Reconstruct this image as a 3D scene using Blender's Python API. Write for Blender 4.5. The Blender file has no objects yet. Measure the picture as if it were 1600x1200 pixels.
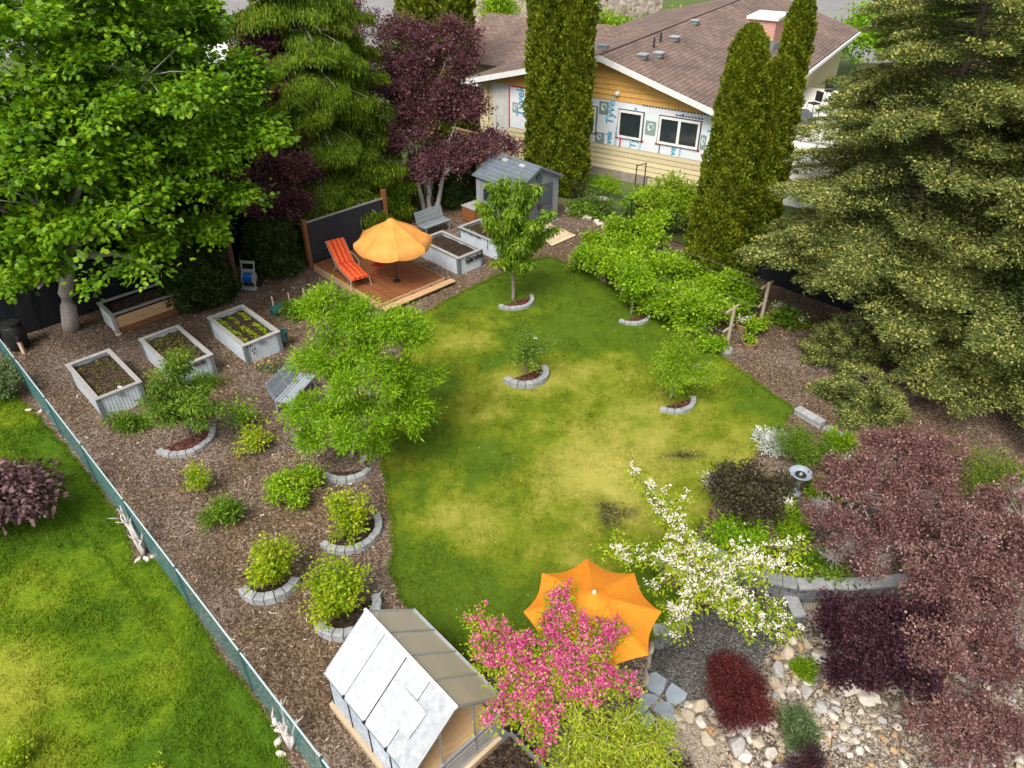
import bpy, bmesh, math, random
import numpy as np
from mathutils import Vector, Matrix, geometry

# ------------------------------------------------------------------ camera, sky, sun, exposure
scene = bpy.context.scene
COL = scene.collection
CAM_H = 12.5
cam = bpy.data.cameras.new('camera'); cam_o = bpy.data.objects.new('camera', cam); COL.objects.link(cam_o)
cam.sensor_width = 36.0; cam.lens = 36.0 * 1130 / 1600
cam.clip_start = 0.1; cam.clip_end = 3000
cam_o.location = (0, 0, CAM_H); cam_o.rotation_euler = (math.radians(90 - 35.3), 0, 0)
scene.camera = cam_o

SUN_EL, SUN_AZ = 54.0, 203.0          # azimuth clockwise from +Y
world = bpy.data.worlds.new('World'); scene.world = world; world.use_nodes = True
wn = world.node_tree; bg = wn.nodes['Background']
sky = wn.nodes.new('ShaderNodeTexSky'); sky.sky_type = 'NISHITA'; sky.sun_disc = False
sky.sun_elevation = math.radians(SUN_EL); sky.sun_rotation = math.radians(SUN_AZ)
sky.air_density = 1.0; sky.dust_density = 4.0; sky.ozone_density = 1.0
hs = wn.nodes.new('ShaderNodeHueSaturation'); hs.inputs['Saturation'].default_value = 0.30   # thin overcast
wn.links.new(sky.outputs[0], hs.inputs['Color']); wn.links.new(hs.outputs[0], bg.inputs['Color'])
bg.inputs['Strength'].default_value = 0.10
sun = bpy.data.lights.new('sun', 'SUN'); sun_o = bpy.data.objects.new('sun', sun); COL.objects.link(sun_o)
sun.energy = 1.5; sun.angle = math.radians(26); sun.color = (1.0, 0.94, 0.84)
sd = Vector((math.sin(math.radians(SUN_AZ)) * math.cos(math.radians(SUN_EL)), math.cos(math.radians(SUN_AZ)) * math.cos(math.radians(SUN_EL)), math.sin(math.radians(SUN_EL))))
sun_o.rotation_euler = sd.to_track_quat('Z', 'Y').to_euler(); sun_o.location = (20, 0, 30)
scene.view_settings.view_transform = 'Standard'; scene.view_settings.look = 'None'
scene.view_settings.exposure = 1.2; scene.view_settings.gamma = 1.0
scene.view_settings.use_curve_mapping = False
scene.cycles.use_denoising = True
scene.cycles.max_bounces = 6; scene.cycles.transparent_max_bounces = 12
scene.cycles.diffuse_bounces = 3; scene.cycles.glossy_bounces = 2; scene.cycles.transmission_bounces = 4

rng = np.random.default_rng(7)
random.seed(7)
YA = math.radians(44.5)                    # the garden's own axes: u towards the far right, v towards the far left
CU, SU = math.cos(YA), math.sin(YA)
def W(u, v, z=0.0): return Vector((u * CU - v * SU, u * SU + v * CU, z))
def V(*a): return Vector(a)

# ------------------------------------------------------------------ object helpers
def thing(name, label, cat, loc=(0, 0, 0), rz=0.0, group=None):
    o = bpy.data.objects.new(name, None); COL.objects.link(o)
    o.location = loc; o.rotation_euler = (0, 0, rz); o.empty_display_size = 0.2
    o['label'] = label; o['category'] = cat
    if group: o['group'] = group
    return o
def tag(o, label=None, cat=None, group=None, kind=None):
    if label: o['label'] = label
    if cat: o['category'] = cat
    if group: o['group'] = group
    if kind: o['kind'] = kind
    return o
def link(name, me, mat, parent=None, local=True):
    """one mesh object; with local=False the mesh is in world coordinates and is moved under its (unrotated) parent"""
    o = bpy.data.objects.new(name, me); COL.objects.link(o)
    if mat is not None and not me.materials: me.materials.append(mat)
    if parent is not None:
        o.parent = parent
        if not local:
            p = Vector((0, 0, 0)); q = parent
            while q is not None: p += q.location; q = q.parent
            o.location = -p
    return o
def copy_tree(o, parent=None):
    c = o.copy(); COL.objects.link(c); c.parent = parent
    for ch in list(o.children): copy_tree(ch, c)
    return c

class MB:
    """collects simple solids into one mesh"""
    def __init__(s): s.v = []; s.f = []
    def add(s, vs, fs):
        n = len(s.v); s.v += [tuple(p) for p in vs]; s.f += [tuple(i + n for i in f) for f in fs]; return s
    def box(s, c, d, rz=0.0, M=None):
        c = Vector(c); x, y, z = d[0] / 2, d[1] / 2, d[2] / 2
        R = Matrix.Rotation(rz, 3, 'Z') if M is None else M
        p = [c + R @ Vector(q) for q in ((-x, -y, -z), (x, -y, -z), (x, y, -z), (-x, y, -z), (-x, -y, z), (x, -y, z), (x, y, z), (-x, y, z))]
        return s.add(p, [(0, 3, 2, 1), (4, 5, 6, 7), (0, 1, 5, 4), (1, 2, 6, 5), (2, 3, 7, 6), (3, 0, 4, 7)])
    def bar(s, a, b, w, h=None, up=(0, 0, 1)):
        a = Vector(a); b = Vector(b); h = h or w; d = (b - a); L = d.length; d.normalize()
        sd_ = d.cross(Vector(up))
        if sd_.length < 1e-4: sd_ = d.cross(Vector((1, 0, 0)))
        sd_.normalize(); u_ = sd_.cross(d)
        M = Matrix((sd_, d, u_)).transposed()
        return s.box((a + b) / 2, (w, L, h), M=M)
    def tube(s, pts, rad, n=6, cap=True):
        pts = [Vector(p) for p in pts]
        if not hasattr(rad, '__len__'): rad = [rad] * len(pts)
        base = len(s.v); ref = Vector((0.3, 0.2, 1)).normalized()
        for i, p in enumerate(pts):
            d = (pts[min(i + 1, len(pts) - 1)] - pts[max(i - 1, 0)]).normalized()
            r_ = ref if abs(d.dot(ref)) < 0.95 else Vector((1, 0, 0))
            a = d.cross(r_).normalized(); b = d.cross(a)
            for k in range(n):
                t = 2 * math.pi * k / n
                s.v.append(tuple(p + (a * math.cos(t) + b * math.sin(t)) * rad[i]))
        for i in range(len(pts) - 1):
            for k in range(n):
                s.f.append((base + i * n + k, base + i * n + (k + 1) % n, base + (i + 1) * n + (k + 1) % n, base + (i + 1) * n + k))
        if cap:
            s.f.append(tuple(base + k for k in range(n))[::-1]); e = base + (len(pts) - 1) * n
            s.f.append(tuple(e + k for k in range(n)))
        return s
    def prism(s, poly, z0, z1):
        n = len(poly)
        vs = [(p[0], p[1], z0) for p in poly] + [(p[0], p[1], z1) for p in poly]
        return s.add(vs, [tuple(range(n))[::-1], tuple(range(n, 2 * n))] + [(i, (i + 1) % n, n + (i + 1) % n, n + i) for i in range(n)])
    def slab(s, pts, th):
        """polygon in 3D (any plane) thickened downwards along its normal"""
        pts = [Vector(p) for p in pts]; nrm = (pts[1] - pts[0]).cross(pts[2] - pts[0]).normalized(); n = len(pts)
        vs = pts + [p - nrm * th for p in pts]
        return s.add(vs, [tuple(range(n)), tuple(range(n, 2 * n))[::-1]] + [(i, n + i, n + (i + 1) % n, (i + 1) % n) for i in range(n)])
    def lathe(s, prof, n=20, c=(0, 0, 0), closed=False):
        base = len(s.v)
        for r, z in prof:
            for k in range(n):
                t = 2 * math.pi * k / n; s.v.append((c[0] + r * math.cos(t), c[1] + r * math.sin(t), c[2] + z))
        for i in range(len(prof) - 1):
            for k in range(n):
                s.f.append((base + i * n + k, base + i * n + (k + 1) % n, base + (i + 1) * n + (k + 1) % n, base + (i + 1) * n + k))
        if closed:
            s.f.append(tuple(base + k for k in range(n))[::-1]); e = base + (len(prof) - 1) * n; s.f.append(tuple(e + k for k in range(n)))
        return s
    def mesh(s, name, smooth=False, bevel=0.0):
        me = bpy.data.meshes.new(name); me.from_pydata(s.v, [], s.f); me.update()
        if bevel:
            bm = bmesh.new(); bm.from_mesh(me)
            bmesh.ops.bevel(bm, geom=bm.edges[:], offset=bevel, segments=1, affect='EDGES'); bm.to_mesh(me); bm.free()
        if smooth: me.polygons.foreach_set('use_smooth', [True] * len(me.polygons))
        return me
    def build(s, name, mat, parent=None, local=True, smooth=False, bevel=0.0):
        return link(name, s.mesh(name, smooth, bevel), mat, parent, local)

def np_mesh(name, verts, faces_flat, nv_per_face, attrs=None, smooth=False):
    """verts (N,3); all faces have nv_per_face corners; attrs: dict of per-face floats"""
    me = bpy.data.meshes.new(name); nF = len(faces_flat) // nv_per_face
    me.vertices.add(len(verts)); me.vertices.foreach_set('co', np.ascontiguousarray(verts, dtype=np.float32).ravel())
    me.loops.add(len(faces_flat)); me.loops.foreach_set('vertex_index', np.ascontiguousarray(faces_flat, dtype=np.int32))
    me.polygons.add(nF); me.polygons.foreach_set('loop_start', np.arange(0, nF * nv_per_face, nv_per_face, dtype=np.int32))
    try: me.polygons.foreach_set('loop_total', np.full(nF, nv_per_face, dtype=np.int32))
    except Exception: pass
    if smooth: me.polygons.foreach_set('use_smooth', np.ones(nF, dtype=bool))
    for k, a in (attrs or {}).items():
        at = me.attributes.new(k, 'FLOAT', 'FACE'); at.data.foreach_set('value', np.ascontiguousarray(a, dtype=np.float32))
    me.update(calc_edges=True); me.validate()
    return me

# ------------------------------------------------------------------ materials
MATS = {}
def nodes_of(name):
    m = bpy.data.materials.new(name); m.use_nodes = True; nt = m.node_tree
    return m, nt, nt.nodes['Principled BSDF'], nt.nodes['Material Output']
def setspec(p, v):
    for k in ('Specular IOR Level', 'Specular'):
        if k in p.inputs: p.inputs[k].default_value = v; return
def ramp(nt, stops, interp='LINEAR'):
    r = nt.nodes.new('ShaderNodeValToRGB'); cr = r.color_ramp; cr.interpolation = interp
    while len(cr.elements) < len(stops): cr.elements.new(0.5)
    for e, (p, c) in zip(cr.elements, stops): e.position = p; e.color = (*c, 1)
    return r
def noise(nt, scale, detail=4, rough=0.6, coord='Position', dist=0.0):
    n = nt.nodes.new('ShaderNodeTexNoise'); n.inputs['Scale'].default_value = scale; n.inputs['Detail'].default_value = detail
    n.inputs['Roughness'].default_value = rough; n.inputs['Distortion'].default_value = dist
    if coord == 'Position':
        g = nt.nodes.new('ShaderNodeNewGeometry'); nt.links.new(g.outputs['Position'], n.inputs['Vector'])
    else:
        t = nt.nodes.new('ShaderNodeTexCoord'); nt.links.new(t.outputs[coord], n.inputs['Vector'])
    return n
def surf(name, c1, c2=None, rough=0.7, scale=6.0, metal=0.0, bump=0.0, bscale=None, spec=0.3, coord='Object', detail=5, stretch=None, c3=None):
    """plain painted / wooden / stone surface: two or three tones broken up by noise"""
    if name in MATS: return MATS[name]
    m, nt, p, out = nodes_of(name); MATS[name] = m
    p.inputs['Roughness'].default_value = rough; p.inputs['Metallic'].default_value = metal; setspec(p, spec)
    c2 = c2 or tuple(min(1, x * 0.8) for x in c1)
    n = noise(nt, scale, detail, 0.65, coord)
    if stretch:
        mp = nt.nodes.new('ShaderNodeMapping'); mp.inputs['Scale'].default_value = stretch
        l = n.inputs['Vector'].links[0]; src = l.from_socket; nt.links.new(src, mp.inputs['Vector']); nt.links.new(mp.outputs[0], n.inputs['Vector'])
    st = [(0.32, c2), (0.68, c1)] if c3 is None else [(0.3, c2), (0.5, c1), (0.7, c3)]
    r = ramp(nt, st); nt.links.new(n.outputs['Fac'], r.inputs['Fac']); nt.links.new(r.outputs['Color'], p.inputs['Base Color'])
    # each object of the kind has its own slight tone
    oi = nt.nodes.new('ShaderNodeObjectInfo'); mr = nt.nodes.new('ShaderNodeMapRange'); mr.inputs['To Min'].default_value = 0.86; mr.inputs['To Max'].default_value = 1.1
    nt.links.new(oi.outputs['Random'], mr.inputs['Value'])
    h = nt.nodes.new('ShaderNodeHueSaturation'); nt.links.new(r.outputs['Color'], h.inputs['Color']); nt.links.new(mr.outputs[0], h.inputs['Value'])
    nt.links.new(h.outputs[0], p.inputs['Base Color'])
    if bump:
        b = nt.nodes.new('ShaderNodeBump'); b.inputs['Strength'].default_value = bump; b.inputs['Distance'].default_value = 0.02
        n2 = noise(nt, bscale or scale * 5, 4, 0.6, coord); nt.links.new(n2.outputs['Fac'], b.inputs['Height']); nt.links.new(b.outputs[0], p.inputs['Normal'])
    return m
def leafmat(name, cols, trans=0.35, rough=0.55, spec=0.25, tcol=1.6):
    """foliage: per-leaf tone from the face attribute rnd, slow drift of hue through the crown, light passing through"""
    if name in MATS: return MATS[name]
    m, nt, p, out = nodes_of(name); MATS[name] = m
    p.inputs['Roughness'].default_value = rough; setspec(p, spec)
    at = nt.nodes.new('ShaderNodeAttribute'); at.attribute_name = 'rnd'
    n = noise(nt, 1.3, 3, 0.6)
    mx = nt.nodes.new('ShaderNodeMath'); mx.operation = 'MULTIPLY_ADD'; mx.inputs[1].default_value = 0.9; mx.inputs[2].default_value = -0.45
    nt.links.new(n.outputs['Fac'], mx.inputs[0])
    ad = nt.nodes.new('ShaderNodeMath'); ad.operation = 'ADD'; ad.use_clamp = True
    nt.links.new(mx.outputs[0], ad.inputs[0]); nt.links.new(at.outputs['Fac'], ad.inputs[1])
    k = len(cols); r = ramp(nt, [(i / (k - 1), c) for i, c in enumerate(cols)])
    nt.links.new(ad.outputs[0], r.inputs['Fac']); nt.links.new(r.outputs['Color'], p.inputs['Base Color'])
    t = nt.nodes.new('ShaderNodeBsdfTranslucent'); tm = nt.nodes.new('ShaderNodeMix'); tm.data_type = 'RGBA'; tm.blend_type = 'MULTIPLY'
    tm.inputs['Factor'].default_value = 1.0; tm.inputs['B'].default_value = (tcol * 1.05, tcol, tcol * 0.45, 1)
    nt.links.new(r.outputs['Color'], tm.inputs['A']); nt.links.new(tm.outputs['Result'], t.inputs['Color'])
    s = nt.nodes.new('ShaderNodeMixShader'); s.inputs['Fac'].default_value = trans
    nt.links.new(p.outputs[0], s.inputs[1]); nt.links.new(t.outputs[0], s.inputs[2]); nt.links.new(s.outputs[0], out.inputs['Surface'])
    return m
# ------------------------------------------------------------------ polygons of the ground (metres)
LAWN = [(1.52, 26.31, 0),(2.59, 25.35, 0),(3.64, 23.67, 0),(4.68, 22.01, 0),(5.64, 21.18, 0),(6.29, 20.2, 0),(6.65, 19.05, 0),(7.42, 17.49, 0),(8.02, 16.39, 0),(7.25, 15.47, 0),(6.51, 14.55, 0),(5.51, 13.59, 0),(4.69, 12.46, 0),(4.02, 11.38, 0),(3.45, 11.04, 0),(3.06, 10.6, 0),(3.48, 9.83, 0),(3.62, 9.4, 0),(3.16, 9.01, 0),(2.62, 8.82, 0),(1.25, 8.46, 0),(0.37, 8.18, 0),(-0.43, 8.09, 0),(-1.26, 8.65, 0),(-2.12, 9.51, 0),(-2.62, 10.43, 0),(-2.71, 11.54, 0),(-3.06, 13.01, 0),(-3.34, 14.07, 0),(-3.49, 15.81, 0),(-3.45, 17.99, 0),(-3.4, 20.6, 0),(-3, 21.88, 0),(-2.29, 22.8, 0),(-1.3, 23.97, 0),(0, 25.35, 0),(0.81, 26.14, 0)]
NLAWN = [(-25.2, 17.99, 0),(-16.99, 18.51, 0),(-15.35, 17.72, 0),(-13.25, 15.95, 0),(-11.35, 14.2, 0),(-9.51, 12.31, 0),(-8.79, 11.44, 0),(-8.45, 10.78, 0),(-7.87, 10.82, 0),(-6.63, 9.51, 0),(-5.64, 8.32, 0),(-4.64, 7.4, 0),(-4.08, 6.68, 0),(-3.67, 5.67, 0),(-3.33, 3.62, 0),(-11.71, 3.62, 0)]
HOLE = [(4.16, 11.31, 0),(4.58, 11.08, 0),(4.94, 10.71, 0),(5.55, 10.36, 0),(6.12, 10.18, 0),(7.35, 10.18, 0),(9.01, 10.34, 0),(14.45, 11.15, 0),(15.32, 5.29, 0),(9.67, 2.31, 0),(1.61, 2.31, 0),(1.71, 5.98, 0),(2.15, 7.21, 0),(2.45, 7.85, 0),(2.65, 8.46, 0),(2.84, 9.04, 0),(3.17, 9.04, 0),(3.58, 9.4, 0),(3.64, 9.83, 0),(3.43, 10.51, 0),(3.31, 10.93, 0)]
PATIO_Z = -0.45
def inpoly(P, poly):
    x, y = P[:, 0], P[:, 1]; n = len(poly); ins = np.zeros(len(P), bool)
    for i in range(n):
        x1, y1 = poly[i][0], poly[i][1]; x2, y2 = poly[(i + 1) % n][0], poly[(i + 1) % n][1]
        c = ((y1 > y) != (y2 > y)) & (x < (x2 - x1) * (y - y1) / (y2 - y1 + 1e-12) + x1); ins ^= c
    return ins
def scatter(poly, n):
    a = np.array([[p[0], p[1]] for p in poly]); lo, hi = a.min(0), a.max(0)
    out = np.zeros((0, 2)); dens = 1.0
    while len(out) < n:
        P = rng.uniform(lo, hi, (int(n * 2), 2)); out = np.vstack([out, P[inpoly(P, poly)]])
    return out[:n]
_wk = rng.normal(size=(40, 2)); _wk /= np.linalg.norm(_wk, axis=1)[:, None]; _wf = rng.uniform(0.35, 3.2, 40); _wp = rng.uniform(0, 6.28, 40)
def wav(P, f=1.0):
    s = np.zeros(len(P))
    for k, fr, ph in zip(_wk, _wf, _wp): s += np.sin((P @ k) * fr * f + ph) / (fr ** 0.7)
    return s / 4.0
DRY = [((2.04, 17.99, 0),1.7,.55),((2.15, 14.97, 0),1.9,.75),((3.4, 14.71, 0),1.6,.5),((1.19, 11.74, 0),1.6,.45),((-1.82, 16.39, 0),1.2,.35),((2.78, 12.57, 0),1.2,.45),((5.62, 14.71, 0),1.3,.5),((3.83, 16.39, 0),1.2,.5),((-0.72, 19.61, 0),.6,.35),((-0.56, 17.01, 0),1.0,.3),((-1.73, 21.01, 0),1.2,.3),((-0.63, 12.79, 0),1.0,.35),((-1.46, 11.34, 0),.9,.3),((2.97, 22.8, 0),.8,.2)]
GRN = [((1.23, 25.07, 0),2.0,.4),((2.41, 21.44, 0),1.6,.3),((-2.27, 10.78, 0),1.2,.4),((-1.33, 9.59, 0),1.5,.3),((6.93, 16.39, 0),1.0,.3),((4.89, 20.6, 0),1.8,.35),((-0.7, 18.94, 0),.55,.9),((3.34, 10.43, 0),1.0,.4)]
def dryness(P):
    d = 0.15 + 0.17 * wav(P) + 0.10 * wav(P[:, ::-1], 4.0) + 0.06 * np.sin((P[:, 0] * .62 + P[:, 1] * -.78) * 5.2)
    for c, r, a in DRY: d += .38 * a * np.exp(-((P[:, 0] - c[0]) ** 2 + (P[:, 1] - c[1]) ** 2) / (2 * (r * .75) ** 2))
    for c, r, a in GRN: d -= a * np.exp(-((P[:, 0] - c[0]) ** 2 + (P[:, 1] - c[1]) ** 2) / (2 * (r * .62) ** 2))
    return np.clip(d, 0, 1)
def dryness2(P): return np.clip(0.12 + 0.30 * wav(P + 50) + 0.1 * wav(P + 9, 4.0), 0, 1)
def dark_patch(P):  # darker blobs at set spots in the lawn colour, broken up by waves
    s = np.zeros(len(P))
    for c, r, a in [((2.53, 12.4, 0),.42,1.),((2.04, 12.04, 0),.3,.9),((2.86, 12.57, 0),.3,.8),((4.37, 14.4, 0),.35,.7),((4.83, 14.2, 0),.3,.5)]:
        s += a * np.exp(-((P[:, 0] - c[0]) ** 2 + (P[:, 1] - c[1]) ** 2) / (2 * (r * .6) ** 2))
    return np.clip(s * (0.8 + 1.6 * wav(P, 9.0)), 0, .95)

def sheet(name, poly, z, mat, cell=None, attrs=None, holes=None, parent=None):
    bm = bmesh.new()
    if holes:
        loops = [[Vector((p[0], p[1], 0)) for p in poly]] + [[Vector((p[0], p[1], 0)) for p in h] for h in holes]
        flat = [p for l in loops for p in l]
        vs = [bm.verts.new((p.x, p.y, z)) for p in flat]
        for t in geometry.tessellate_polygon(loops):
            try: bm.faces.new([vs[i] for i in t])
            except ValueError: pass
    else:
        bm.faces.new([bm.verts.new((p[0], p[1], z)) for p in poly])
    if cell:
        a = np.array([[p[0], p[1]] for p in poly]); lo, hi = a.min(0), a.max(0)
        for ax in (0, 1):
            for c in np.arange(lo[ax] + cell, hi[ax], cell):
                co = [0, 0, 0]; no = [0, 0, 0]; co[ax] = c; no[ax] = 1
                bmesh.ops.bisect_plane(bm, geom=bm.verts[:] + bm.edges[:] + bm.faces[:], plane_co=co, plane_no=no)
    bmesh.ops.recalc_face_normals(bm, faces=bm.faces[:])
    for f in bm.faces:
        if f.normal.z < 0: f.normal_flip()
    me = bpy.data.meshes.new(name); bm.to_mesh(me); bm.free()
    if attrs:
        co = np.zeros(len(me.vertices) * 3); me.vertices.foreach_get('co', co); P = co.reshape(-1, 3)[:, :2]
        for k, fn in attrs.items():
            at = me.attributes.new(k, 'FLOAT', 'POINT'); at.data.foreach_set('value', fn(P).astype(np.float32))
    o = link(name, me, mat, parent); o['kind'] = 'structure'
    return o

def grassmat(name, g1, g2, dry, soil, blades=False):  # soil is only the dark tone mixed in at the lawn's dark patches
    m, nt, p, out = nodes_of(name)
    p.inputs['Roughness'].default_value = 0.75; setspec(p, 0.15)
    a = nt.nodes.new('ShaderNodeAttribute'); a.attribute_name = 'dry'
    s = nt.nodes.new('ShaderNodeAttribute'); s.attribute_name = 'dark_patch'
    n = noise(nt, 3.4, 7, 0.78); n2 = noise(nt, 30, 5, 0.8)
    def madd(x, k, b):
        q = nt.nodes.new('ShaderNodeMath'); q.operation = 'MULTIPLY_ADD'; nt.links.new(x, q.inputs[0]); q.inputs[1].default_value = k
        if isinstance(b, float): q.inputs[2].default_value = b
        else: nt.links.new(b, q.inputs[2])
        return q.outputs[0]
    f = madd(n.outputs['Fac'], 1.15, -0.575); f = madd(a.outputs['Fac'], 1.0, f); f = madd(n2.outputs['Fac'], 0.55, f); f = madd(f, 1.0, -0.275)
    if blades:
        r_ = nt.nodes.new('ShaderNodeAttribute'); r_.attribute_name = 'rnd'; f = madd(r_.outputs['Fac'], 0.3, f); f = madd(f, 1.0, -0.12)
    r = ramp(nt, [(0.05, g1), (0.35, g2), (0.62, tuple((x + y) / 2 for x, y in zip(g2, dry))), (0.95, dry)])
    nt.links.new(f, r.inputs['Fac'])
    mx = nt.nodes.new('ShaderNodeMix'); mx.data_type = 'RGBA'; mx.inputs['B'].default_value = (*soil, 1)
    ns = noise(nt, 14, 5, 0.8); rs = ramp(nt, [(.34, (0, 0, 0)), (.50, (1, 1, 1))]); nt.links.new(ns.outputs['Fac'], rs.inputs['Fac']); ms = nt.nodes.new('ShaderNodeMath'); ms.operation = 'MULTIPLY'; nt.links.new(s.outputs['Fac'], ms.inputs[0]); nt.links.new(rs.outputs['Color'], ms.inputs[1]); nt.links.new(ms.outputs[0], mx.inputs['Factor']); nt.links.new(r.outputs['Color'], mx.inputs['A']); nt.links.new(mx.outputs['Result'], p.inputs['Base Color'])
    b = nt.nodes.new('ShaderNodeBump'); b.inputs['Strength'].default_value = 0.8; b.inputs['Distance'].default_value = 0.03
    nb = noise(nt, 60, 4, 0.7); nt.links.new(nb.outputs['Fac'], b.inputs['Height'])
    if not blades: nt.links.new(b.outputs[0], p.inputs['Normal'])
    return m
def chipmat(name, cols, scale, bump=1.0, big=None):
    """bark mulch or gravel: cells of many tones with deep joints, a slow drift of tone across the bed"""
    m, nt, p, out = nodes_of(name); MATS[name] = m
    p.inputs['Roughness'].default_value = 0.9; setspec(p, 0.15)
    g = nt.nodes.new('ShaderNodeNewGeometry')
    v = nt.nodes.new('ShaderNodeTexVoronoi'); v.inputs['Scale'].default_value = scale; v.inputs['Randomness'].default_value = 1.0
    nz = noise(nt, scale * 0.8, 2, 0.5); av = nt.nodes.new('ShaderNodeVectorMath'); av.operation = 'MULTIPLY_ADD'; av.inputs[1].default_value = (0.06,) * 3
    nt.links.new(nz.outputs['Color'], av.inputs[0]); nt.links.new(g.outputs['Position'], av.inputs[2]); nt.links.new(av.outputs[0], v.inputs['Vector'])
    sp = nt.nodes.new('ShaderNodeSeparateColor'); nt.links.new(v.outputs['Color'], sp.inputs[0])
    k = len(cols); r = ramp(nt, [(i / (k - 1), c) for i, c in enumerate(cols)])
    nl = noise(nt, 0.55, 4, 0.6); q = nt.nodes.new('ShaderNodeMath'); q.operation = 'MULTIPLY_ADD'; q.inputs[1].default_value = 0.9; q.inputs[2].default_value = -0.45
    nt.links.new(nl.outputs['Fac'], q.inputs[0]); ad = nt.nodes.new('ShaderNodeMath'); ad.operation = 'ADD'; ad.use_clamp = True
    nt.links.new(q.outputs[0], ad.inputs[0]); nt.links.new(sp.outputs[0], ad.inputs[1]); nt.links.new(ad.outputs[0], r.inputs['Fac'])
    if big:
        n3 = noise(nt, 0.30, 3, 0.55); r3 = ramp(nt, [(0.42, (0, 0, 0)), (0.6, (1, 1, 1))]); nt.links.new(n3.outputs['Fac'], r3.inputs['Fac'])
        mx = nt.nodes.new('ShaderNodeMix'); mx.data_type = 'RGBA'; mx.blend_type = 'MULTIPLY'; mx.inputs['B'].default_value = (*big, 1)
        nt.links.new(r3.outputs['Color'], mx.inputs['Factor']); nt.links.new(r.outputs['Color'], mx.inputs['A']); nt.links.new(mx.outputs['Result'], p.inputs['Base Color'])
    else: nt.links.new(r.outputs['Color'], p.inputs['Base Color'])
    b = nt.nodes.new('ShaderNodeBump'); b.inputs['Strength'].default_value = bump; b.inputs['Distance'].default_value = 0.04; b.invert = True
    nt.links.new(v.outputs['Distance'], b.inputs['Height']); nt.links.new(b.outputs[0], p.inputs['Normal'])
    return m

DARK_TONE = (0.03, 0.026, 0.016)  # dark brown tone of the lawn's dark patches
GL = dict(g1=(0.080, 0.138, 0.007), g2=(0.160, 0.203, 0.009), dry=(0.38, 0.345, 0.070), soil=DARK_TONE)
GN = dict(g1=(0.070, 0.145, 0.005), g2=(0.145, 0.225, 0.006), dry=(0.29, 0.31, 0.03), soil=DARK_TONE)
m_lawn = grassmat('lawn_turf', **GL); m_blade = grassmat('lawn_blades', blades=True, **GL)
m_nlawn = grassmat('neighbour_turf', **GN); m_nblade = grassmat('neighbour_blades', blades=True, **GN)
m_mulch = chipmat('bark_mulch', [(0.073, 0.050, 0.037), (0.125, 0.089, 0.068), (0.20, 0.148, 0.117), (0.31, 0.245, 0.20)], 25, .8, (0.76, 0.68, 0.52))
m_gravel = chipmat('dark_gravel', [(0.045, 0.043, 0.042), (0.09, 0.086, 0.082), (0.15, 0.143, 0.135), (0.30, 0.28, 0.25)], 38, 1.0)
m_peb = chipmat('pea_gravel', [(0.16, 0.115, 0.08), (0.28, 0.21, 0.155), (0.40, 0.32, 0.25), (0.52, 0.44, 0.36)], 26, 1.0)
m_dirt = chipmat('rock_garden_soil', [(0.06, 0.046, 0.034), (0.13, 0.105, 0.08), (0.24, 0.20, 0.16), (0.40, 0.35, 0.29)], 22, 1.0)
m_far = surf('far_ground_grass', (0.10, 0.13, 0.03), (0.05, 0.08, 0.02), 0.95, 0.6, coord='Object', bump=0.5, bscale=9)

YARD = [W(0.8, -8), W(60, -8), W(60, 6), W(24.4, 6), W(24.4, 24.0), W(17.5, 28.5), W(0.8, 28.5)]
FAR = [(-700, -60, 0), (700, -60, 0), (700, 1200, 0), (-700, 1200, 0)]
HOLE_BIG = HOLE
sheet('ground', FAR, -0.03, m_far, holes=[HOLE])
sheet('mulch_bed', YARD, 0.0, m_mulch, holes=[HOLE])
sheet('lawn', LAWN, 0.012, m_lawn, cell=0.3, attrs={'dry': dryness, 'dark_patch': dark_patch})
sheet('neighbour_lawn', NLAWN, 0.012, m_nlawn, cell=0.4, attrs={'dry': dryness2, 'dark_patch': lambda P: 0 * P[:, 0]})
# dug-out patio and rock garden
cxh = sum(p[0] for p in HOLE) / len(HOLE); cyh = sum(p[1] for p in HOLE) / len(HOLE)
sheet('gravel_patio', [(p[0] + (p[0] - cxh) * .03, p[1] + (p[1] - cyh) * .03, 0) for p in HOLE], PATIO_Z, m_gravel)
mb = MB()
for i in range(len(HOLE)):
    a, b = HOLE[i], HOLE[(i + 1) % len(HOLE)]
    mb.add([(a[0], a[1], -.001), (b[0], b[1], -.001), (b[0], b[1], -.6), (a[0], a[1], -.6)], [(0, 1, 2, 3)])
mb.build('earth_bank', m_mulch)['kind'] = 'structure'
ROCKP = [(2.53, 7.92, -0.45),(3.21, 7.92, -0.45),(3.45, 7.6, -0.45),(4.58, 7.53, -0.45),(4.99, 8.54, -0.45),(5.33, 9.06, -0.45),(6.21, 9.52, -0.45),(5.97, 9.85, -0.45),(6.2, 10.35, -0.45),(7.61, 10.35, -0.45),(14.69, 11.17, -0.45),(14.8, 5.47, -0.45),(9.69, 3.03, -0.45),(1.76, 3.03, -0.45),(1.95, 6.3, -0.45),(2.27, 7.35, -0.45)]
sheet('rock_garden', ROCKP, PATIO_Z + 0.006, m_dirt)
sheet('pea_gravel_path', [(3.04, 7.66, -0.44),(3.36, 7.47, -0.44),(3.8, 7.28, -0.44),(3.95, 6.92, -0.44),(3.55, 6.19, -0.44),(2.64, 6.08, -0.44),(2.76, 7.1, -0.44)], PATIO_Z + 0.012, m_peb)
sheet('pea_gravel_landing', [(6.18, 10.3, -0.44),(7.59, 10.3, -0.44),(7.09, 9.36, -0.44),(6.38, 9.44, -0.44)], PATIO_Z + 0.012, m_peb)

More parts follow.
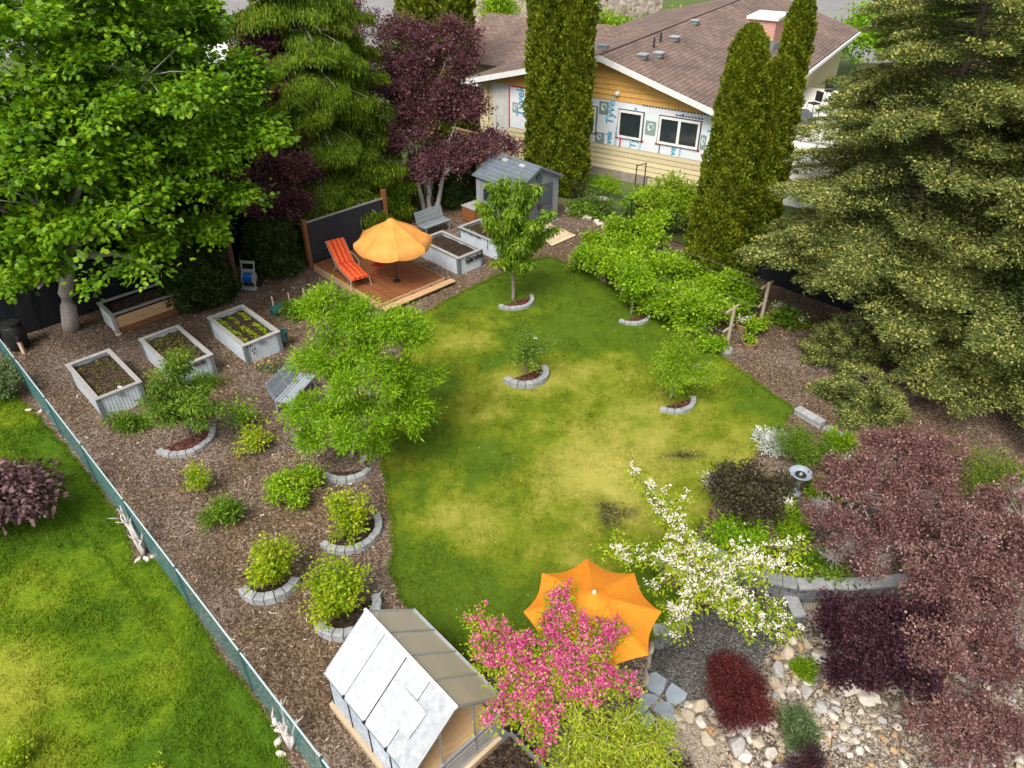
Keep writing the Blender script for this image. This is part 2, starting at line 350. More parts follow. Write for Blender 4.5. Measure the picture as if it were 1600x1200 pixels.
def blades(name, poly, n, mat, fn, st, hmin, hmax, wid, label, z=0.012):
    P = scatter(poly, n); h = rng.uniform(hmin, hmax, n) * np.clip(1 + .34 * wav(P, 6.0) + .24 * wav(P[:, ::-1] + 3, 15.0), .45, 1.8); a = rng.uniform(0, 6.283, n); w = wid * rng.uniform(.6, 1.3, n)
    lean = rng.normal(0, .6, (n, 2)) * h[:, None]
    b = np.column_stack([P, np.full(n, z - .004)]); dx = np.column_stack([np.cos(a) * w, np.sin(a) * w, 0 * a])
    top = b + np.column_stack([lean, h]); vs = np.stack([b - dx, b + dx, top], 1).reshape(-1, 3)
    me = np_mesh(name, vs, np.arange(3 * n), 3, {'dry': fn(P), 'dark_patch': st(P), 'rnd': rng.random(n)})
    return tag(link(name, me, mat), label, 'grass', kind='stuff')
blades('lawn_grass', LAWN, 150000, m_blade, dryness, dark_patch, .025, .06, .010, 'short mottled grass of the garden lawn with dry straw coloured patches')
NL2 = [p for p in [(-16.67, 17.99, 0),(-15.31, 17.65, 0),(-13.25, 15.95, 0),(-11.35, 14.2, 0),(-9.51, 12.31, 0),(-8.79, 11.44, 0),(-8.45, 10.78, 0),(-7.87, 10.82, 0),(-6.63, 9.51, 0),(-5.64, 8.32, 0),(-4.64, 7.4, 0),(-4.08, 6.68, 0),(-3.77, 5.98, 0),(-9.21, 5.98, 0)]]
blades('neighbour_grass', NL2, 80000, m_nblade, dryness2, lambda P: 0 * P[:, 0], .03, .07, .010, 'lush green grass of the lawn outside the chain link fence')

def chips(name, poly, n, mat, size, z, label, cat, holes=()):
    P = scatter(poly, n)
    for h in holes: P = P[~inpoly(P, h)]
    n = len(P); a = rng.uniform(0, 6.283, n); L = size * rng.uniform(.5, 1.6, n); w = L * rng.uniform(.18, .5, n)
    e1 = np.column_stack([np.cos(a), np.sin(a), rng.normal(0, .25, n)]); e2 = np.column_stack([-np.sin(a), np.cos(a), rng.normal(0, .35, n)])
    c = np.column_stack([P, np.full(n, z) + rng.uniform(.004, .022, n)])
    vs = np.stack([c - e1 * L[:, None] - e2 * w[:, None] * .6, c + e1 * L[:, None] * .9 - e2 * w[:, None], c + e1 * L[:, None] + e2 * w[:, None] * .7, c - e1 * L[:, None] * .8 + e2 * w[:, None]], 1).reshape(-1, 3)
    me = np_mesh(name, vs, np.arange(4 * n), 4, {'rnd': rng.random(n)})
    return tag(link(name, me, mat), label, cat, kind='stuff')
def edge_blades(name, poly, per, mat, fn, st, label):
    P = []
    for i in range(len(poly)):
        a = np.array(poly[i][:2]); b = np.array(poly[(i + 1) % len(poly)][:2]); L = np.linalg.norm(b - a); k = int(L * per); f = rng.random(k)[:, None]; nn = np.array([-(b - a)[1], (b - a)[0]]) / L
        P.append(a + (b - a) * f + nn * rng.normal(0, .035, (k, 1)) + nn * (.03 * np.sin(f * L * 7 + i)))
    P = np.vstack(P); n = len(P); h = rng.uniform(.04, .09, n); a = rng.uniform(0, 6.283, n); w = .010 * rng.uniform(.6, 1.3, n); lean = rng.normal(0, .7, (n, 2)) * h[:, None]
    b = np.column_stack([P, np.full(n, .002)]); dx = np.column_stack([np.cos(a) * w, np.sin(a) * w, 0 * a]); vs = np.stack([b - dx, b + dx, b + np.column_stack([lean, h])], 1).reshape(-1, 3)
    return tag(link(name, np_mesh(name, vs, np.arange(3 * n), 3, {'dry': fn(P), 'dark_patch': st(P), 'rnd': rng.random(n)}), mat), label, 'grass', kind='stuff')
edge_blades('lawn_edge_grass', LAWN, 420, m_blade, dryness, lambda P: 0 * P[:, 0], 'ragged longer grass along the edge of the garden lawn')
edge_blades('neighbour_edge_grass', NL2[:13], 300, m_nblade, dryness2, lambda P: 0 * P[:, 0], 'ragged longer grass along the outside of the fence')
m_chip = leafmat('wood_chip', [(0.05, 0.03, 0.018), (0.11, 0.072, 0.045), (0.19, 0.13, 0.09), (0.36, 0.28, 0.21)], 0.0, 0.85, 0.1)
CH1 = [W(2.1, 4.5), W(9, 4.5), W(9, 12), W(17.5, 12), W(24, 20), W(22, 24.5), W(2.1, 25.5)]
CH2 = [(6.37, 19.61, 0),(8.53, 21.44, 0),(10.97, 19.8, 0),(14.59, 16.39, 0),(13.08, 13.24, 0),(10.51, 11.94, 0),(8.85, 14.71, 0),(8.02, 16.39, 0),(7.32, 17.82, 0)]
chips('bark_chips', CH1, 60000, m_chip, .028, 0, 'loose bark chips around the raised beds and shrubs', 'bark chips', [LAWN])
chips('bark_chips_by_spruce', CH2, 14000, m_chip, .026, 0, 'loose bark chips under the spruce trees', 'bark chips', [LAWN])
bpy.data.objects['bark_chips_by_spruce'].name = 'bark_chips.001'
m_lit = leafmat('dry_litter', [(.22, .15, .08), (.34, .25, .14), (.46, .37, .24), (.62, .55, .42)], .1, .8, .1)
chips('leaf_litter', CH1, 2600, m_lit, .035, .01, 'pale dry leaves and chips strewn over the mulch', 'leaf litter', [LAWN])
chips('fallen_petals', LAWN, 260, m_lit, .018, .04, 'few pale fallen leaves dotted over the lawn', 'leaf litter')

# ------------------------------------------------------------------ shared materials
m_white = surf('white_paint', (0.78, 0.78, 0.77), (0.66, 0.66, 0.65), 0.5, 3)
m_glass = surf('dark_glass', (0.035, 0.045, 0.05), (0.02, 0.028, 0.03), 0.06, 1.5, spec=0.6)
m_galv = surf('galvanised_steel', (0.55, 0.58, 0.60), (0.42, 0.45, 0.47), 0.42, 8, metal=0.55, spec=.5)
m_corr = surf('corrugated_steel', (0.66, 0.72, 0.77), (0.56, 0.62, 0.67), 0.4, 2.5, metal=0.1, spec=.5)
m_flash = surf('corner_flashing', (0.30, 0.34, 0.35), (0.22, 0.26, 0.27), 0.4, 5, metal=0.5, spec=.5)
m_cap = surf('weathered_wood', (0.37, 0.355, 0.34), (0.25, 0.235, 0.225), 0.8, 7, stretch=(1, 6, 6), bump=.3)
m_cedar = surf('oiled_cedar', (0.28, 0.112, 0.045), (0.15, 0.058, 0.024), 0.5, 5, stretch=(1, 9, 9), bump=.2, spec=.4)
m_fir = surf('plain_lumber', (0.56, 0.37, 0.20), (0.40, 0.25, 0.13), 0.7, 5, stretch=(1, 8, 8), bump=.2)
m_pale = surf('pale_new_lumber', (0.62, 0.50, 0.35), (0.50, 0.38, 0.25), 0.7, 5, stretch=(1, 8, 8), bump=.2)
m_soil = chipmat('bed_soil', [(0.018, 0.012, 0.008), (0.038, 0.025, 0.017), (0.065, 0.043, 0.03), (0.11, 0.075, 0.052)], 24, 1.0)
m_block = surf('concrete_block', (0.36, 0.37, 0.38), (0.25, 0.26, 0.265), 0.9, 9, bump=.5, bscale=60)
m_blockd = surf('dark_concrete_block', (0.17, 0.175, 0.18), (0.11, 0.115, 0.12), 0.9, 9, bump=.6, bscale=50)
m_black = surf('black_metal', (0.025, 0.025, 0.027), (0.015, 0.015, 0.016), 0.5, 5)
m_bark = surf('brown_bark', (0.16, 0.12, 0.09), (0.08, 0.06, 0.045), 0.9, 9, bump=.8, bscale=30, stretch=(3, 3, .6))
m_gbark = surf('grey_bark', (0.36, 0.31, 0.27), (0.22, 0.18, 0.15), 0.9, 8, bump=.6, bscale=30, stretch=(3, 3, .6))
m_pbark = surf('pale_bark', (0.46, 0.41, 0.38), (0.32, 0.28, 0.26), 0.9, 8, bump=.5, bscale=30)
m_rbark = surf('red_brown_bark', (0.16, 0.085, 0.055), (0.09, 0.045, 0.03), 0.95, 8, bump=.8, bscale=30, stretch=(4, 4, .5))

# ------------------------------------------------------------------ the neighbours' house (local x along the gable wall, local y into the house)
HR = math.radians(-32.0)
m_beige = surf('beige_siding', (0.62, 0.53, 0.33), (0.55, 0.46, 0.28), 0.7, 4)
m_yellow = surf('yellow_siding', (0.72, 0.41, 0.115), (0.64, 0.35, 0.09), 0.65, 3)
m_wrap = surf('house_wrap', (0.80, 0.82, 0.86), (0.72, 0.75, 0.80), 0.5, 2.5, bump=.5, bscale=7)
m_conc = surf('foundation_concrete', (0.30, 0.26, 0.22), (0.2, 0.17, 0.145), 0.95, 4, bump=.3)
m_blue = surf('wrap_print_blue', (0.07, 0.35, 0.52), (0.06, 0.30, 0.46), 0.6, 3)
m_logo = surf('wrap_print_grey_green', (0.26, 0.34, 0.31), (0.17, 0.24, 0.22), 0.6, 30)
m_red = surf('red_tape', (0.55, 0.02, 0.04), (0.45, 0.015, 0.03), 0.5, 3)
m_dtape = surf('dark_tape', (0.06, 0.06, 0.10), (0.04, 0.04, 0.07), 0.5, 3)
def shingles():
    m, nt, p, out = nodes_of('roof_shingles'); p.inputs['Roughness'].default_value = .9; setspec(p, .15)
    tc = nt.nodes.new('ShaderNodeTexCoord'); sx = nt.nodes.new('ShaderNodeSeparateXYZ'); cx = nt.nodes.new('ShaderNodeCombineXYZ')
    nt.links.new(tc.outputs['Object'], sx.inputs[0]); nt.links.new(sx.outputs['Y'], cx.inputs['X']); nt.links.new(sx.outputs['X'], cx.inputs['Y'])
    b = nt.nodes.new('ShaderNodeTexBrick'); b.inputs['Scale'].default_value = 1.0; b.inputs['Brick Width'].default_value = .42; b.inputs['Row Height'].default_value = .22
    b.inputs['Mortar Size'].default_value = .022; b.inputs['Mortar Smooth'].default_value = .4; b.inputs['Bias'].default_value = 0
    b.inputs['Color1'].default_value = (.23, .165, .135, 1); b.inputs['Color2'].default_value = (.162, .118, .099, 1); b.inputs['Mortar'].default_value = (.10, .068, .056, 1)
    nt.links.new(cx.outputs[0], b.inputs['Vector'])
    n = noise(nt, .5, 5, .65, 'Object'); r = ramp(nt, [(.3, (.70, .70, .72)), (.7, (1.16, 1.13, 1.1))]); nt.links.new(n.outputs['Fac'], r.inputs['Fac'])
    mx = nt.nodes.new('ShaderNodeMix'); mx.data_type = 'RGBA'; mx.blend_type = 'MULTIPLY'; mx.inputs['Factor'].default_value = 1
    nt.links.new(b.outputs['Color'], mx.inputs['A']); nt.links.new(r.outputs['Color'], mx.inputs['B']); nt.links.new(mx.outputs['Result'], p.inputs['Base Color'])
    bp = nt.nodes.new('ShaderNodeBump'); bp.inputs['Strength'].default_value = .6; bp.inputs['Distance'].default_value = .02; bp.invert = True
    nt.links.new(b.outputs['Fac'], bp.inputs['Height']); nt.links.new(bp.outputs[0], p.inputs['Normal'])
    return m
m_roof = shingles()
def brickmat():
    m, nt, p, out = nodes_of('red_brick'); p.inputs['Roughness'].default_value = .9; setspec(p, .15)
    tc = nt.nodes.new('ShaderNodeTexCoord'); sx = nt.nodes.new('ShaderNodeSeparateXYZ'); cx = nt.nodes.new('ShaderNodeCombineXYZ'); ad = nt.nodes.new('ShaderNodeMath')
    nt.links.new(tc.outputs['Object'], sx.inputs[0]); nt.links.new(sx.outputs['X'], ad.inputs[0]); nt.links.new(sx.outputs['Y'], ad.inputs[1])
    nt.links.new(ad.outputs[0], cx.inputs['X']); nt.links.new(sx.outputs['Z'], cx.inputs['Y'])
    b = nt.nodes.new('ShaderNodeTexBrick'); b.inputs['Scale'].default_value = 1; b.inputs['Brick Width'].default_value = .24; b.inputs['Row Height'].default_value = .085; b.inputs['Mortar Size'].default_value = .012
    b.inputs['Color1'].default_value = (.46, .15, .09, 1); b.inputs['Color2'].default_value = (.55, .26, .19, 1); b.inputs['Mortar'].default_value = (.5, .42, .37, 1)
    nt.links.new(cx.outputs[0], b.inputs['Vector']); nt.links.new(b.outputs['Color'], p.inputs['Base Color'])
    return m
m_brick = brickmat()
def text_mesh(name, s, size, mat, parent, M, font_shear=0.0, extrude=0.004, offset=0.0):
    cu = bpy.data.curves.new(name, 'FONT'); cu.body = s; cu.size = size; cu.extrude = extrude; cu.shear = font_shear; cu.offset = offset; cu.resolution_u = 2
    cu.align_x = 'LEFT'
    t = bpy.data.objects.new(name, cu); COL.objects.link(t); bpy.context.view_layer.update()
    me = bpy.data.meshes.new_from_object(t.evaluated_get(bpy.context.evaluated_depsgraph_get())); bpy.data.objects.remove(t)
    me.transform(M); me.materials.clear()
    return link(name, me, mat, parent)

S0, S1, SP = -6.45, 6.75, 0.6; ZE, ZP, HL = 3.75, 5.52, 25.0
house = thing('house', 'low brown roofed house with yellow gable, white house wrap and brick chimney', 'house', (3.78, 36.30, 0), HR)
mb = MB(); mb.add([(S0, .06, -.1), (S1, .06, -.1), (S1, .06, ZE), (SP, .06, ZP), (S0, .06, ZE), (S0, HL, -.1), (S1, HL, -.1), (S1, HL, ZE), (SP, HL, ZP), (S0, HL, ZE)],
    [(0, 1, 2, 3, 4), (9, 8, 7, 6, 5), (0, 5, 6, 1), (1, 6, 7, 2), (0, 4, 9, 5), (2, 7, 8, 3), (4, 3, 8, 9)])
mb.build('wall', m_beige, house)
slope = lambda s: ZP - (s - SP) / (S1 - SP) * (ZP - ZE) if s > SP else ZP - (SP - s) / (SP - S0) * (ZP - ZE)
def s_at(z, right): return (SP + (ZP - z) / (ZP - ZE) * (S1 - SP)) if right else (SP - (ZP - z) / (ZP - ZE) * (SP - S0))
# lapped siding boards, one by one
for i in range(5):
    z0 = 0.42 + i * .24
    MB().add([(S0, -.005, z0), (S1, -.005, z0), (S1, .03, z0 + .245), (S0, .03, z0 + .245), (S0, .05, z0), (S1, .05, z0)], [(0, 1, 2, 3), (0, 4, 5, 1)]).build('siding_board', m_beige, house)
z = 3.70; i = 0
while z < ZP - .12:
    h = .232; zt = min(z + h, ZP - .08)
    a0, a1 = (s_at(max(z, ZE), False), s_at(max(z, ZE), True)); b0, b1 = s_at(max(zt, ZE), False), s_at(max(zt, ZE), True)
    MB().add([(a0, -.03, z), (a1, -.03, z), (b1, .012, zt + .005), (b0, .012, zt + .005), (a0, .05, z), (a1, .05, z)], [(0, 1, 2, 3), (0, 4, 5, 1)]).build('siding_board', m_yellow, house)
    z += h
MB().box((-2.0 + 2.2, .0, .18), (6.2, .11, .5)).build('foundation', m_conc, house)
wrap = MB().box(((-4.6 + S1) / 2, .018, 2.64), (S1 + 4.6, .03, 2.10)).build('house_wrap', m_wrap, house)
MB().box((-5.15, .016, 2.5), (.98, .03, 2.4)).build('door', surf('grey_door', (.60, .60, .58), None, .5, 3), house)
MB().box((S0 + .25, .01, 2.6), (.5, .03, 2.2)).build('siding_board', m_beige, house)
def window(s0, s1, z0, z1, panes):
    w = MB(); cx_, cz_ = (s0 + s1) / 2, (z0 + z1) / 2; fr = .10
    w.box((cx_, -.03, z1 - fr / 2), (s1 - s0, .09, fr)); w.box((cx_, -.03, z0 + fr / 2), (s1 - s0, .09, fr))
    w.box((s0 + fr / 2, -.03, cz_), (fr, .09, z1 - z0 - 2 * fr)); w.box((s1 - fr / 2, -.03, cz_), (fr, .09, z1 - z0 - 2 * fr))
    if panes == 2: w.box((cx_, -.03, cz_), (.13, .09, z1 - z0 - 2 * fr))
    f = w.build('window', m_white, house)
    if panes == 2:
        for a, b in ((s0 + fr, cx_ - .065), (cx_ + .065, s1 - fr)): MB().box(((a + b) / 2, -.012, cz_), (b - a, .02, z1 - z0 - 2 * fr)).build('pane', m_glass, f)
    else: MB().box((cx_, -.012, cz_), (s1 - s0 - 2 * fr, .02, z1 - z0 - 2 * fr)).build('pane', m_glass, f)
    t = MB(); g = .05
    t.box((cx_, -.004, z1 + g / 2), (s1 - s0 + 2 * g, .02, g)); t.box((cx_, -.004, z0 - g / 2), (s1 - s0 + 2 * g, .02, g)); t.box((s0 - g / 2, -.004, cz_), (g, .02, z1 - z0)); t.box((s1 + g / 2, -.004, cz_), (g, .02, z1 - z0))
    t.build('flashing_tape', m_dtape, f)
    for x in (s0 - .04, s1 + .04): MB().box((x, -.012, z0 - .03), (.13, .02, .10)).build('red_tape', m_red, f)
window(-0.78, 0.36, 2.05, 3.25, 1); window(1.55, 2.80, 2.05, 3.32, 1); window(3.62, 5.58, 2.08, 3.32, 2)
RV = Matrix.Translation(Vector((0, 0, 0)))
def wrap_text(s, zb, size, txt='Tyvek', small='HomeWrap'):
    M = Matrix(((0, -1, 0, s), (0, 0, -1, -.006), (1, 0, 0, zb), (0, 0, 0, 1)))
    text_mesh('lettering', txt, size, m_blue, wrap, M, .08, .004, .010)
    if small: text_mesh('lettering', small, size * .42, m_blue, wrap, Matrix.Translation(Vector((.27, 0, 0))) @ M, .08, .003)
wrap_text(1.28, 2.55, .56, small=None); wrap_text(1.25, 1.62, .44, 'vek'); wrap_text(2.55, 1.62, .46, 'Tyve'); wrap_text(4.55, 1.62, .44, 'vek'); wrap_text(6.35, 1.72, .60); wrap_text(-3.75, 2.2, .62, small='HomeWrap'); wrap_text(4.75, 3.40, .30, 'e', None); wrap_text(2.45, 3.38, .30, 'v', None); wrap_text(-.35, 3.36, .26, 'Ty', None); wrap_text(-.4, 1.7, .40, 'k', None)
for (s, zc, w_, h_) in [(0.74, 3.28, .50, .60), (0.62, 1.86, .50, .50), (3.2, 2.70, .52, .64), (5.80, 2.45, .26, .64), (-4.25, 2.62, .34, .5)]:
    lg = MB().box((s, -.002, zc), (w_, .02, h_)).build('printed_square', m_logo, wrap)
    sw = MB()
    for k in range(3): sw.tube([(s + (w_ * .34) * math.cos(t * .9 + k) * (1 - t * .14), -.016, zc + (h_ * .36) * math.sin(t * .9 + k) * (1 - t * .14)) for t in range(6)], .012, 4)
    sw.build('printed_swirl', m_wrap, lg)
for (s, z0, z1) in [(-4.62, 1.6, 3.68), (-3.1, 1.6, 3.0), (1.72, 1.6, 2.0)]: MB().box((s, -.004, (z0 + z1) / 2), (.07, .02, z1 - z0)).build('red_tape', m_red, wrap)
MB().box((-3.93, -.004, 3.64), (1.2, .02, .07)).build('red_tape', m_red, wrap)
tp = MB()
for k in range(26): tp.box((2.75 + k * .155, -.004, 3.665), (.10, .02, .055))
for k in range(6): tp.box((3.75, -.004, 1.65 + k * .075), (.06, .02, .05))
for k in range(9): tp.box((4.4 + k * .15, -.004, 3.46), (.10, .02, .06))
tag(tp.build('printed_tape', m_dtape, wrap), kind='stuff')
MB().lathe([(.0, .0), (.10, .0), (.10, .12), (.0, .14)], 10).build('vent_hood', m_white, house).matrix_local = Matrix.Translation(Vector((1.42, -.03, 4.05))) @ Matrix.Rotation(math.pi / 2, 4, 'X')
# roof
OV = .55
def roofplane(sa, za, sb, zb, y0, y1, name='roof'):
    n = MB(); n.slab([(sa, y0, za), (sb, y0, zb), (sb, y1, zb), (sa, y1, za)] if sb > sa else [(sb, y0, zb), (sa, y0, za), (sa, y1, za), (sb, y1, zb)], .16); return n
kR = (ZP - ZE) / (S1 - SP); kL = (ZP - ZE) / (SP - S0); OVS = .75
roof = roofplane(SP, ZP + .20, S1 + OVS, ZE + .20 - kR * OVS, -OV, HL + OV).build('roof', m_roof, house)
roofplane(SP, ZP + .20, S0 - OVS, ZE + .20 - kL * OVS, -OV, HL + OV).build('roof', m_roof, house)
MB().tube([(SP, -OV, ZP + .20), (SP, HL + OV, ZP + .20)], .07, 6).build('ridge_cap', m_roof, roof)
for (sa, za, sb, zb) in [(SP, ZP, S1 + OVS, ZE - kR * OVS), (SP, ZP, S0 - OVS, ZE - kL * OVS)]:
    f = MB(); f.add([(sa, -OV - .05, za + .17), (sb, -OV - .05, zb + .17), (sb, -OV - .05, zb - .09), (sa, -OV - .05, za - .09), (sa, -OV + .0, za + .17), (sb, -OV + .0, zb + .17), (sb, -OV, zb - .09), (sa, -OV, za - .09)],
        [(0, 1, 2, 3), (7, 6, 5, 4), (0, 4, 5, 1), (3, 2, 6, 7), (1, 5, 6, 2), (0, 3, 7, 4)]); f.build('rake_board', m_white, house)
for s_ in (S1 + OVS, S0 - OVS):
    MB().box((s_ + (.05 if s_ > 0 else -.05), HL / 2, ZE - kR * OVS + .06), (.12, HL + 2 * OV - .3, .16)).build('gutter', m_white, house)
MB().box((S0 - .25, -.3, ZE - kL * OVS - .0), (1.0, .5, .12)).build('soffit', m_white, house)
# chimney, vents, pipes on the right roof plane
zr = lambda s: ZP + .20 - (s - SP) * kR
ch = MB().box((4.5, 12.6, zr(4.5) + .50), (1.5, 2.3, 1.66)).build('chimney', m_brick, house)
MB().box((4.5, 12.6, zr(4.5) + 1.40), (1.75, 2.55, .14)).build('cap', m_white, ch)
MB().box((4.5, 11.42, zr(4.5) + .16), (1.7, .08, .42)).build('flashing', m_flash, ch)
MB().box((5.29, 12.6, zr(5.2) + .16), (.08, 2.5, .36)).build('flashing', m_flash, ch)
for (s_, t_) in [(1.9, 1.4), (2.2, 2.6), (1.65, 6.0), (1.1, 10.3)]:
    v = MB().box((s_, t_, zr(s_) + .10), (.40, .40, .18)).build('roof_vent', m_flash, house); MB().box((s_, t_, zr(s_) + .205), (.48, .48, .05)).build('lid', m_galv, v)
for (s_, t_) in [(1.5, 3.6), (1.35, 4.8)]: MB().tube([(s_, t_, zr(s_) - .05), (s_, t_, zr(s_) + .45)], .045, 8).build('vent_pipe', m_black, house)
MB().box((.05, .9, ZP + .26), (.5, .3, .16)).build('roof_vent', m_flash, house)
# cross wing to the left
WY0, WY1, WYM, WS = 4.0, 13.0, 8.5, -11.0
wg = MB(); wg.add([(WS, WY0, -.1), (S0, WY0, -.1), (S0, WY0, 3.6), (WS, WY0, 3.6), (WS, WY1, -.1), (WS, WY1, 3.6), (WS, WYM, 5.2), (S0, WYM, 5.2), (S0, WY1, 3.6)], [(0, 1, 2, 3), (0, 3, 6, 5, 4), (3, 2, 7, 6), (6, 7, 8, 5)]); wg.build('wing_wall', m_beige, house)
def roof_w(y0, z0, y1, z1):
    n = MB(); n.slab([(WS - .5, y0, z0), (SP - .5, y0, z0), (SP - .5, y1, z1), (WS - .5, y1, z1)] if y1 > y0 else [(WS - .5, y1, z1), (SP - .5, y1, z1), (SP - .5, y0, z0), (WS - .5, y0, z0)], .16); return n
def rot_roof(n, name):
    # shingle courses of the wing run across: build the plane turned by a quarter so its own y axis follows its ridge
    me = n.mesh(name); me.transform(Matrix.Rotation(math.pi / 2, 4, 'Z')); o = link(name, me, m_roof, house); o.rotation_euler = (0, 0, -math.pi / 2); return o
rot_roof(roof_w(WY0 - .6, 3.66, WYM, 5.42), 'wing_roof'); rot_roof(roof_w(WY1 + .6, 3.66, WYM, 5.42), 'wing_roof')
vv = MB().box((-4.4, 6.6, 4.72), (.42, .42, .18)).build('roof_vent', m_flash, house); MB().box((-4.4, 6.6, 4.83), (.5, .5, .05)).build('lid', m_galv, vv)
# glazed right wall and raised deck
for k in range(7):
    y = 5.5 + k * 1.35
    wpn = MB().box((S1 + .03, y, 2.85), (.06, 1.1, 1.75)).build('window', m_white, house)
    MB().box((S1 + .07, y, 2.85), (.03, .9, 1.55)).build('pane', surf('sky_glass', (.22, .30, .31), (.14, .2, .21), .08, .8, spec=.6), wpn)
deck2 = MB().box((S1 + 2.6, 8.5, 1.72), (5.0, 15.0, .22)).build('raised_deck', surf('cream_deck', (.70, .67, .60), (.62, .59, .52), .7, 2), house)
MB().box((S1 + 2.6, 1.03, .8), (4.9, .1, 1.7)).build('skirt', m_white, deck2)
rl = MB()
for k in range(11): rl.bar((S1 + 5.0, 1.1 + k * 1.48, 1.8), (S1 + 5.0, 1.1 + k * 1.48, 2.85), .09)
for k in range(5): rl.bar((S1 + .15 + k * 1.2, 1.1, 1.8), (S1 + .15 + k * 1.2, 1.1, 2.85), .09)
rl.bar((S1 + 5.0, 1.0, 2.88), (S1 + 5.0, 16, 2.88), .09); rl.bar((S1, 1.1, 2.88), (S1 + 5.05, 1.1, 2.88), .09)
rl.build('railing', m_white, deck2)
def hpt(s, t, z=0.0): return Matrix.Translation(Vector((3.78, 36.30, 0))) @ (Matrix.Rotation(HR, 4, 'Z') @ Vector((s, t, z)))
def bistro(name, label, s, t, rz):
    c = thing(name, label, 'chair', (s, t, 1.835), HR + rz, 'dark chairs on the raised deck of the house')
    MB().box((0, 0, .62), (.46, .46, .05)).build('seat', m_black, c)
    b = MB(); b.box((0, .23, .95), (.46, .04, .5)); b.build('backrest', m_black, c)
    for x in (-.21, .21):
        for y in (-.21, .21): MB().tube([(x, y, .62), (x * 1.15, y * 1.15, 0)], .016, 5).build('leg', m_black, c)
    return c
bistro('deck_chair', 'tall dark chair on the pale deck, nearer to the thuja columns', *(16.08, 40.03, 1.84)[:2], -.6); bistro('deck_chair', 'tall dark chair on the pale deck, nearer to the spruce branches', *(17.85, 42.68, 1.84)[:2], .5)
gr = thing('covered_barbecue', 'barbecue under a grey cover on the pale deck behind the thuja columns', 'barbecue', (14.08, 36.77, 1.84), HR + .3)
gm = MB(); gm.add([(-.75, -.32, 0), (.75, -.32, 0), (.75, .32, 0), (-.75, .32, 0), (-.8, -.3, .8), (.8, -.3, .8), (.8, .3, .8), (-.8, .3, .8), (-.45, -.2, 1.12), (.45, -.2, 1.12), (.45, .22, 1.15), (-.45, .22, 1.15)],
    [(0, 1, 5, 4), (1, 2, 6, 5), (2, 3, 7, 6), (3, 0, 4, 7), (4, 5, 9, 8), (5, 6, 10, 9), (6, 7, 11, 10), (7, 4, 8, 11), (8, 9, 10, 11)]); gm.build('cover', surf('grey_cover', (.12, .12, .13), (.07, .07, .08), .7, 4), gr, bevel=.05)
# lattice by the house's side steps
lat = thing('lattice_screen', 'brown diagonal lattice railing behind the shed by the house', 'lattice', hpt(-5.4, -2.2, 0), HR - .12)
for x in (-1.3, 1.3): MB().box((x, 0, .85), (.1, .1, 1.7)).build('post', m_cap, lat)
MB().box((0, 0, 1.72), (2.8, .12, .07)).build('rail', m_fir, lat); MB().box((0, 0, .85), (2.5, .08, .07)).build('rail', m_fir, lat)
for k in range(-3, 14):
    for sg in (1, -1):
        x0 = -1.25 + k * .2 if sg > 0 else -1.25 + k * .2 + .8; pts = []
        for f_ in (0, 1): pts.append((x0 + sg * f_ * .8, .02 * sg, .9 + f_ * .8))
        (xa, _, za), (xb, _, zb) = pts; ok = True
        lo, hi = -1.25, 1.25
        def clip(xa, za, xb, zb):
            t0, t1 = 0.0, 1.0; dx = xb - xa
            for sgn, lim in ((1, hi), (-1, -lo)):
                if dx * sgn > 0: t1 = min(t1, (lim - xa * sgn) / (dx * sgn))
                elif dx * sgn < 0: t0 = max(t0, (lim - xa * sgn) / (dx * sgn))
            return t0, t1
        t0, t1 = clip(xa, za, xb, zb)
        if t1 - t0 > .12: MB().bar((xa + (xb - xa) * t0, .02 * sg, za + (zb - za) * t0), (xa + (xb - xa) * t1, .02 * sg, za + (zb - za) * t1), .045, .012, up=(0, 1, 0)).build('slat', m_fir, lat)
# clothes-line style black hoop rail by the foundation
hp = thing('black_handrail', 'small black metal handrail at the basement steps of the house', 'handrail', hpt(3.0, -.7, 0), HR)
MB().tube([(0, 0, 0), (0, 0, 1.1), (0, .0, 1.12)], .03, 6).build('post', m_black, hp); MB().tube([(.45, 0, 0), (.45, 0, 1.3)], .03, 6).build('post', m_black, hp); MB().tube([(-.02, 0, 1.08), (.47, 0, 1.28)], .025, 6).build('rail', m_black, hp)
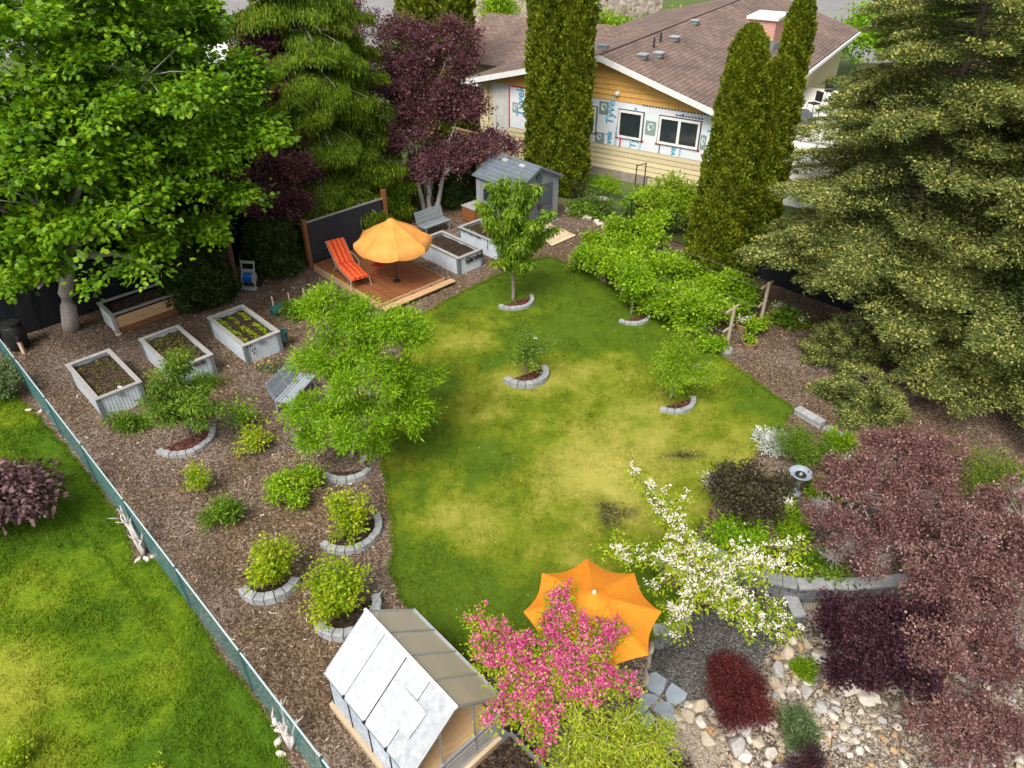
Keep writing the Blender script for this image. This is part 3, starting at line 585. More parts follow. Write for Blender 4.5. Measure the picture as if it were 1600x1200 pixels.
# ------------------------------------------------------------------ fences and screens
m_green = surf('green_vinyl_wire', (0.10, 0.27, 0.26), (0.075, 0.21, 0.20), 0.5, 3)
m_gpost = surf('green_post', (0.03, 0.09, 0.085), (0.02, 0.06, 0.06), 0.5, 3)
m_rail = surf('pale_rail', (0.50, 0.62, 0.65), (0.42, 0.53, 0.56), 0.4, 3, metal=.1)
def chain_fence(name, label, a, b, h, mats, step, pitch, wr, group=None):
    a = Vector(a); b = Vector(b); L = (b - a).length; d = (b - a) / L; rz = math.atan2(d.y, d.x)
    t = thing(name, label, 'fence', a, rz, group); n = int(L / step)
    st = L / n
    for i in range(n + 1): MB().tube([(i * st, 0, -.1), (i * st, 0, h + .04)], .028, 8).build('post', mats[1], t)
    MB().tube([(0, 0, h), (L, 0, h)], .017, 6).build('top_rail', mats[2], t)
    for i in range(n):
        w = MB(); x0, x1 = i * st, (i + 1) * st
        for sg in (1, -1):
            k = x0 - h
            while k < x1 + h:
                xa, za, xb, zb = (k, .03, k + h, h) if sg > 0 else (k + h, .03, k, h)
                t0 = max(0, min((x0 - xa) / (xb - xa), (x1 - xa) / (xb - xa))); t1 = min(1, max((x0 - xa) / (xb - xa), (x1 - xa) / (xb - xa)))
                if t1 - t0 > .03: w.tube([(xa + (xb - xa) * t0, sg * .006, za + (zb - za) * t0), (xa + (xb - xa) * t1, sg * .006, za + (zb - za) * t1)], wr, 3, cap=False)
                k += pitch
        tag(w.build('wire_mesh', mats[0], t), kind='stuff')
    return t
chain_fence('chain_link_fence', 'green chain link fence with pale top rail beside the neighbouring lawn', W(1.97, 24.8), W(1.97, 3.6), 1.2, (m_green, m_gpost, m_rail), 2.65, .060, .0017)
chain_fence('chain_link_fence', 'black chain link fence between the shed and the bush by the house', W(24.2, 20.8), W(24.2, 14.0), 1.2, (m_black, m_black, m_black), 2.3, .075, .004)
m_screen = surf('black_screen_fabric', (0.012, 0.013, 0.017), (0.007, 0.008, 0.010), 0.75, 1.2, bump=.2, bscale=3)
def screen(name, label, a, b, h, wave=.03):
    a = Vector(a); b = Vector(b); L = (b - a).length; d = (b - a) / L; t = thing(name, label, 'screen', a, math.atan2(d.y, d.x))
    n = int(L / .25); vs = []; fs = []
    for i in range(n + 1):
        y = wave * math.sin(i * .9) + wave * .6 * math.sin(i * 2.3)
        vs += [(i * L / n, y * .5, .02), (i * L / n, y, h * .5), (i * L / n, 0, h)]
    for i in range(n):
        for j in (0, 1): fs.append((i * 3 + j, i * 3 + 3 + j, i * 3 + 4 + j, i * 3 + 1 + j))
    m = MB(); m.add(vs, fs); fb = m.build('fabric', m_screen, t)
    md = fb.modifiers.new('thickness', 'SOLIDIFY'); md.thickness = .006
    k = max(2, int(L / 2.6))
    for i in range(k + 1): MB().tube([(i * L / k, .06, -.1), (i * L / k, .06, h + .05)], .03, 6).build('post', m_black, t)
    return t
screen('black_screen_fence', 'black fabric screen fence half hidden under the spruce branches', W(23.75, 14.2), W(23.75, 0.5), 1.75)
screen('black_screen_fence', 'black fabric screen fence in the dark behind the maple trunk', W(2.1, 25.9), W(10.5, 25.9), 1.8)
screen('black_screen_fence', 'black fabric screen fence in the dark behind the purple plum stems', W(11.0, 26.2), W(20.0, 26.2), 1.8)

# ------------------------------------------------------------------ raised beds
def corrug(L, H, amp=.020, per=.088):
    k = int(L / per); vs = []; fs = []; prof = []
    for i in range(k):
        for f_, d_ in ((0, 0), (.60, 0), (.68, amp * 1.3), (.90, amp * 1.3)): prof.append(((i + f_) * L / k, d_))
    prof.append((L, 0)); n = len(prof) - 1
    for x, y in prof: vs += [(x, y, 0), (x, y, H)]
    for i in range(n): fs.append((2 * i, 2 * i + 2, 2 * i + 3, 2 * i + 1))
    return vs, fs
BW, BL_, BH = 1.22, 2.40, .71
_pw = MB(); _pw.add(*corrug(BW - .04, BH - .05)); ME_PW = _pw.mesh('panel_short'); _pl = MB(); _pl.add(*corrug(BL_ - .04, BH - .05)); ME_PL = _pl.mesh('panel_long')
for me in (ME_PW, ME_PL): me.materials.append(m_corr)
_c = MB().box((0, 0, 0), (.12, .008, BH - .05)); _c.box((-.056, .06, 0), (.008, .112, BH - .05)); ME_FL = _c.mesh('flashing'); ME_FL.materials.append(m_flash)
def bed_frame(t, w, l, h, wood_front=False):
    pw, pl = (ME_PW, ME_PL) if not wood_front else (None, None)
    if not wood_front:
        for (me, p, r) in ((ME_PW, (.02, .02, 0), 0), (ME_PW, (w - .02, l - .02, 0), math.pi), (ME_PL, (w - .02, .02, 0), math.pi / 2), (ME_PL, (.02, l - .02, 0), -math.pi / 2)):
            o = link('side_panel', me, None, t); o.location = p; o.rotation_euler = (0, 0, r)
        for (p, r) in (((.05, -.002, .335), 0), ((w + .002, .05, .335), math.pi / 2), ((w - .05, l + .002, .335), math.pi), ((-.002, l - .05, .335), -math.pi / 2)):
            o = link('corner_flashing', ME_FL, None, t); o.location = p; o.rotation_euler = (0, 0, r)
    cw, ct = .13, .04
    for (c, d) in (((w / 2, cw / 2 - .03, h), (w + .06, cw, ct)), ((w / 2, l - cw / 2 + .03, h), (w + .06, cw, ct)), ((cw / 2 - .03, l / 2, h + .003), (cw, l - 2 * cw + .06, ct)), ((w - cw / 2 + .03, l / 2, h + .003), (cw, l - 2 * cw + .06, ct))):
        MB().box(c, d).build('cap_board', m_cap, t, bevel=.006)
    n = 8; vs = []; fs = []
    for i in range(n + 1):
        for j in range(n + 1): vs.append((.06 + (w - .12) * i / n, .06 + (l - .12) * j / n, h - .13 + random.uniform(-.025, .03)))
    for i in range(n):
        for j in range(n): a = i * (n + 1) + j; fs.append((a, a + n + 1, a + n + 2, a + 1))
    m = MB(); m.add(vs, fs); m.build('soil', m_soil, t, smooth=True)
def raised_bed(u, v, label):
    t = thing('raised_bed', label, 'raised bed', W(u, v), YA, 'corrugated metal raised garden beds'); bed_frame(t, BW, BL_, BH); return t
def uv(p): return (p[0] * CU + p[1] * SU, -p[0] * SU + p[1] * CU)
B1 = raised_bed(*uv((-11.38, 15.9, 0)), 'corrugated raised bed nearest the green fence with seedling rows')
b2r = uv((-8.97, 18.18, 0)); B2 = raised_bed(b2r[0] - BW, b2r[1], 'corrugated raised bed, middle one of the left three, with dark plaque')
B3 = raised_bed(*uv((-8.18, 18.65, 0)), 'corrugated raised bed with green pot hung on its corner')
B5 = raised_bed(*uv((-2, 24.75, 0)), 'corrugated raised bed with black Garden lettering beside the wooden deck')
B6 = raised_bed(*uv((-0.5, 25.99, 0)), 'corrugated raised bed with black hook behind the cherry tree')
# Garden lettering in black metal
M = Matrix(((1, 0, 0, .30), (0, 0, -1, -.022), (0, 1, 0, .42), (0, 0, 0, 1)))
text_mesh('lettering', 'Garden', .30, m_black, B5, M, .25, .008, .006)
MB().bar((.30, -.022, .40), (.98, -.022, .40), .012).build('sign_bar', m_black, B5)
pl = MB()
for k in range(7): pl.box((.62 + k * .055, -.025, .60 + .02 * math.sin(k * 2.1)), (.05, .02, .08 + .03 * math.sin(k * 1.7)))
pl.build('plaque', surf('dark_plaque', (.10, .05, .05), (.05, .03, .035), .7, 9), B2)
MB().box((.62, -.024, .60), (.17, .02, .06)).build('plaque', m_flash, B1)
dk = MB()
for (x, z) in ((.10, .64), (.20, .645), (.22, .46), (.31, .48), (.27, .34)): dk.box((x, -.024, z), (.035, .02, .055))
dk.build('decal', m_black, B3); MB().box((.58, -.024, .60), (.20, .02, .07)).build('plaque', m_flash, B3)
hk = MB(); hk.tube([(-.03, .62, .70), (-.04, .62, .50), (-.04, .66, .38), (-.04, .60, .34)], .014, 5); hk.build('hook', m_black, B6)
for k in range(3): MB().box((-.036, 1.2 + k * .42, .66), (.02, .34, .025)).build('strip', m_black, B6)
pot = thing('hanging_pot', 'dark green pot hung on the corner of a raised bed', 'pot', W(uv((-8.18, 18.65, 0))[0] + BW + .14, uv((-8.18, 18.65, 0))[1] + .12, .28), 0)
MB().lathe([(.0, 0), (.12, 0), (.16, .30), (.175, .30), (.175, .34), (.14, .34), (.12, .04), (0, .04)], 16).build('body', m_gpost, pot, smooth=False); MB().tube([(-.16, 0, .32), (-.1, 0, .42), (.1, 0, .42), (.16, 0, .32)], .01, 5).build('handle', m_gpost, pot)
wt = MB().box((0, 0, 0), (.10, .07, .012)).build('seed_tag', m_white); tag(wt, 'small white tag lying on the soil of the fence side bed', 'tag'); wt.location = B1.location + (Matrix.Rotation(YA, 3, 'Z') @ Vector((.72, .30, .635))); wt.rotation_euler = (.2, .3, .4)
# the bed with a wooden front under the maple
b4 = thing('raised_bed', 'raised bed with orange brown plank front under the maple leaves', 'raised bed', W(5.05, 23.75), YA)
bed_frame(b4, 2.35, 1.2, BH, True)
for k in range(3): MB().box((1.175, .03, .10 + k * .20), (2.15, .035, .19)).build('plank', m_cedar if k == 0 else m_fir, b4)
for x in (.03, 2.32): MB().box((x, .01, .34), (.10, .10, .66)).build('post', m_cap, b4); MB().lathe([(.10, 0), (.11, .04), (.0, .05)], 10, (x, -.02, 0)).build('foot', m_pale, b4)
for x, r in ((.0, 0), (2.35, 0)):
    n = MB(); n.add(*corrug(1.1, BH - .06)); o = n.build('side_panel', m_corr, b4); o.location = (x, .06 if x > 0 else 1.16, 0); o.rotation_euler = (0, 0, math.pi / 2 if x > 0 else -math.pi / 2)

# ------------------------------------------------------------------ deck, screen, furniture
DU0, DU1, DV0, DV1, DZ = 12.25, 15.1, 18.95, 23.25, .30
dk = thing('wooden_deck', 'low oiled wooden deck with a step beside the lawn', 'deck', W(DU0, DV0), YA)
nb = 22; bw = (DU1 - DU0) / nb
me_b = MB().box((0, 0, 0), (bw - .020, DV1 - DV0, .035)).mesh('deck_board', bevel=.003)
for i in range(nb): o = link('deck_board', me_b, m_cedar, dk); o.location = ((i + .5) * bw, (DV1 - DV0) / 2, DZ - .018)
MB().box(((DU1 - DU0) / 2, -.02, .14), (DU1 - DU0 + .08, .04, .25)).build('fascia', m_fir, dk); MB().box((-.02, 2.15, .14), (.04, 4.3, .25)).build('fascia', m_fir, dk); MB().box((DU1 - DU0 + .02, 2.15, .14), (.04, 4.3, .25)).build('fascia', m_fir, dk)
for k in range(2): MB().box((1.5, -.14 - k * .15, .15), (3.2, .14, .035)).build('step_board', m_fir, dk)
for x in (.2, 1.5, 2.9): MB().box((x, -.2, .06), (.06, .28, .13)).build('step_bearer', m_black, dk)
for x in (.6, 1.35, 2.2, 2.85): MB().box((x, -.045, .17), (.04, .012, .10)).build('deck_light', m_black, dk)
ps = thing('privacy_screen', 'black panel stretched between two wooden posts behind the lounger', 'screen', W(12.25, 23.5), YA)
for x, hgt in ((0, 2.0), (3.65, 2.2)): MB().box((x, 0, hgt / 2), (.16, .16, hgt)).build('post', m_cedar, ps, bevel=.01)
MB().box((1.825, .02, 1.02), (3.45, .03, 1.6)).build('panel', surf('charcoal_panel', (.035, .036, .045), (.025, .026, .034), .6, 2), ps)
MB().box((1.825, .0, 1.86), (3.5, .05, .06)).build('rail', m_cap, ps)
for x in (.12, 3.53):
    g = MB()
    for k in range(16): g.box((x, -.03, .25 + k * .1), (.06, .04, .05))
    g.build('lacing', m_black, ps)

m_or1 = None
def fabric(name, c1, c2, trans=.25):
    m, nt, p, out = nodes_of(name); MATS[name] = m; p.inputs['Roughness'].default_value = .85; setspec(p, .1)
    n = noise(nt, 2.2, 4, .6, 'Object'); r = ramp(nt, [(.3, c2), (.7, c1)]); nt.links.new(n.outputs['Fac'], r.inputs['Fac']); nt.links.new(r.outputs[0], p.inputs['Base Color'])
    t = nt.nodes.new('ShaderNodeBsdfTranslucent'); nt.links.new(r.outputs[0], t.inputs['Color']); s = nt.nodes.new('ShaderNodeMixShader'); s.inputs['Fac'].default_value = trans
    nt.links.new(p.outputs[0], s.inputs[1]); nt.links.new(t.outputs[0], s.inputs[2]); nt.links.new(s.outputs[0], out.inputs['Surface'])
    b = nt.nodes.new('ShaderNodeBump'); b.inputs['Strength'].default_value = .45; b.inputs['Distance'].default_value = .05; nb_ = noise(nt, 5, 3, .6, 'Object'); nt.links.new(nb_.outputs['Fac'], b.inputs['Height']); nt.links.new(b.outputs[0], p.inputs['Normal'])
    return m
m_fad = fabric('faded_orange_canvas', (0.80, 0.40, 0.12), (0.76, 0.31, 0.06)); m_org = fabric('bright_orange_canvas', (0.84, 0.30, 0.03), (0.79, 0.26, 0.025))
def umbrella(label, loc, rz, R, zrim, ztop, mat, valance, concave, pole_mat, open_r=.17):
    t = thing('garden_umbrella', label, 'umbrella', loc, rz); N = 8
    nr, na = 7, 6; vs = []; fs = []
    for i in range(nr + 1):
        f = i / nr; r = open_r * .5 + (R - open_r * .5) * f
        for j in range(na + 1):
            a = (j / na) * 2 * math.pi / N; mid = 1 - abs(2 * j / na - 1) ** 2
            rr = r * (1 - (1 - math.cos(math.pi / N)) * mid * 0.9) * (1 - concave * mid * f ** 2.0)
            zz = ztop - (ztop - zrim) * (f ** 1.12) - .05 * mid * f * (1 + concave * 2) + .0
            vs.append((rr * math.cos(a), rr * math.sin(a), zz))
    q = na + 1
    for i in range(nr):
        for j in range(na): fs.append((i * q + j, (i + 1) * q + j, (i + 1) * q + j + 1, i * q + j + 1))
    if valance:
        b = len(vs)
        for j in range(na + 1):
            x, y, z = vs[nr * q + j]; mid = 1 - abs(2 * j / na - 1) ** 2
            vs.append((x * 1.012, y * 1.012, z - valance * (.75 + .3 * mid)))
        for j in range(na): fs.append((nr * q + j, b + j, b + j + 1, nr * q + j + 1))
    pm = MB(); pm.add(vs, fs); me = pm.mesh('canopy_panel', smooth=True); me.materials.append(mat)
    for k in range(N): o = link('canopy_panel', me, None, t); o.rotation_euler = (0, 0, 2 * math.pi * k / N)
    for k in range(N):
        a = 2 * math.pi * k / N; MB().bar((open_r * math.cos(a), open_r * math.sin(a), ztop - (ztop - zrim) * .06 + .012), (R * .55 * math.cos(a), R * .55 * math.sin(a), ztop - (ztop - zrim) * (.55 ** 1.12) + .010), .028, .006).build('seam', mat, t); MB().bar((R * .55 * math.cos(a), R * .55 * math.sin(a), ztop - (ztop - zrim) * (.55 ** 1.12) + .010), (R * .99 * math.cos(a), R * .99 * math.sin(a), zrim + .012), .028, .006).build('seam', mat, t)
    cp = MB(); pr = [(open_r * 1.6, ztop - (ztop - zrim) * .16 - .0), (open_r * .9, ztop - .01), (.03, ztop + .07)]
    for r, z in pr:
        for k in range(16):
            a = 2 * math.pi * k / 16; cp.v.append((r * math.cos(a) * (1 if k % 2 == 0 else .93), r * math.sin(a) * (1 if k % 2 == 0 else .93), z + .035))
    for i in range(2):
        for k in range(16): cp.f.append((i * 16 + k, i * 16 + (k + 1) % 16, (i + 1) * 16 + (k + 1) % 16, (i + 1) * 16 + k))
    cp.build('vent_cap', mat, t, smooth=True); MB().lathe([(.0, ztop + .17), (.03, ztop + .15), (.035, ztop + .08), (.02, ztop + .05)], 8).build('finial', pole_mat, t)
    MB().tube([(0, 0, 0), (0, 0, ztop)], .02, 8).build('pole', pole_mat, t)
    for k in range(N):
        a = 2 * math.pi * k / N; MB().bar((.03 * math.cos(a), .03 * math.sin(a), ztop - .03), (R * .985 * math.cos(a), R * .985 * math.sin(a), zrim - .015), .014).build('rib', pole_mat, t)
        MB().bar((.03 * math.cos(a), .03 * math.sin(a), zrim - .12), (R * .5 * math.cos(a), R * .5 * math.sin(a), (zrim + ztop) / 2 - .03), .010).build('strut', pole_mat, t)
    MB().lathe([(.0, .0), (.13, .0), (.13, .04), (.05, .06), (.035, .2), (.0, .2)], 16).build('base', m_black, t)
    return t
m_upole = surf('bronze_pole', (.10, .05, .03), (.06, .03, .02), .5, 4)
umbrella('faded orange umbrella with hanging valance over the wooden deck', W(13.64, 19.87, DZ), .25, 1.38, 1.62, 2.33, m_fad, .22, .02, m_upole)
umbrella('bright orange star shaped umbrella behind the pink blossom tree', ((1.42, 8.1, 2.25)[0], (1.42, 8.1, 2.25)[1], -.25), 0, 1.22, 2.08, 2.50, m_org, 0, .085, m_white)
st = thing('folding_stool', 'small red folding stool in the shade under the deck umbrella', 'stool', W(13.45, 20.75, DZ), YA + .3)
m_redc = surf('red_canvas', (.40, .03, .03), (.3, .02, .02), .7, 5)
MB().box((0, 0, .42), (.34, .34, .03)).build('seat', m_redc, st)
for x in (-.2, .2): MB().tube([(x, -.2, 0), (x, .2, .42)], .014, 5).build('leg', m_redc, st); MB().tube([(x, .2, 0), (x, -.2, .42)], .014, 5).build('leg', m_redc, st)

# chaise lounge: local y from foot (0) to head
fo = W(12.42, 20.35, DZ); hd = W(12.95, 22.75, DZ); ang = math.atan2((hd - fo).y, (hd - fo).x) - math.pi / 2
lg = thing('chaise_lounge', 'metal chaise lounge with red and orange striped cushion on the deck', 'lounger', fo, ang)
def cush():
    m, nt, p, out = nodes_of('striped_cushion'); p.inputs['Roughness'].default_value = .85; setspec(p, .1)
    tc = nt.nodes.new('ShaderNodeTexCoord'); sx = nt.nodes.new('ShaderNodeSeparateXYZ'); nt.links.new(tc.outputs['Object'], sx.inputs[0])
    q = nt.nodes.new('ShaderNodeMath'); q.operation = 'MULTIPLY_ADD'; q.inputs[1].default_value = 1 / .66; q.inputs[2].default_value = .5; nt.links.new(sx.outputs['X'], q.inputs[0])
    A, B_ = (.75, .115, .035), (.22, .015, .015); st_ = []
    for k in range(4):
        c = .125 + k * .25; st_ += [(c - .125, A), (c - .03, B_), (c + .0, A), (c + .012, B_), (c + .035, A)]
    r = ramp(nt, [(0, A), (.19, B_), (.24, A), (.27, B_), (.30, A), (.46, B_), (.50, A), (.53, B_), (.56, A), (.72, B_), (.76, A), (.79, B_), (.82, A)], 'CONSTANT'); nt.links.new(q.outputs[0], r.inputs['Fac']); nt.links.new(r.outputs[0], p.inputs['Base Color'])
    return m
m_cush = cush()
def pad(y0, z0, y1, z1, n=5):
    vs = []; fs = []; L = math.hypot(y1 - y0, z1 - z0); nx = 8
    ny_, nz_ = -(z1 - z0) / L, (y1 - y0) / L
    for i in range(n * 3 + 1):
        f = i / (n * 3); th_ = .06 + .035 * abs(math.sin(math.pi * f * n)) ** .6
        for j in range(nx + 1):
            x = -.33 + .66 * j / nx; e = th_ * (1 - (abs(x) / .33) ** 6 * .6)
            vs.append((x, y0 + (y1 - y0) * f + ny_ * e, z0 + (z1 - z0) * f + nz_ * e))
    q = nx + 1
    for i in range(n * 3):
        for j in range(nx): fs.append((i * q + j, i * q + j + 1, (i + 1) * q + j + 1, (i + 1) * q + j))
    m = MB(); m.add(vs, fs)
    m.box((0, (y0 + y1) / 2, (z0 + z1) / 2), (.65, L, .04), M=Matrix.Rotation(math.atan2(z1 - z0, y1 - y0), 3, 'X')); return m
pad(.02, .36, 1.45, .36, 4).build('seat_cushion', m_cush, lg, smooth=False); pad(1.47, .38, 2.30, .98, 3).build('back_cushion', m_cush, lg)
m_ch = surf('champagne_metal', (.52, .46, .40), (.42, .37, .32), .4, 4, metal=.4)
for x in (-.35, .35):
    MB().tube([(x, 0, .33), (x, 1.47, .33), (x, 2.33, .97)], .018, 6).build('side_rail', m_ch, lg)
    MB().tube([(x, .05, .33), (x * 1.1, -.02, 0)], .018, 6).build('leg', m_ch, lg); MB().tube([(x, 1.5, .33), (x * 1.1, 1.75, 0)], .018, 6).build('leg', m_ch, lg)
    MB().tube([(x, 1.0, .33), (x * 1.12, 1.05, .55), (x * 1.12, 1.5, .60), (x, 1.85, .62)], .016, 6).build('armrest', m_ch, lg)
MB().tube([(-.35, 2.33, .97), (.35, 2.33, .97)], .018, 6).build('top_rail', m_ch, lg)

m_bench = surf('grey_painted_slat', (.23, .26, .275), (.16, .185, .20), .55, 6, stretch=(1, 6, 6))
m_bench2 = surf('blue_grey_slat', (.33, .37, .41), (.25, .285, .32), .55, 6, stretch=(1, 6, 6))
def bench(label, loc, rz, L, mat):
    t = thing('garden_bench', label, 'bench', loc, rz)
    for k in range(6): MB().box((0, -.24 + k * .085, .42 + .008 * abs(k - 3)), (L, .07, .025)).build('seat_slat', mat, t)
    R = Matrix.Rotation(math.radians(72), 3, 'X')
    for k in range(6): MB().box((0, .25 + (.05 + k * .085) * .30, .46 + (.05 + k * .085) * .95), (L, .07, .022), M=R).build('back_slat', mat, t)
    for x in (-L / 2 + .08, 0, L / 2 - .08):
        s = MB(); s.bar((x, .22, .40), (x, .42, .98), .035); s.bar((x, -.26, .395), (x, .26, .395), .035); s.build('bracket', mat, t)
    for x in (-L / 2 + .08, L / 2 - .08):
        for y in (-.24, .24): MB().bar((x, y, 0), (x, y, .40), .05).build('leg', mat, t)
    return t
bench('dark grey slatted bench under the purple plum by the shed', W(17.85, 22.85), YA, 1.42, m_bench)
bench('blue grey slatted bench half under the bright green tree', (-6.22, 16.85, 0), math.radians(73.5), 1.45, m_bench2)

# hose reel cart
hr = thing('hose_reel', 'grey hose reel cart with coiled blue hose under the trees', 'hose reel', W(9.85, 23.75), YA - .9)
m_gpl = surf('grey_plastic', (.38, .38, .37), (.3, .3, .29), .5, 4)
for x in (-.24, .24): MB().tube([(x, -.15, .05), (x, .12, .95)], .022, 6).build('side_rail', m_gpl, hr)
MB().box((0, .12, .95), (.54, .05, .09)).build('handle', m_gpl, hr); MB().box((0, .02, .66), (.50, .04, .12)).build('crossbar', m_gpl, hr); MB().box((0, -.22, .06), (.62, .20, .06)).build('foot', m_gpl, hr)
dr = MB()
for k in range(9): dr.tube([(-.17 + k * .0425, .0 + .17 * math.cos(a), .38 + .17 * math.sin(a)) for a in [i * math.pi / 6 for i in range(13)]], .022, 5)
dr.build('hose', surf('blue_hose', (.015, .14, .55), (.01, .10, .42), .4, 4), hr)
for x in (-.2, .2): MB().tube([(x - .01, 0, .38), (x + .01, 0, .38)], .21, 14).build('drum_flange', m_gpl, hr)
for x in (-.3, .3): MB().tube([(x - .03, .12, .13), (x + .03, .12, .13)], .13, 12).build('wheel', m_black, hr)
gb = thing('green_lid', 'flat dark green lidded box on the mulch by the raised beds', 'box', W(9.6, 21.3), YA + .2)
MB().box((0, 0, .10), (.50, .34, .20)).build('body', m_gpost, gb); MB().box((0, 0, .22), (.56, .38, .05)).build('lid', surf('green_lid', (.03, .14, .125), (.02, .1, .09), .5, 4), gb, bevel=.01)
for i, (px_, lab) in enumerate([((-8.38, 22.33, 0), 'short wooden stake beside the flat green box'), ((-7.88, 22.61, 0), 'short wooden stake, middle one by the low shrub'), ((-7.44, 22.94, 0), 'tall wooden stake nearest the deck'), ((-7.02, 22.42, 0), 'small wooden stake tip among the leaves near the deck')]):
    s_ = thing('wooden_stake', lab, 'stake', px_, .3 * i, 'wooden stakes in the mulch near the deck'); m = MB(); m.box((0, 0, .18), (.045, .025, .46)); m.build('shaft', m_pale, s_); m = MB(); m.add([(-.0225, -.0125, .41), (.0225, -.0125, .41), (.0225, .0125, .41), (-.0225, .0125, .41), (0, 0, .45)], [(0, 1, 4), (1, 2, 4), (2, 3, 4), (3, 0, 4)]); m.build('tip', m_pale, s_)
sl = thing('path_light', 'blue green disc light on the mulch by the wooden post', 'light', W(11.2, 23.7), 0)
MB().lathe([(0, 0), (.10, 0), (.13, .05), (.10, .09), (0, .10)], 14).build('disc', surf('teal_plastic', (.05, .20, .24), (.04, .15, .18), .4, 4), sl)
mk = thing('marker_post', 'short pale post with dark cap in the corner behind the green fence', 'post', (-15.52, 19.35, 0), 0)
MB().box((0, 0, .22), (.09, .09, .44)).build('shaft', m_pale, mk); MB().lathe([(.0, .44), (.07, .44), (.07, .56), (.05, .62), (0, .64)], 8).build('cap', m_black, mk)
bn = thing('rain_barrel', 'black rain barrel in the dark corner behind the green fence', 'barrel', W(2.5, 25.1), 0)
MB().lathe([(0, 0), (.26, 0), (.32, .25), (.33, .5), (.30, .82), (.25, .9), (0, .92)], 18).build('body', m_black, bn, smooth=True); MB().lathe([(.0, .96), (.28, .95), (.29, .90), (.27, .90)], 18).build('lid', m_black, bn)

# ------------------------------------------------------------------ shed
m_shed = surf('grey_resin', (.27, .29, .315), (.215, .23, .255), .6, 5, stretch=(6, 6, .5)); m_sroof = surf('slate_resin', (.15, .175, .205), (.11, .13, .155), .6, 4); m_sdoor = surf('charcoal_resin', (.10, .115, .14), (.075, .085, .105), .55, 4)
SW, SD, SE, SPK = 2.5, 2.5, 2.0, 2.62
sh = thing('garden_shed', 'grey resin garden shed with charcoal double doors beside the thuja', 'shed', W(20.1, 20.15), YA)
mb = MB(); mb.add([(0, 0, 0), (SW, 0, 0), (SW, 0, SE), (SW / 2, 0, SPK), (0, 0, SE), (0, SD, 0), (SW, SD, 0), (SW, SD, SE), (SW / 2, SD, SPK), (0, SD, SE)], [(0, 1, 2, 3, 4), (9, 8, 7, 6, 5), (1, 6, 7, 2), (5, 0, 4, 9)]); mb.build('wall', m_shed, sh)
for x in [.12, .30, SW - .30, SW - .12]: MB().box((x, -.012, SE / 2), (.13, .02, SE - .1)).build('wall_panel', m_shed, sh)
for k in range(8): MB().box((-.012, .16 + k * .31, SE / 2), (.02, .27, SE - .06)).build('wall_panel', m_shed, sh)
for k in range(8): MB().box((SW + .012, .16 + k * .31, SE / 2), (.02, .27, SE - .06)).build('wall_panel', m_shed, sh)
sl_ = (SPK - SE) / (SW / 2)
for sg in (-1, 1):
    x0 = SW / 2; x1 = SW / 2 + sg * (SW / 2 + .14); z1 = SPK - sl_ * (SW / 2 + .14)
    pts = [(x0, -.16, SPK + .05), (x1, -.16, z1 + .05), (x1, SD + .12, z1 + .05), (x0, SD + .12, SPK + .05)]
    r_ = MB().slab(pts if sg > 0 else pts[::-1], .05).build('roof', m_sroof, sh)
    for k in range(7):
        f = k / 7 + .07; xx = x0 + (x1 - x0) * f; zz = SPK + .05 + (z1 - SPK) * f
        MB().box((xx, SD / 2, zz + .008), (.035, SD + .26, .02), M=Matrix.Rotation(math.atan(sl_) * sg, 3, 'Y')).build('roof_rib', m_sroof, r_)
    for k in range(2): MB().box((x0 + (x1 - x0) * .17, .75 + k * 1.0, SPK + .05 + (z1 - SPK) * .17 + .012), (.17, .30, .02), M=Matrix.Rotation(math.atan(sl_) * sg, 3, 'Y')).build('skylight', m_gpl, r_)
    MB().bar((x0, -.165, SPK + .02), (x1, -.165, z1 + .02), .025, .10).build('rake_trim', m_sroof, sh)
for x0, lab in ((.43, 0), (1.26, 1)):
    d = MB().box((x0 + .405, -.03, .93), (.80, .05, 1.82)).build('door', m_sdoor, sh)
    for z_ in (.55, 1.32): MB().box((x0 + .405, -.06, z_), (.58, .02, .62)).build('panel', m_sdoor, d)
    MB().box((x0 + (.74 if lab == 0 else .07), -.075, .95), (.03, .04, .22)).build('handle', m_black, d)
MB().lathe([(0, 0), (.17, 0), (.17, .05), (.14, .06), (0, .055)], 16).build('gable_vent', m_sdoor, sh).matrix_local = Matrix.Translation(Vector((SW / 2, -.005, 2.18))) @ Matrix.Rotation(math.pi / 2, 4, 'X')
wn_ = MB().box((-.03, 1.75, 1.3), (.05, .5, .55)).build('window', m_sdoor, sh); MB().box((-.06, 1.75, 1.3), (.02, .42, .47)).build('pane', m_glass, wn_)
MB().box((SW / 2, SD / 2, -.02), (SW + .12, SD + .14, .10)).build('base', m_block, sh)
rp = thing('wooden_ramp', 'pale plank ramp leading up to the shed doors', 'ramp', W(20.35, 18.35), YA)
for k in range(11):
    f = (k + .5) / 11; MB().box((.72, f * 1.7, .05 + f * .10), (1.44, 1.7 / 11 - .010, .035), M=Matrix.Rotation(.06, 3, 'X')).build('plank', m_pale, rp)
for x in (.1, 1.34): MB().box((x, .9, .05), (.05, 1.6, .08)).build('runner', m_fir, rp)
cr = thing('wooden_crate', 'orange brown plank box behind the shed corner', 'crate', W(19.55, 22.2), YA)
for k in range(3): MB().box((.4, 0, .16 + k * .2), (.8, .03, .19)).build('plank', m_cedar, cr); MB().box((0, .4, .16 + k * .2), (.03, .8, .19)).build('plank', m_cedar, cr)
MB().box((.4, .4, .69), (.86, .86, .03)).build('lid', m_cap, cr)

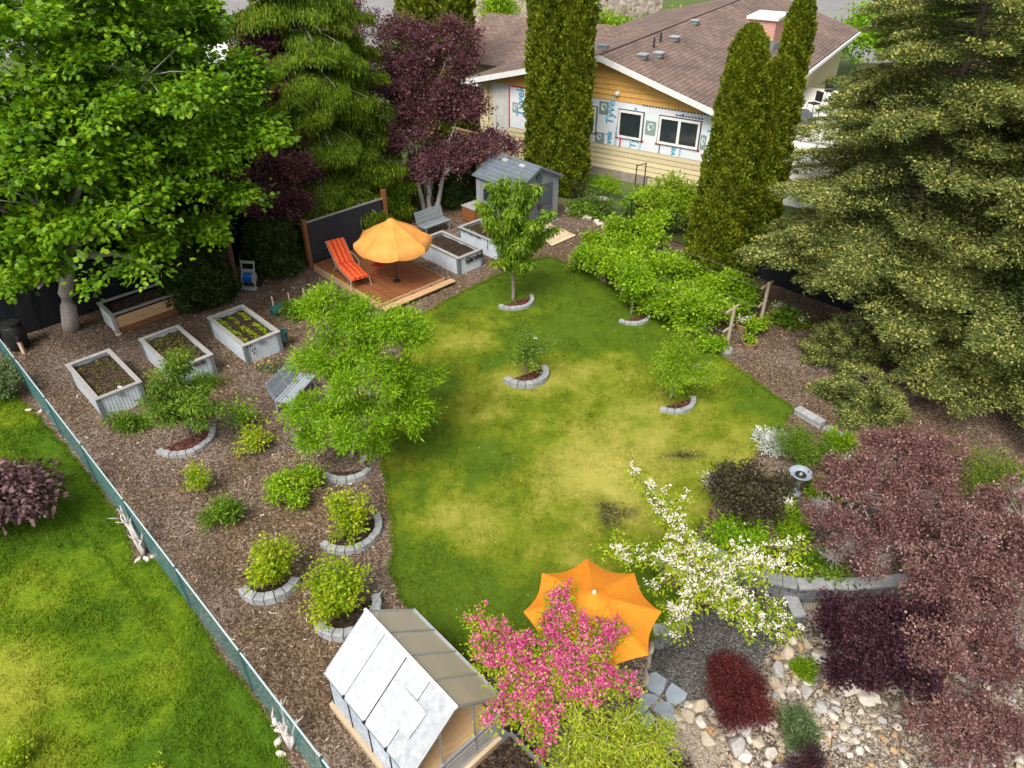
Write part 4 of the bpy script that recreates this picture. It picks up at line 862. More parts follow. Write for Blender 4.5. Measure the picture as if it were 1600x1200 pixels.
# ------------------------------------------------------------------ tree rings and block walls
def circ3(a, b, c):
    ax, ay, bx, by, cx, cy = a[0], a[1], b[0], b[1], c[0], c[1]; d = 2 * (ax * (by - cy) + bx * (cy - ay) + cx * (ay - by))
    ux = ((ax ** 2 + ay ** 2) * (by - cy) + (bx ** 2 + by ** 2) * (cy - ay) + (cx ** 2 + cy ** 2) * (ay - by)) / d
    uy = ((ax ** 2 + ay ** 2) * (cx - bx) + (bx ** 2 + by ** 2) * (ax - cx) + (cx ** 2 + cy ** 2) * (bx - ax)) / d
    return ux, uy, math.hypot(ax - ux, ay - uy)
m_red_mulch = chipmat('dark_red_mulch', [(.03, .014, .010), (.07, .03, .022), (.13, .045, .035), (.20, .08, .06)], 22, 1.0)
def ring(label, a, b, c, h=.16, blk=.24, dep=.17, soil=None, taper=True):
    ux, uy, r = circ3(a, b, c); a0 = math.atan2(a[1] - uy, a[0] - ux); am = math.atan2(b[1] - uy, b[0] - ux); a1 = math.atan2(c[1] - uy, c[0] - ux)
    if (am - a0) % 6.28318 > (a1 - a0) % 6.28318: a0, a1 = a1, a0
    sp = (a1 - a0) % 6.28318
    t = thing('tree_ring', label, 'edging', (ux, uy, 0), 0); n = max(4, round(sp * r / blk))
    for k in range(n):
        b0, b1 = a0 + sp * (k + .03) / n, a0 + sp * (k + .97) / n; hh = h + random.uniform(-.012, .012)
        poly = [(r * math.cos(b0), r * math.sin(b0)), (r * math.cos(b1), r * math.sin(b1)), ((r - dep) * math.cos(b1), (r - dep) * math.sin(b1)), ((r - dep) * math.cos(b0), (r - dep) * math.sin(b0))]
        MB().prism(poly, -.05, hh).build('block', m_block, t, bevel=.012)
    if soil:
        sd_ = MB(); sd_.prism([((r - dep * .9) * math.cos(a0 + sp * k / 24), (r - dep * .9) * math.sin(a0 + sp * k / 24)) for k in range(25)], -.03, .05); sd_.build('soil', soil, t)
    return ux, uy, r
R_CH = ring('grey block crescent around the cherry tree trunk', (-0.49, 22.24, 0), (0.27, 22.06, 0), (0.74, 23.08, 0), .14, .22, .14, m_red_mulch)
R_AP = ring('grey block crescent around the small apple tree on the lawn', (-0.25, 17.69, 0), (0.57, 17.39, 0), (1.05, 18.47, 0), .20, .26, .19, m_red_mulch)
R_R1 = ring('white grey crescent around the thin sapling by the raspberry row', (3.61, 21.27, 0), (4.32, 21.06, 0), (4.77, 21.7, 0), .13, .22, .12, m_red_mulch)
R_R2 = ring('grey block crescent around the willowy tree at the right lawn edge', (4.16, 16.3, 0), (4.73, 16.15, 0), (5.32, 16.88, 0), .13, .24, .15, m_red_mulch)
R_BG = ring('grey block crescent around the large bright green tree', (-4.81, 13.56, 0), (-4.04, 13.33, 0), (-3.56, 13.76, 0), .14, .24, .17, m_soil)
R_LF = ring('grey block crescent around the small tree beside the raised beds', (-9.37, 14.48, 0), (-8.62, 14.32, 0), (-8.13, 15.52, 0), .12, .22, .17, m_red_mulch)
R_B1 = ring('grey block crescent around the yellow green bush nearest the fence', (-5.77, 9.91, 0), (-5.14, 9.64, 0), (-4.53, 10.25, 0), .20, .22, .20, m_soil)
R_B2 = ring('grey block crescent around the upright bush at the lawn edge', (-4.35, 11.23, 0), (-3.52, 11.04, 0), (-3.13, 12.19, 0), .16, .24, .17, m_soil)
R_B3 = ring('grey block crescent around the bush behind the greenhouse', (-3.97, 9.01, 0), (-3.43, 8.76, 0), (-2.78, 9.85, 0), .20, .24, .19, m_soil)

def block_wall(label, pts, zb, courses, ch, bl, dep, cap=True, mats=(m_blockd, m_block)):
    pts = [Vector((p[0], p[1], 0)) for p in pts]; t = thing('block_wall', label, 'wall', (pts[0].x, pts[0].y, zb), 0); o0 = pts[0]
    seg = [(pts[i + 1] - pts[i]).length for i in range(len(pts) - 1)]; L = sum(seg)
    def at(s):
        s = max(0, min(L, s))
        for i, l in enumerate(seg):
            if s <= l or i == len(seg) - 1: d = (pts[i + 1] - pts[i]).normalized(); return pts[i] + d * s - o0, d
            s -= l
    n = max(2, round(L / bl))
    for c in range(courses + (1 if cap else 0)):
        iscap = cap and c == courses; off = 0 if c % 2 == 0 else .5
        for k in range(n + (1 if off else 0)):
            s0, s1 = max(0, (k - off) * L / n), min(L, (k + 1 - off) * L / n)
            if s1 - s0 < .05: continue
            (a, d), (b, _) = at(s0 + .004), at(s1 - .004); d = (b - a).normalized(); nrm = Vector((-d.y, d.x, 0))
            e = .02 if iscap else random.uniform(-.008, .008); hd_ = dep / 2
            poly = [a - nrm * (hd_ + e), b - nrm * (hd_ + e), b + nrm * (hd_ + e), a + nrm * (hd_ + e)]
            z0 = c * ch; z1 = z0 + ch - .004 if not iscap else z0 + .075
            MB().prism([(p.x, p.y) for p in poly], z0, z1).build('cap_block' if iscap else 'block', mats[1] if iscap else mats[0], t, bevel=.008)
    return t
block_wall('long dark block retaining wall with pale caps above the gravel patio', HOLE[0:7], PATIO_Z, 3, .15, .30, .26)
block_wall('curved block wall end between the orange umbrella and the patio', [HOLE[15], HOLE[16], HOLE[17], HOLE[18]], PATIO_Z, 3, .14, .26, .24)
block_wall('short pale topped block pier beside the white blossom tree', [(3.25, 10.71, 0), (3.63, 11.23, 0)], PATIO_Z, 3, .15, .24, .28)
block_wall('low block step wall joining the retaining wall in front', [(6.01, 10.27, -0.45), (6.04, 9.57, -0.45)], PATIO_Z, 1, .15, .3, .24)
block_wall('low grey brown block edging at the right corner of the lawn', [(8.04, 16.27, 0), (8.54, 15.58, 0)], -.02, 1, .14, .42, .22, True, (m_block, m_block))
block_wall('low grey brown block edging above the purple shrubs', [(8.58, 15.49, 0), (9.02, 14.81, 0)], -.06, 1, .12, .42, .24, True, (m_block, m_block))

# flagstones
m_slate = surf('blue_grey_slate', (.30, .35, .40), (.23, .275, .32), .75, 3, bump=.5, bscale=12)
FL = [[(2.73, 8.36, -0.42),(2.84, 8.4, -0.42),(3.04, 8.23, -0.42),(2.95, 8.02, -0.42),(2.84, 7.88, -0.42),(2.64, 8.02, -0.42),(2.6, 8.14, -0.42)],
 [(3.13, 8.16, -0.42),(3.39, 7.93, -0.42),(3.31, 7.8, -0.42),(3.13, 7.7, -0.42),(2.97, 7.76, -0.42),(2.95, 7.93, -0.42),(3.07, 8.11, -0.42)],
 [(2.84, 7.78, -0.42),(3, 7.75, -0.42),(3.07, 7.65, -0.42),(3.04, 7.43, -0.42),(2.96, 7.25, -0.42),(2.85, 7.34, -0.42),(2.77, 7.53, -0.42),(2.65, 7.6, -0.42),(2.71, 7.69, -0.42)],
 [(2.48, 7.96, -0.42),(2.76, 7.91, -0.42),(2.83, 7.84, -0.42),(2.64, 7.7, -0.42),(2.48, 7.53, -0.42),(2.3, 7.56, -0.42),(2.38, 7.76, -0.42)],
 [(2.57, 7.58, -0.42),(2.71, 7.43, -0.42),(2.6, 7.32, -0.42),(2.42, 7.29, -0.42),(2.35, 7.39, -0.42)],
 [(2.64, 7.1, -0.42),(2.8, 7.1, -0.42),(2.8, 6.94, -0.42),(2.63, 6.97, -0.42)]]
LB = ['flat slate slab nearest the umbrella edge stones', 'flat slate slab nearest the red japanese maple', 'largest flat slate slab beside the tan rocks', 'flat slate slab beside the pink blossoms', 'small flat slate slab behind the golden cypress', 'smallest flat slate slab at the pea gravel edge']
for poly, lab in zip(FL, LB):
    cx_ = sum(p[0] for p in poly) / len(poly); cy_ = sum(p[1] for p in poly) / len(poly)
    o = MB().prism([(p[0] - cx_, p[1] - cy_) for p in poly][::-1], -.03, .035).build('flagstone', m_slate, bevel=.008); o.location = (cx_, cy_, PATIO_Z); tag(o, lab, 'paving slab', 'slate slabs of the patio path')

# ------------------------------------------------------------------ rocks
ROCKM = []
rock_mats = [surf('tan_rock', (.52, .44, .34), (.38, .31, .23), .9, 4, bump=.6, bscale=18), surf('grey_rock', (.47, .45, .42), (.34, .325, .30), .9, 4, bump=.6, bscale=18), surf('pale_rock', (.66, .60, .52), (.52, .46, .39), .9, 4, bump=.6, bscale=18), surf('ochre_rock', (.50, .34, .19), (.36, .23, .12), .9, 4, bump=.6, bscale=18)]
def rock_mesh(seed, sub=2):
    bm = bmesh.new(); r = random.Random(seed)
    for _ in range(15): bm.verts.new(Vector((r.gauss(0, 1), r.gauss(0, 1), r.gauss(0, 1))).normalized() * r.uniform(.82, 1.1))
    q = bmesh.ops.convex_hull(bm, input=bm.verts[:]); bmesh.ops.delete(bm, geom=[g for g in q['geom_interior'] if isinstance(g, bmesh.types.BMVert)], context='VERTS')
    bmesh.ops.bevel(bm, geom=bm.edges[:], offset=.05, segments=1, affect='EDGES')
    me = bpy.data.meshes.new('rock'); bm.to_mesh(me); bm.free(); return me
for s_ in range(8):
    for m_ in rock_mats: me = rock_mesh(s_ * 7 + 1, 1 if s_ < 0 else 2); me.materials.append(m_); ROCKM.append(me)
def rock(p, sx, sy, sz, rz, label, group, mi=None):
    me = ROCKM[random.randrange(8) * 4 + (mi if mi is not None else random.choice((0, 0, 1, 2, 2, 3)))]
    o = bpy.data.objects.new('rock', me); COL.objects.link(o); o.location = (p[0], p[1], p[2] + sz * .45); o.scale = (sx, sy, sz); o.rotation_euler = (random.uniform(-.2, .2), random.uniform(-.2, .2), rz)
    tag(o, label, 'rock', group); return o
for i, (p, L, lab) in enumerate([((2.89, 9.21, -0.45), .22, 'long tan edging stone closest to the curved block wall'), ((2.77, 8.84, -0.45), .2, 'long tan edging stone, second from the curved block wall'), ((2.7, 8.58, -0.45), .18, 'tan edging stone in the middle of the row by the umbrella'), ((2.58, 8.27, -0.45), .28, 'longest tan edging stone beside the slate slabs')]):
    rock(p, L, .10, .24, math.radians(72 + 8 * i), lab, 'tan edging stones by the umbrella', 0)
BIGP = [((6.2, 8.7, -0.4),.17,2),((5.71, 7.99, -0.4),.13,1),((5.4, 8.02, -0.4),.11,2),((5.16, 8.03, -0.4),.16,0),((5.57, 8.8, -0.4),.20,0),((5.26, 8.4, -0.4),.18,1),((5.05, 8.12, -0.4),.17,0),((4.81, 7.9, -0.4),.16,1),((4.61, 7.66, -0.4),.13,2),((5.05, 7.83, -0.4),.12,1),((4.83, 7.6, -0.4),.18,0),((4.67, 7.36, -0.4),.24,2),((4.92, 7.7, -0.4),.14,3),((4.42, 7.39, -0.4),.17,1),((4.25, 7.22, -0.4),.18,1),((4.09, 7.12, -0.4),.15,2),((4.05, 6.9, -0.4),.22,1),((3.56, 7.65, -0.4),.21,0),((3.35, 7.66, -0.4),.12,2),((3.3, 7.48, -0.4),.14,0),((3.52, 7.34, -0.4),.13,2),((3.64, 7.16, -0.4),.12,3),((3.55, 7.02, -0.4),.16,0),((5.1, 6.82, -0.4),.14,1),((4.48, 6.98, -0.4),.13,0),((4.17, 6.7, -0.4),.13,2),((4.65, 6.75, -0.4),.14,2),((4.94, 6.96, -0.4),.12,0),((6.26, 9.1, -0.4),.14,0),((6.44, 9.06, -0.4),.13,2),((6.05, 9.01, -0.4),.13,0),((5.88, 8.95, -0.4),.1,3),((5.77, 9.1, -0.4),.12,2),((5.87, 7.64, -0.4),.14,1),((6, 7.47, -0.4),.13,2),((5.73, 7.57, -0.4),.10,1),((6.57, 8.03, -0.4),.25,2),((6.76, 7.83, -0.4),.2,2),((5.5, 7.08, -0.4),.15,1),((5.56, 6.9, -0.4),.15,0),((3.11, 7.42, -0.4),.10,2),((3.11, 7.26, -0.4),.10,0),((2.8, 7.17, -0.4),.09,2),((3.73, 7.51, -0.4),.1,1),((3.8, 7.42, -0.4),.11,0)]
taken = []
for i, (p, s_, mi) in enumerate(BIGP):
    rock((p[0], p[1], PATIO_Z), s_ * 1.2, s_ * random.uniform(.75, 1.1), s_ * random.uniform(.7, .95), random.uniform(0, 6.28), 'large rough %s rock lying in the rock garden around the red maple' % ('tan', 'grey', 'pale', 'ochre')[mi], 'large rocks of the rock garden', mi); taken.append((p[0], p[1], s_))
RK = [(3.27, 7.73, -0.45),(3.77, 7.66, -0.45),(4.54, 7.6, -0.45),(4.97, 8.27, -0.45),(5.44, 8.99, -0.45),(6.67, 9.29, -0.45),(8, 8.69, -0.45),(9.92, 7.99, -0.45),(9.23, 6.41, -0.45),(3.71, 6.41, -0.45),(3.79, 7.23, -0.45)]
P = scatter(RK, 2600); cnt = 0
for x, y in P:
    s_ = random.uniform(.06, .125)
    if any((x - a) ** 2 + (y - b) ** 2 < (s_ * .66 + c * .66) ** 2 for a, b, c in taken): continue
    mi = random.choice((0, 0, 1, 2, 2, 3)); rock((x, y, PATIO_Z), s_, s_ * random.uniform(.6, 1), s_ * random.uniform(.5, .8), random.uniform(0, 6.28), 'small broken %s rock among the larger rocks of the rock garden' % ('tan', 'grey', 'pale', 'ochre')[mi], 'small rocks of the rock garden', mi); taken.append((x, y, s_)); cnt += 1
    if cnt > 240: break
# pebbles between them
n = 9000; P = np.vstack([scatter(RK, n), scatter([(3.04, 7.66, -0.44),(3.36, 7.47, -0.44),(3.8, 7.28, -0.44),(3.95, 6.92, -0.44),(3.55, 6.19, -0.44),(2.64, 6.08, -0.44),(2.76, 7.1, -0.44)], 5000)]); n = len(P)
oct_v = np.array([[1, 0, 0], [-1, 0, 0], [0, 1, 0], [0, -1, 0], [0, 0, 1], [0, 0, -1.0]]); oct_f = np.array([[0, 2, 4], [2, 1, 4], [1, 3, 4], [3, 0, 4]])
sz = rng.uniform(.008, .034, n); sz[9000:] = rng.uniform(.008, .018, n - 9000); a = rng.uniform(0, 6.28, n); sc = np.column_stack([sz, sz * rng.uniform(.6, 1, n), sz * rng.uniform(.5, .9, n)])
vv_ = oct_v[None] * sc[:, None] ; xr = vv_[..., 0] * np.cos(a)[:, None] - vv_[..., 1] * np.sin(a)[:, None]; yr = vv_[..., 0] * np.sin(a)[:, None] + vv_[..., 1] * np.cos(a)[:, None]
vs = np.stack([xr + P[:, 0:1], yr + P[:, 1:2], vv_[..., 2] + PATIO_Z + .012], -1).reshape(-1, 3)
fs = (oct_f[None] + (np.arange(n) * 6)[:, None, None]).reshape(-1)
m_pebb = leafmat('pebble_tones', [(.10, .075, .053), (.20, .155, .115), (.31, .255, .20), (.46, .40, .33)], 0, .9, .1)
tag(link('pebbles', np_mesh('pebbles', vs, fs, 3, {'rnd': np.repeat(rng.random(n), 4)}), m_pebb), 'loose tan and pinkish pebbles between the rocks', 'pebbles', kind='stuff')
for i, p in enumerate([(2.54, 31.15, 0),(2.8, 31.08, 0),(3, 30.71, 0),(3.23, 30.34, 0),(3.41, 30.2, 0),(3.66, 29.84, 0),(3.83, 29.56, 0),(4.02, 29.28, 0),(4.17, 29.15, 0)]):
    rock(p, random.uniform(.12, .22), .13, .12, random.uniform(0, 3), 'small white rock in the row edging the bed right of the shed', 'white edging rocks right of the shed', 2)
rock((4.05, 32.08, 0), .42, .3, .28, .5, 'grey boulder in the green plants behind the white edging rocks', None, 1)
for i, p in enumerate([(-13.73, 16.33, 0),(-13.39, 16.27, 0),(-13.1, 16.24, 0)]): rock(p, .12, .08, .06, i, 'flat pale stone on the neighbouring lawn by the fence corner', 'flat stones by the fence corner', 2)
for i, p in enumerate([(-8.9, 11.9, 0),(-8.31, 10.86, 0),(-8.12, 10.87, 0),(-7.99, 10.97, 0),(-4.27, 7.12, 0),(-4.15, 6.95, 0),(-4.12, 6.74, 0),(-4, 6.52, 0)]): rock(p, .11, .07, .06, i * 1.3, 'pale stone edging the driftwood beds along the outside of the fence', 'pale stones outside the fence', 2)

# driftwood leaning on the fence
m_drift = surf('bleached_driftwood', (.62, .58, .55), (.46, .42, .40), .9, 8, bump=.4)
def drift(label, base, tips, r=.035):
    t = thing('driftwood', label, 'driftwood', base, 0); m = MB()
    for k, tp in enumerate(tips):
        pts = [Vector((0, 0, 0)).lerp(Vector(tp), f) + Vector((random.uniform(-.05, .05), random.uniform(-.05, .05), random.uniform(-.04, .04))) * (f > 0) for f in (0, .3, .6, .85, 1)]
        m.tube(pts, [r, r * .9, r * .7, r * .5, r * .2], 6)
        for f in (2, 3):
            e = pts[f] + Vector((random.uniform(-.25, .25), random.uniform(-.2, .2), random.uniform(.05, .25))); m.tube([pts[f], e], [r * .5, r * .15], 5)
    m.build('branch', m_drift, t, smooth=True)
drift('twisted white driftwood branch leaning on the outside of the fence', (-8.25, 11, 0), [(-.35, .45, 1.1), (-.15, .25, .95), (.05, .1, .6), (-.5, .55, .9)], .045)
drift('bare white driftwood stump beside the fence near the greenhouse', (-3.86, 6.63, 0), [(.0, .1, .8), (-.25, .2, .9), (.2, .15, .7), (-.1, .3, 1.0)], .04)

# ------------------------------------------------------------------ T posts with wires, pots, bird bath
m_post = surf('weathered_post', (.42, .35, .25), (.30, .25, .17), .9, 9, stretch=(4, 4, .6), bump=.4)
def tpost(label, p, h, rz, foot):
    t = thing('trellis_post', label, 'post', p, rz, 'trellis posts at the end of the raspberry row'); MB().tube([(0, 0, -.1), (0, 0, h)], [.065, .05], 10).build('post', m_post, t)
    MB().bar((-.34, .05, h - .12), (.34, .05, h - .12), .05, .07).build('crossarm', m_post, t); MB().bar((-.30, .05, h * .5), (.30, .05, h * .5), .05, .06).build('crossarm', m_post, t)
    if foot: MB().lathe([(0, 0), (.22, 0), (.20, .10), (.12, .14), (0, .14)], 12).build('footing', m_block, t)
    return t
tpost('round wooden trellis post set in a concrete foot at the lawn edge', (6.84, 19.5, 0), 1.62, YA, True); tpost('round wooden trellis post with crossarms nearer the black screen', (8.37, 21.1, 0), 1.62, YA, False)
wr = thing('trellis_wires', 'thin trellis wires running from the wooden posts through the raspberry row', 'wires', W(18.62, 9.2), YA)
for x in (-.3, .3, 1.9, 2.5):
    for z in (1.42, .75): MB().tube([(x, 0, z), (x + .1, 3.2, z - .04), (x, 4.4, z)], .0025, 4).build('wire', m_galv, wr)
m_terra = surf('wicker_tan', (.40, .26, .14), (.27, .17, .09), .85, 14, bump=.6)
def planter(label, p, r, h, z=0):
    t = thing('planter', label, 'planter', (p[0], p[1], z), 0); MB().lathe([(0, 0), (r * .75, 0), (r, h), (r * .97, h + .02), (r * .86, h), (r * .8, h - .06), (0, h - .06)], 18).build('bowl', m_terra, t); MB().lathe([(0, h - .045), (r * .84, h - .05)], 14).build('soil', m_soil, t); return t
planter('round tan planter with a green tuft on the mulch', (7.65, 19.76, 0), .27, .20); planter('round tan planter with white flowers between the trellis posts', (7.71, 20.8, 0), .27, .26); planter('tan planter basket with white flowers behind the far trellis post', (9.01, 21.66, 0), .26, .34)
bb = thing('bird_bath', 'blue grey bird bath bowl on a pedestal among the shrubs', 'bird bath', (6.98, 13, 0.62), .3); bb.location.z = 0
m_bb = surf('blue_grey_ceramic', (.34, .38, .45), (.26, .30, .36), .35, 5, spec=.5)
MB().lathe([(0, 0), (.16, 0), (.14, .05), (.06, .10), (.05, .50), (.09, .57), (0, .57)], 16).build('pedestal', m_bb, bb, smooth=True); MB().lathe([(.05, .56), (.2, .59), (.28, .67), (.27, .685), (.19, .63), (.12, .605), (0, .60)], 24).build('bowl', m_bb, bb, smooth=True)
MB().lathe([(0, .61), (.14, .612)], 18).build('water', m_glass, bb); mm = rock((0, 0, 0), .045, .04, .05, 0, 'x', None, 2); mm.parent = bb; mm.location = (0, 0, .64); mm.name = 'ornament'
for k in ('label', 'category', 'group'):
    if k in mm: del mm[k]
# dark square planter at the foot of the pink tree
bp = thing('square_planter', 'dark grey square planter in the shade under the pink blossom tree', 'planter', (0, 6.97, 0), YA + .1)
for k in range(4):
    R = Matrix.Rotation(k * math.pi / 2, 3, 'Z'); MB().box(R @ Vector((0, -.27, .2)), (.56, .04, .42), M=R).build('side', m_blockd, bp)
MB().box((0, 0, .33), (.5, .5, .06)).build('soil', m_soil, bp)

# ------------------------------------------------------------------ greenhouse (local y runs along the ridge towards the viewer, +x is the white side)
gh = thing('greenhouse', 'small aluminium greenhouse with one roof slope covered in white sheeting', 'greenhouse', (-1.705, 7.10, 0), math.radians(-136.7))
HWd, HLn, ZEg, ZRg, ZS = .915, 1.22, 1.20, 2.0, .20
m_alu = surf('aluminium', (.55, .57, .58), (.45, .47, .48), .35, 6, metal=.6); m_sheet = surf('white_sheeting', (.47, .48, .50), (.30, .325, .36), .6, 8, bump=.25, bscale=5); m_frost = surf('frosted_white_panel', (.66, .70, .75), (.32, .40, .52), .5, 9, bump=.3, bscale=10)
def poly_mat():
    m, nt, p, out = nodes_of('clear_polycarbonate'); p.inputs['Base Color'].default_value = (.80, .74, .62, 1); p.inputs['Roughness'].default_value = .22; setspec(p, .5)
    t = nt.nodes.new('ShaderNodeBsdfTransparent'); t.inputs['Color'].default_value = (.86, .84, .78, 1); s = nt.nodes.new('ShaderNodeMixShader'); s.inputs['Fac'].default_value = .62
    nt.links.new(p.outputs[0], s.inputs[1]); nt.links.new(t.outputs[0], s.inputs[2]); nt.links.new(s.outputs[0], out.inputs['Surface']); return m
m_pc = poly_mat()
bays = 4; bl = 2 * HLn / bays
for x, w_ in ((HWd + .03, 1), (-HWd - .03, 1)): MB().box((x, 0, .02), (.09, 2 * HLn + .2, .24)).build('base_beam', m_pale, gh)
for y in (HLn + .05, -HLn - .05): MB().box((0, y, .02), (2 * HWd - .04, .09, .24)).build('base_beam', m_pale, gh)
for i in range(bays):
    y0, y1 = -HLn + i * bl + .01, -HLn + (i + 1) * bl - .01; d = .012 * (i % 2)
    ex = HWd + .05; ze = ZEg - .045
    MB().slab([(0.0, y0, ZRg + .01 + d), (ex, y0, ze + .01 + d), (ex, y1, ze + .01 + d), (0, y1, ZRg + .01 + d)][::-1], .012).build('white_roof_panel', m_sheet, gh)
    MB().slab([(-ex, y0, ze), (0, y0, ZRg), (0, y1, ZRg), (-ex, y1, ze)], .008).build('clear_roof_panel', m_pc, gh).data.flip_normals()
    MB().box((HWd, (y0 + y1) / 2, (ZS + ZEg) / 2), (.012, y1 - y0, ZEg - ZS)).build('white_wall_panel', m_frost, gh)
    MB().box((-HWd, (y0 + y1) / 2, (ZS + ZEg) / 2), (.010, y1 - y0, ZEg - ZS)).build('clear_wall_panel', m_pc, gh)
for i in range(bays + 1):
    y = -HLn + i * bl
    MB().bar((HWd + .012, y, ZS), (HWd + .012, y, ZEg), .022).build('wall_bar', m_black, gh); MB().bar((-HWd - .012, y, ZS), (-HWd - .012, y, ZEg), .025).build('wall_bar', m_alu, gh)
    MB().bar((0, y, ZRg + .015), (-HWd - .05, y, ZEg - .03), .026).build('roof_bar', m_alu, gh)
    if 0 < i < bays: MB().box((HWd + .055, y, ZEg - .02), (.05, .05, .05)).build('clip', m_black, gh)
for a, b, m_ in (((0, -HLn - .03, ZRg + .02), (0, HLn + .03, ZRg + .02), m_white), ((HWd + .04, -HLn - .03, ZEg - .05), (HWd + .04, HLn + .03, ZEg - .05), m_alu), ((-HWd - .05, -HLn - .03, ZEg - .05), (-HWd - .05, HLn + .03, ZEg - .05), m_alu)): MB().bar(a, b, .05).build('rail', m_, gh)
# vent sash in the white slope, propped slightly open
vx0, vx1 = .30, .70; kz = (ZRg - ZEg) / HWd
MB().slab([(vx0, .30, ZRg - kz * vx0 + .04), (vx1, .30, ZRg - kz * vx1 + .11), (vx1, .88, ZRg - kz * vx1 + .11), (vx0, .88, ZRg - kz * vx0 + .04)][::-1], .015).build('vent_sash', m_sheet, gh)
for y in (HLn, -HLn):
    MB().bar((HWd, y, ZEg), (0, y, ZRg), .035).build('gable_bar', m_alu, gh); MB().bar((-HWd, y, ZEg), (0, y, ZRg), .035).build('gable_bar', m_alu, gh); MB().bar((-HWd, y, .72), (HWd, y, .72), .05).build('gable_bar', m_alu, gh); MB().bar((-HWd, y, ZS), (HWd, y, ZS), .05).build('gable_bar', m_alu, gh)
    for x in (-.34, .34): MB().bar((x, y, ZS), (x, y, ZRg - kz * .34), .03).build('gable_bar', m_alu, gh)
    for s_ in (HWd, -HWd): MB().bar((s_, y, ZS), (s_, y, ZEg), .03).build('gable_bar', m_alu, gh)
MB().box((0, 0, .62), (1.7, 2.3, .04)).build('bench_top', m_fir, gh); 
for k in range(3): MB().box((0, HLn - .01 - k * 0, .25 + k * .13), (1.75, .03, .12)).build('plank', m_cap, gh)
MB().bar((-.1, -HLn - .02, ZRg - .05), (-.55, -HLn - .3, ZRg - .16), .02).build('stay_rod', m_alu, gh)
tp_ = thing('timber_planter', 'low weathered timber planter box at the foot of the greenhouse', 'planter', (.02, 5.95, 0), math.radians(-136.7))
for k in range(3): MB().box((0, .55, .1 + k * .16), (.9, .05, .15)).build('plank', m_blockd, tp_); MB().box((-.45, 0, .1 + k * .16), (.05, 1.1, .15)).build('plank', m_blockd, tp_)
MB().box((0, 0, .40), (.84, 1.04, .06)).build('soil', m_soil, tp_); MB().box((0, .55, .50), (.94, .09, .035)).build('cap_board', m_cap, tp_)
# ------------------------------------------------------------------ foliage
TM = {
 'diamond': np.array([[0, 0, 0], [.45, -.34, .05], [1, 0, -.04], [.45, .34, .05]]),
 'oval': np.array([[0, 0, 0], [.48, -.31, .05], [1, 0, -.06], [.48, .31, .05]]),
 'lance': np.array([[0, 0, 0], [.40, -.13, .02], [1, 0, -.16], [.40, .13, .02]]),
 'twig': np.array([[0, 0, 0], [.5, -.115, .01], [1, 0, -.02], [.5, .115, .01]]),
 'needle': np.array([[0, 0, 0], [.5, -.10, 0], [1, 0, .03], [.5, .10, 0]]),
 'spray': np.array([[0, 0, 0], [.62, -.31, .02], [1, 0, -.03], [.62, .31, .02]]),
 'maple': np.array([[0, 0, 0], [.12, -.46, -.04], [.40, -.22, .03], [.62, -.36, -.03], [1, 0, -.08], [.62, .36, -.03], [.40, .22, .03], [.12, .46, -.04]]),
 'flower': np.array([[.5 + .5 * math.cos(k * 1.0472), .5 * math.sin(k * 1.0472), .06 * (k % 2)] for k in range(6)]),
}
def nrm(a): return a / (np.linalg.norm(a, axis=1)[:, None] + 1e-9)
def leaf_mesh(name, C, D, N, S, tm, extra=None):
    T = TM[tm]; k = len(T); n = len(C); D = nrm(D); Vv = nrm(np.cross(N, D)); Nn = np.cross(D, Vv)
    vs = C[:, None] + (T[None, :, 0:1] * D[:, None] + T[None, :, 1:2] * Vv[:, None] + T[None, :, 2:3] * Nn[:, None]) * S[:, None, None]
    return np_mesh(name, vs.reshape(-1, 3), np.arange(n * k), k, {'rnd': np.clip(rng.normal(.5, .22, n), 0, 1) if extra is None else extra})
def rdir(n, lo=-1.0):
    z = rng.uniform(lo, 1, n); a = rng.uniform(0, 6.28318, n); r = np.sqrt(1 - z * z); return np.column_stack([r * np.cos(a), r * np.sin(a), z])
def crown_pts(blobs, nclump, per, cr, flat=.6, inner=.25, lo=-.55, sub=None):
    if sub:                                  # boughs: many small leafy pads over the crown's outline, open between
        dens, sr, fz = sub; nb_ = []
        for c, r in blobs:
            r = (r,) * 3 if not hasattr(r, '__len__') else r; k = max(3, int(dens * (r[0] * r[1] + r[0] * r[2] + r[1] * r[2]))); d = rdir(k, -.45)
            for q in d:
                f_ = rng.uniform(.55, 1.0); g = sr * rng.uniform(.6, 1.35)
                nb_.append(((c[0] + q[0] * r[0] * f_, c[1] + q[1] * r[1] * f_, c[2] + q[2] * r[2] * f_), (g, g, g * fz)))
        blobs = nb_; lo = -.15; inner = .1
    B_ = np.array([[*b[0], *( (b[1],) * 3 if not hasattr(b[1], '__len__') else b[1])] for b in blobs], float)
    w = (B_[:, 3] * B_[:, 4] + B_[:, 3] * B_[:, 5] + B_[:, 4] * B_[:, 5]); w /= w.sum()
    bi = rng.choice(len(B_), nclump, p=w); d = rdir(nclump, lo); u = rng.uniform(.78, 1.02, nclump)
    k = rng.random(nclump) < inner; u[k] = rng.uniform(.2, .8, k.sum())
    cc = B_[bi, :3] + d * B_[bi, 3:6] * u[:, None]
    keep = cc[:, 2] > .06; 
    ctr = B_[bi, :3]
    ci = np.repeat(np.arange(nclump), per); off = rng.normal(0, 1, (nclump * per, 3)) * cr * np.array([1, 1, flat]) * np.repeat(rng.uniform(.6, 1.3, nclump), per)[:, None]
    P = cc[ci] + off; out = nrm(cc - ctr)[ci]
    return P, off, out, cc
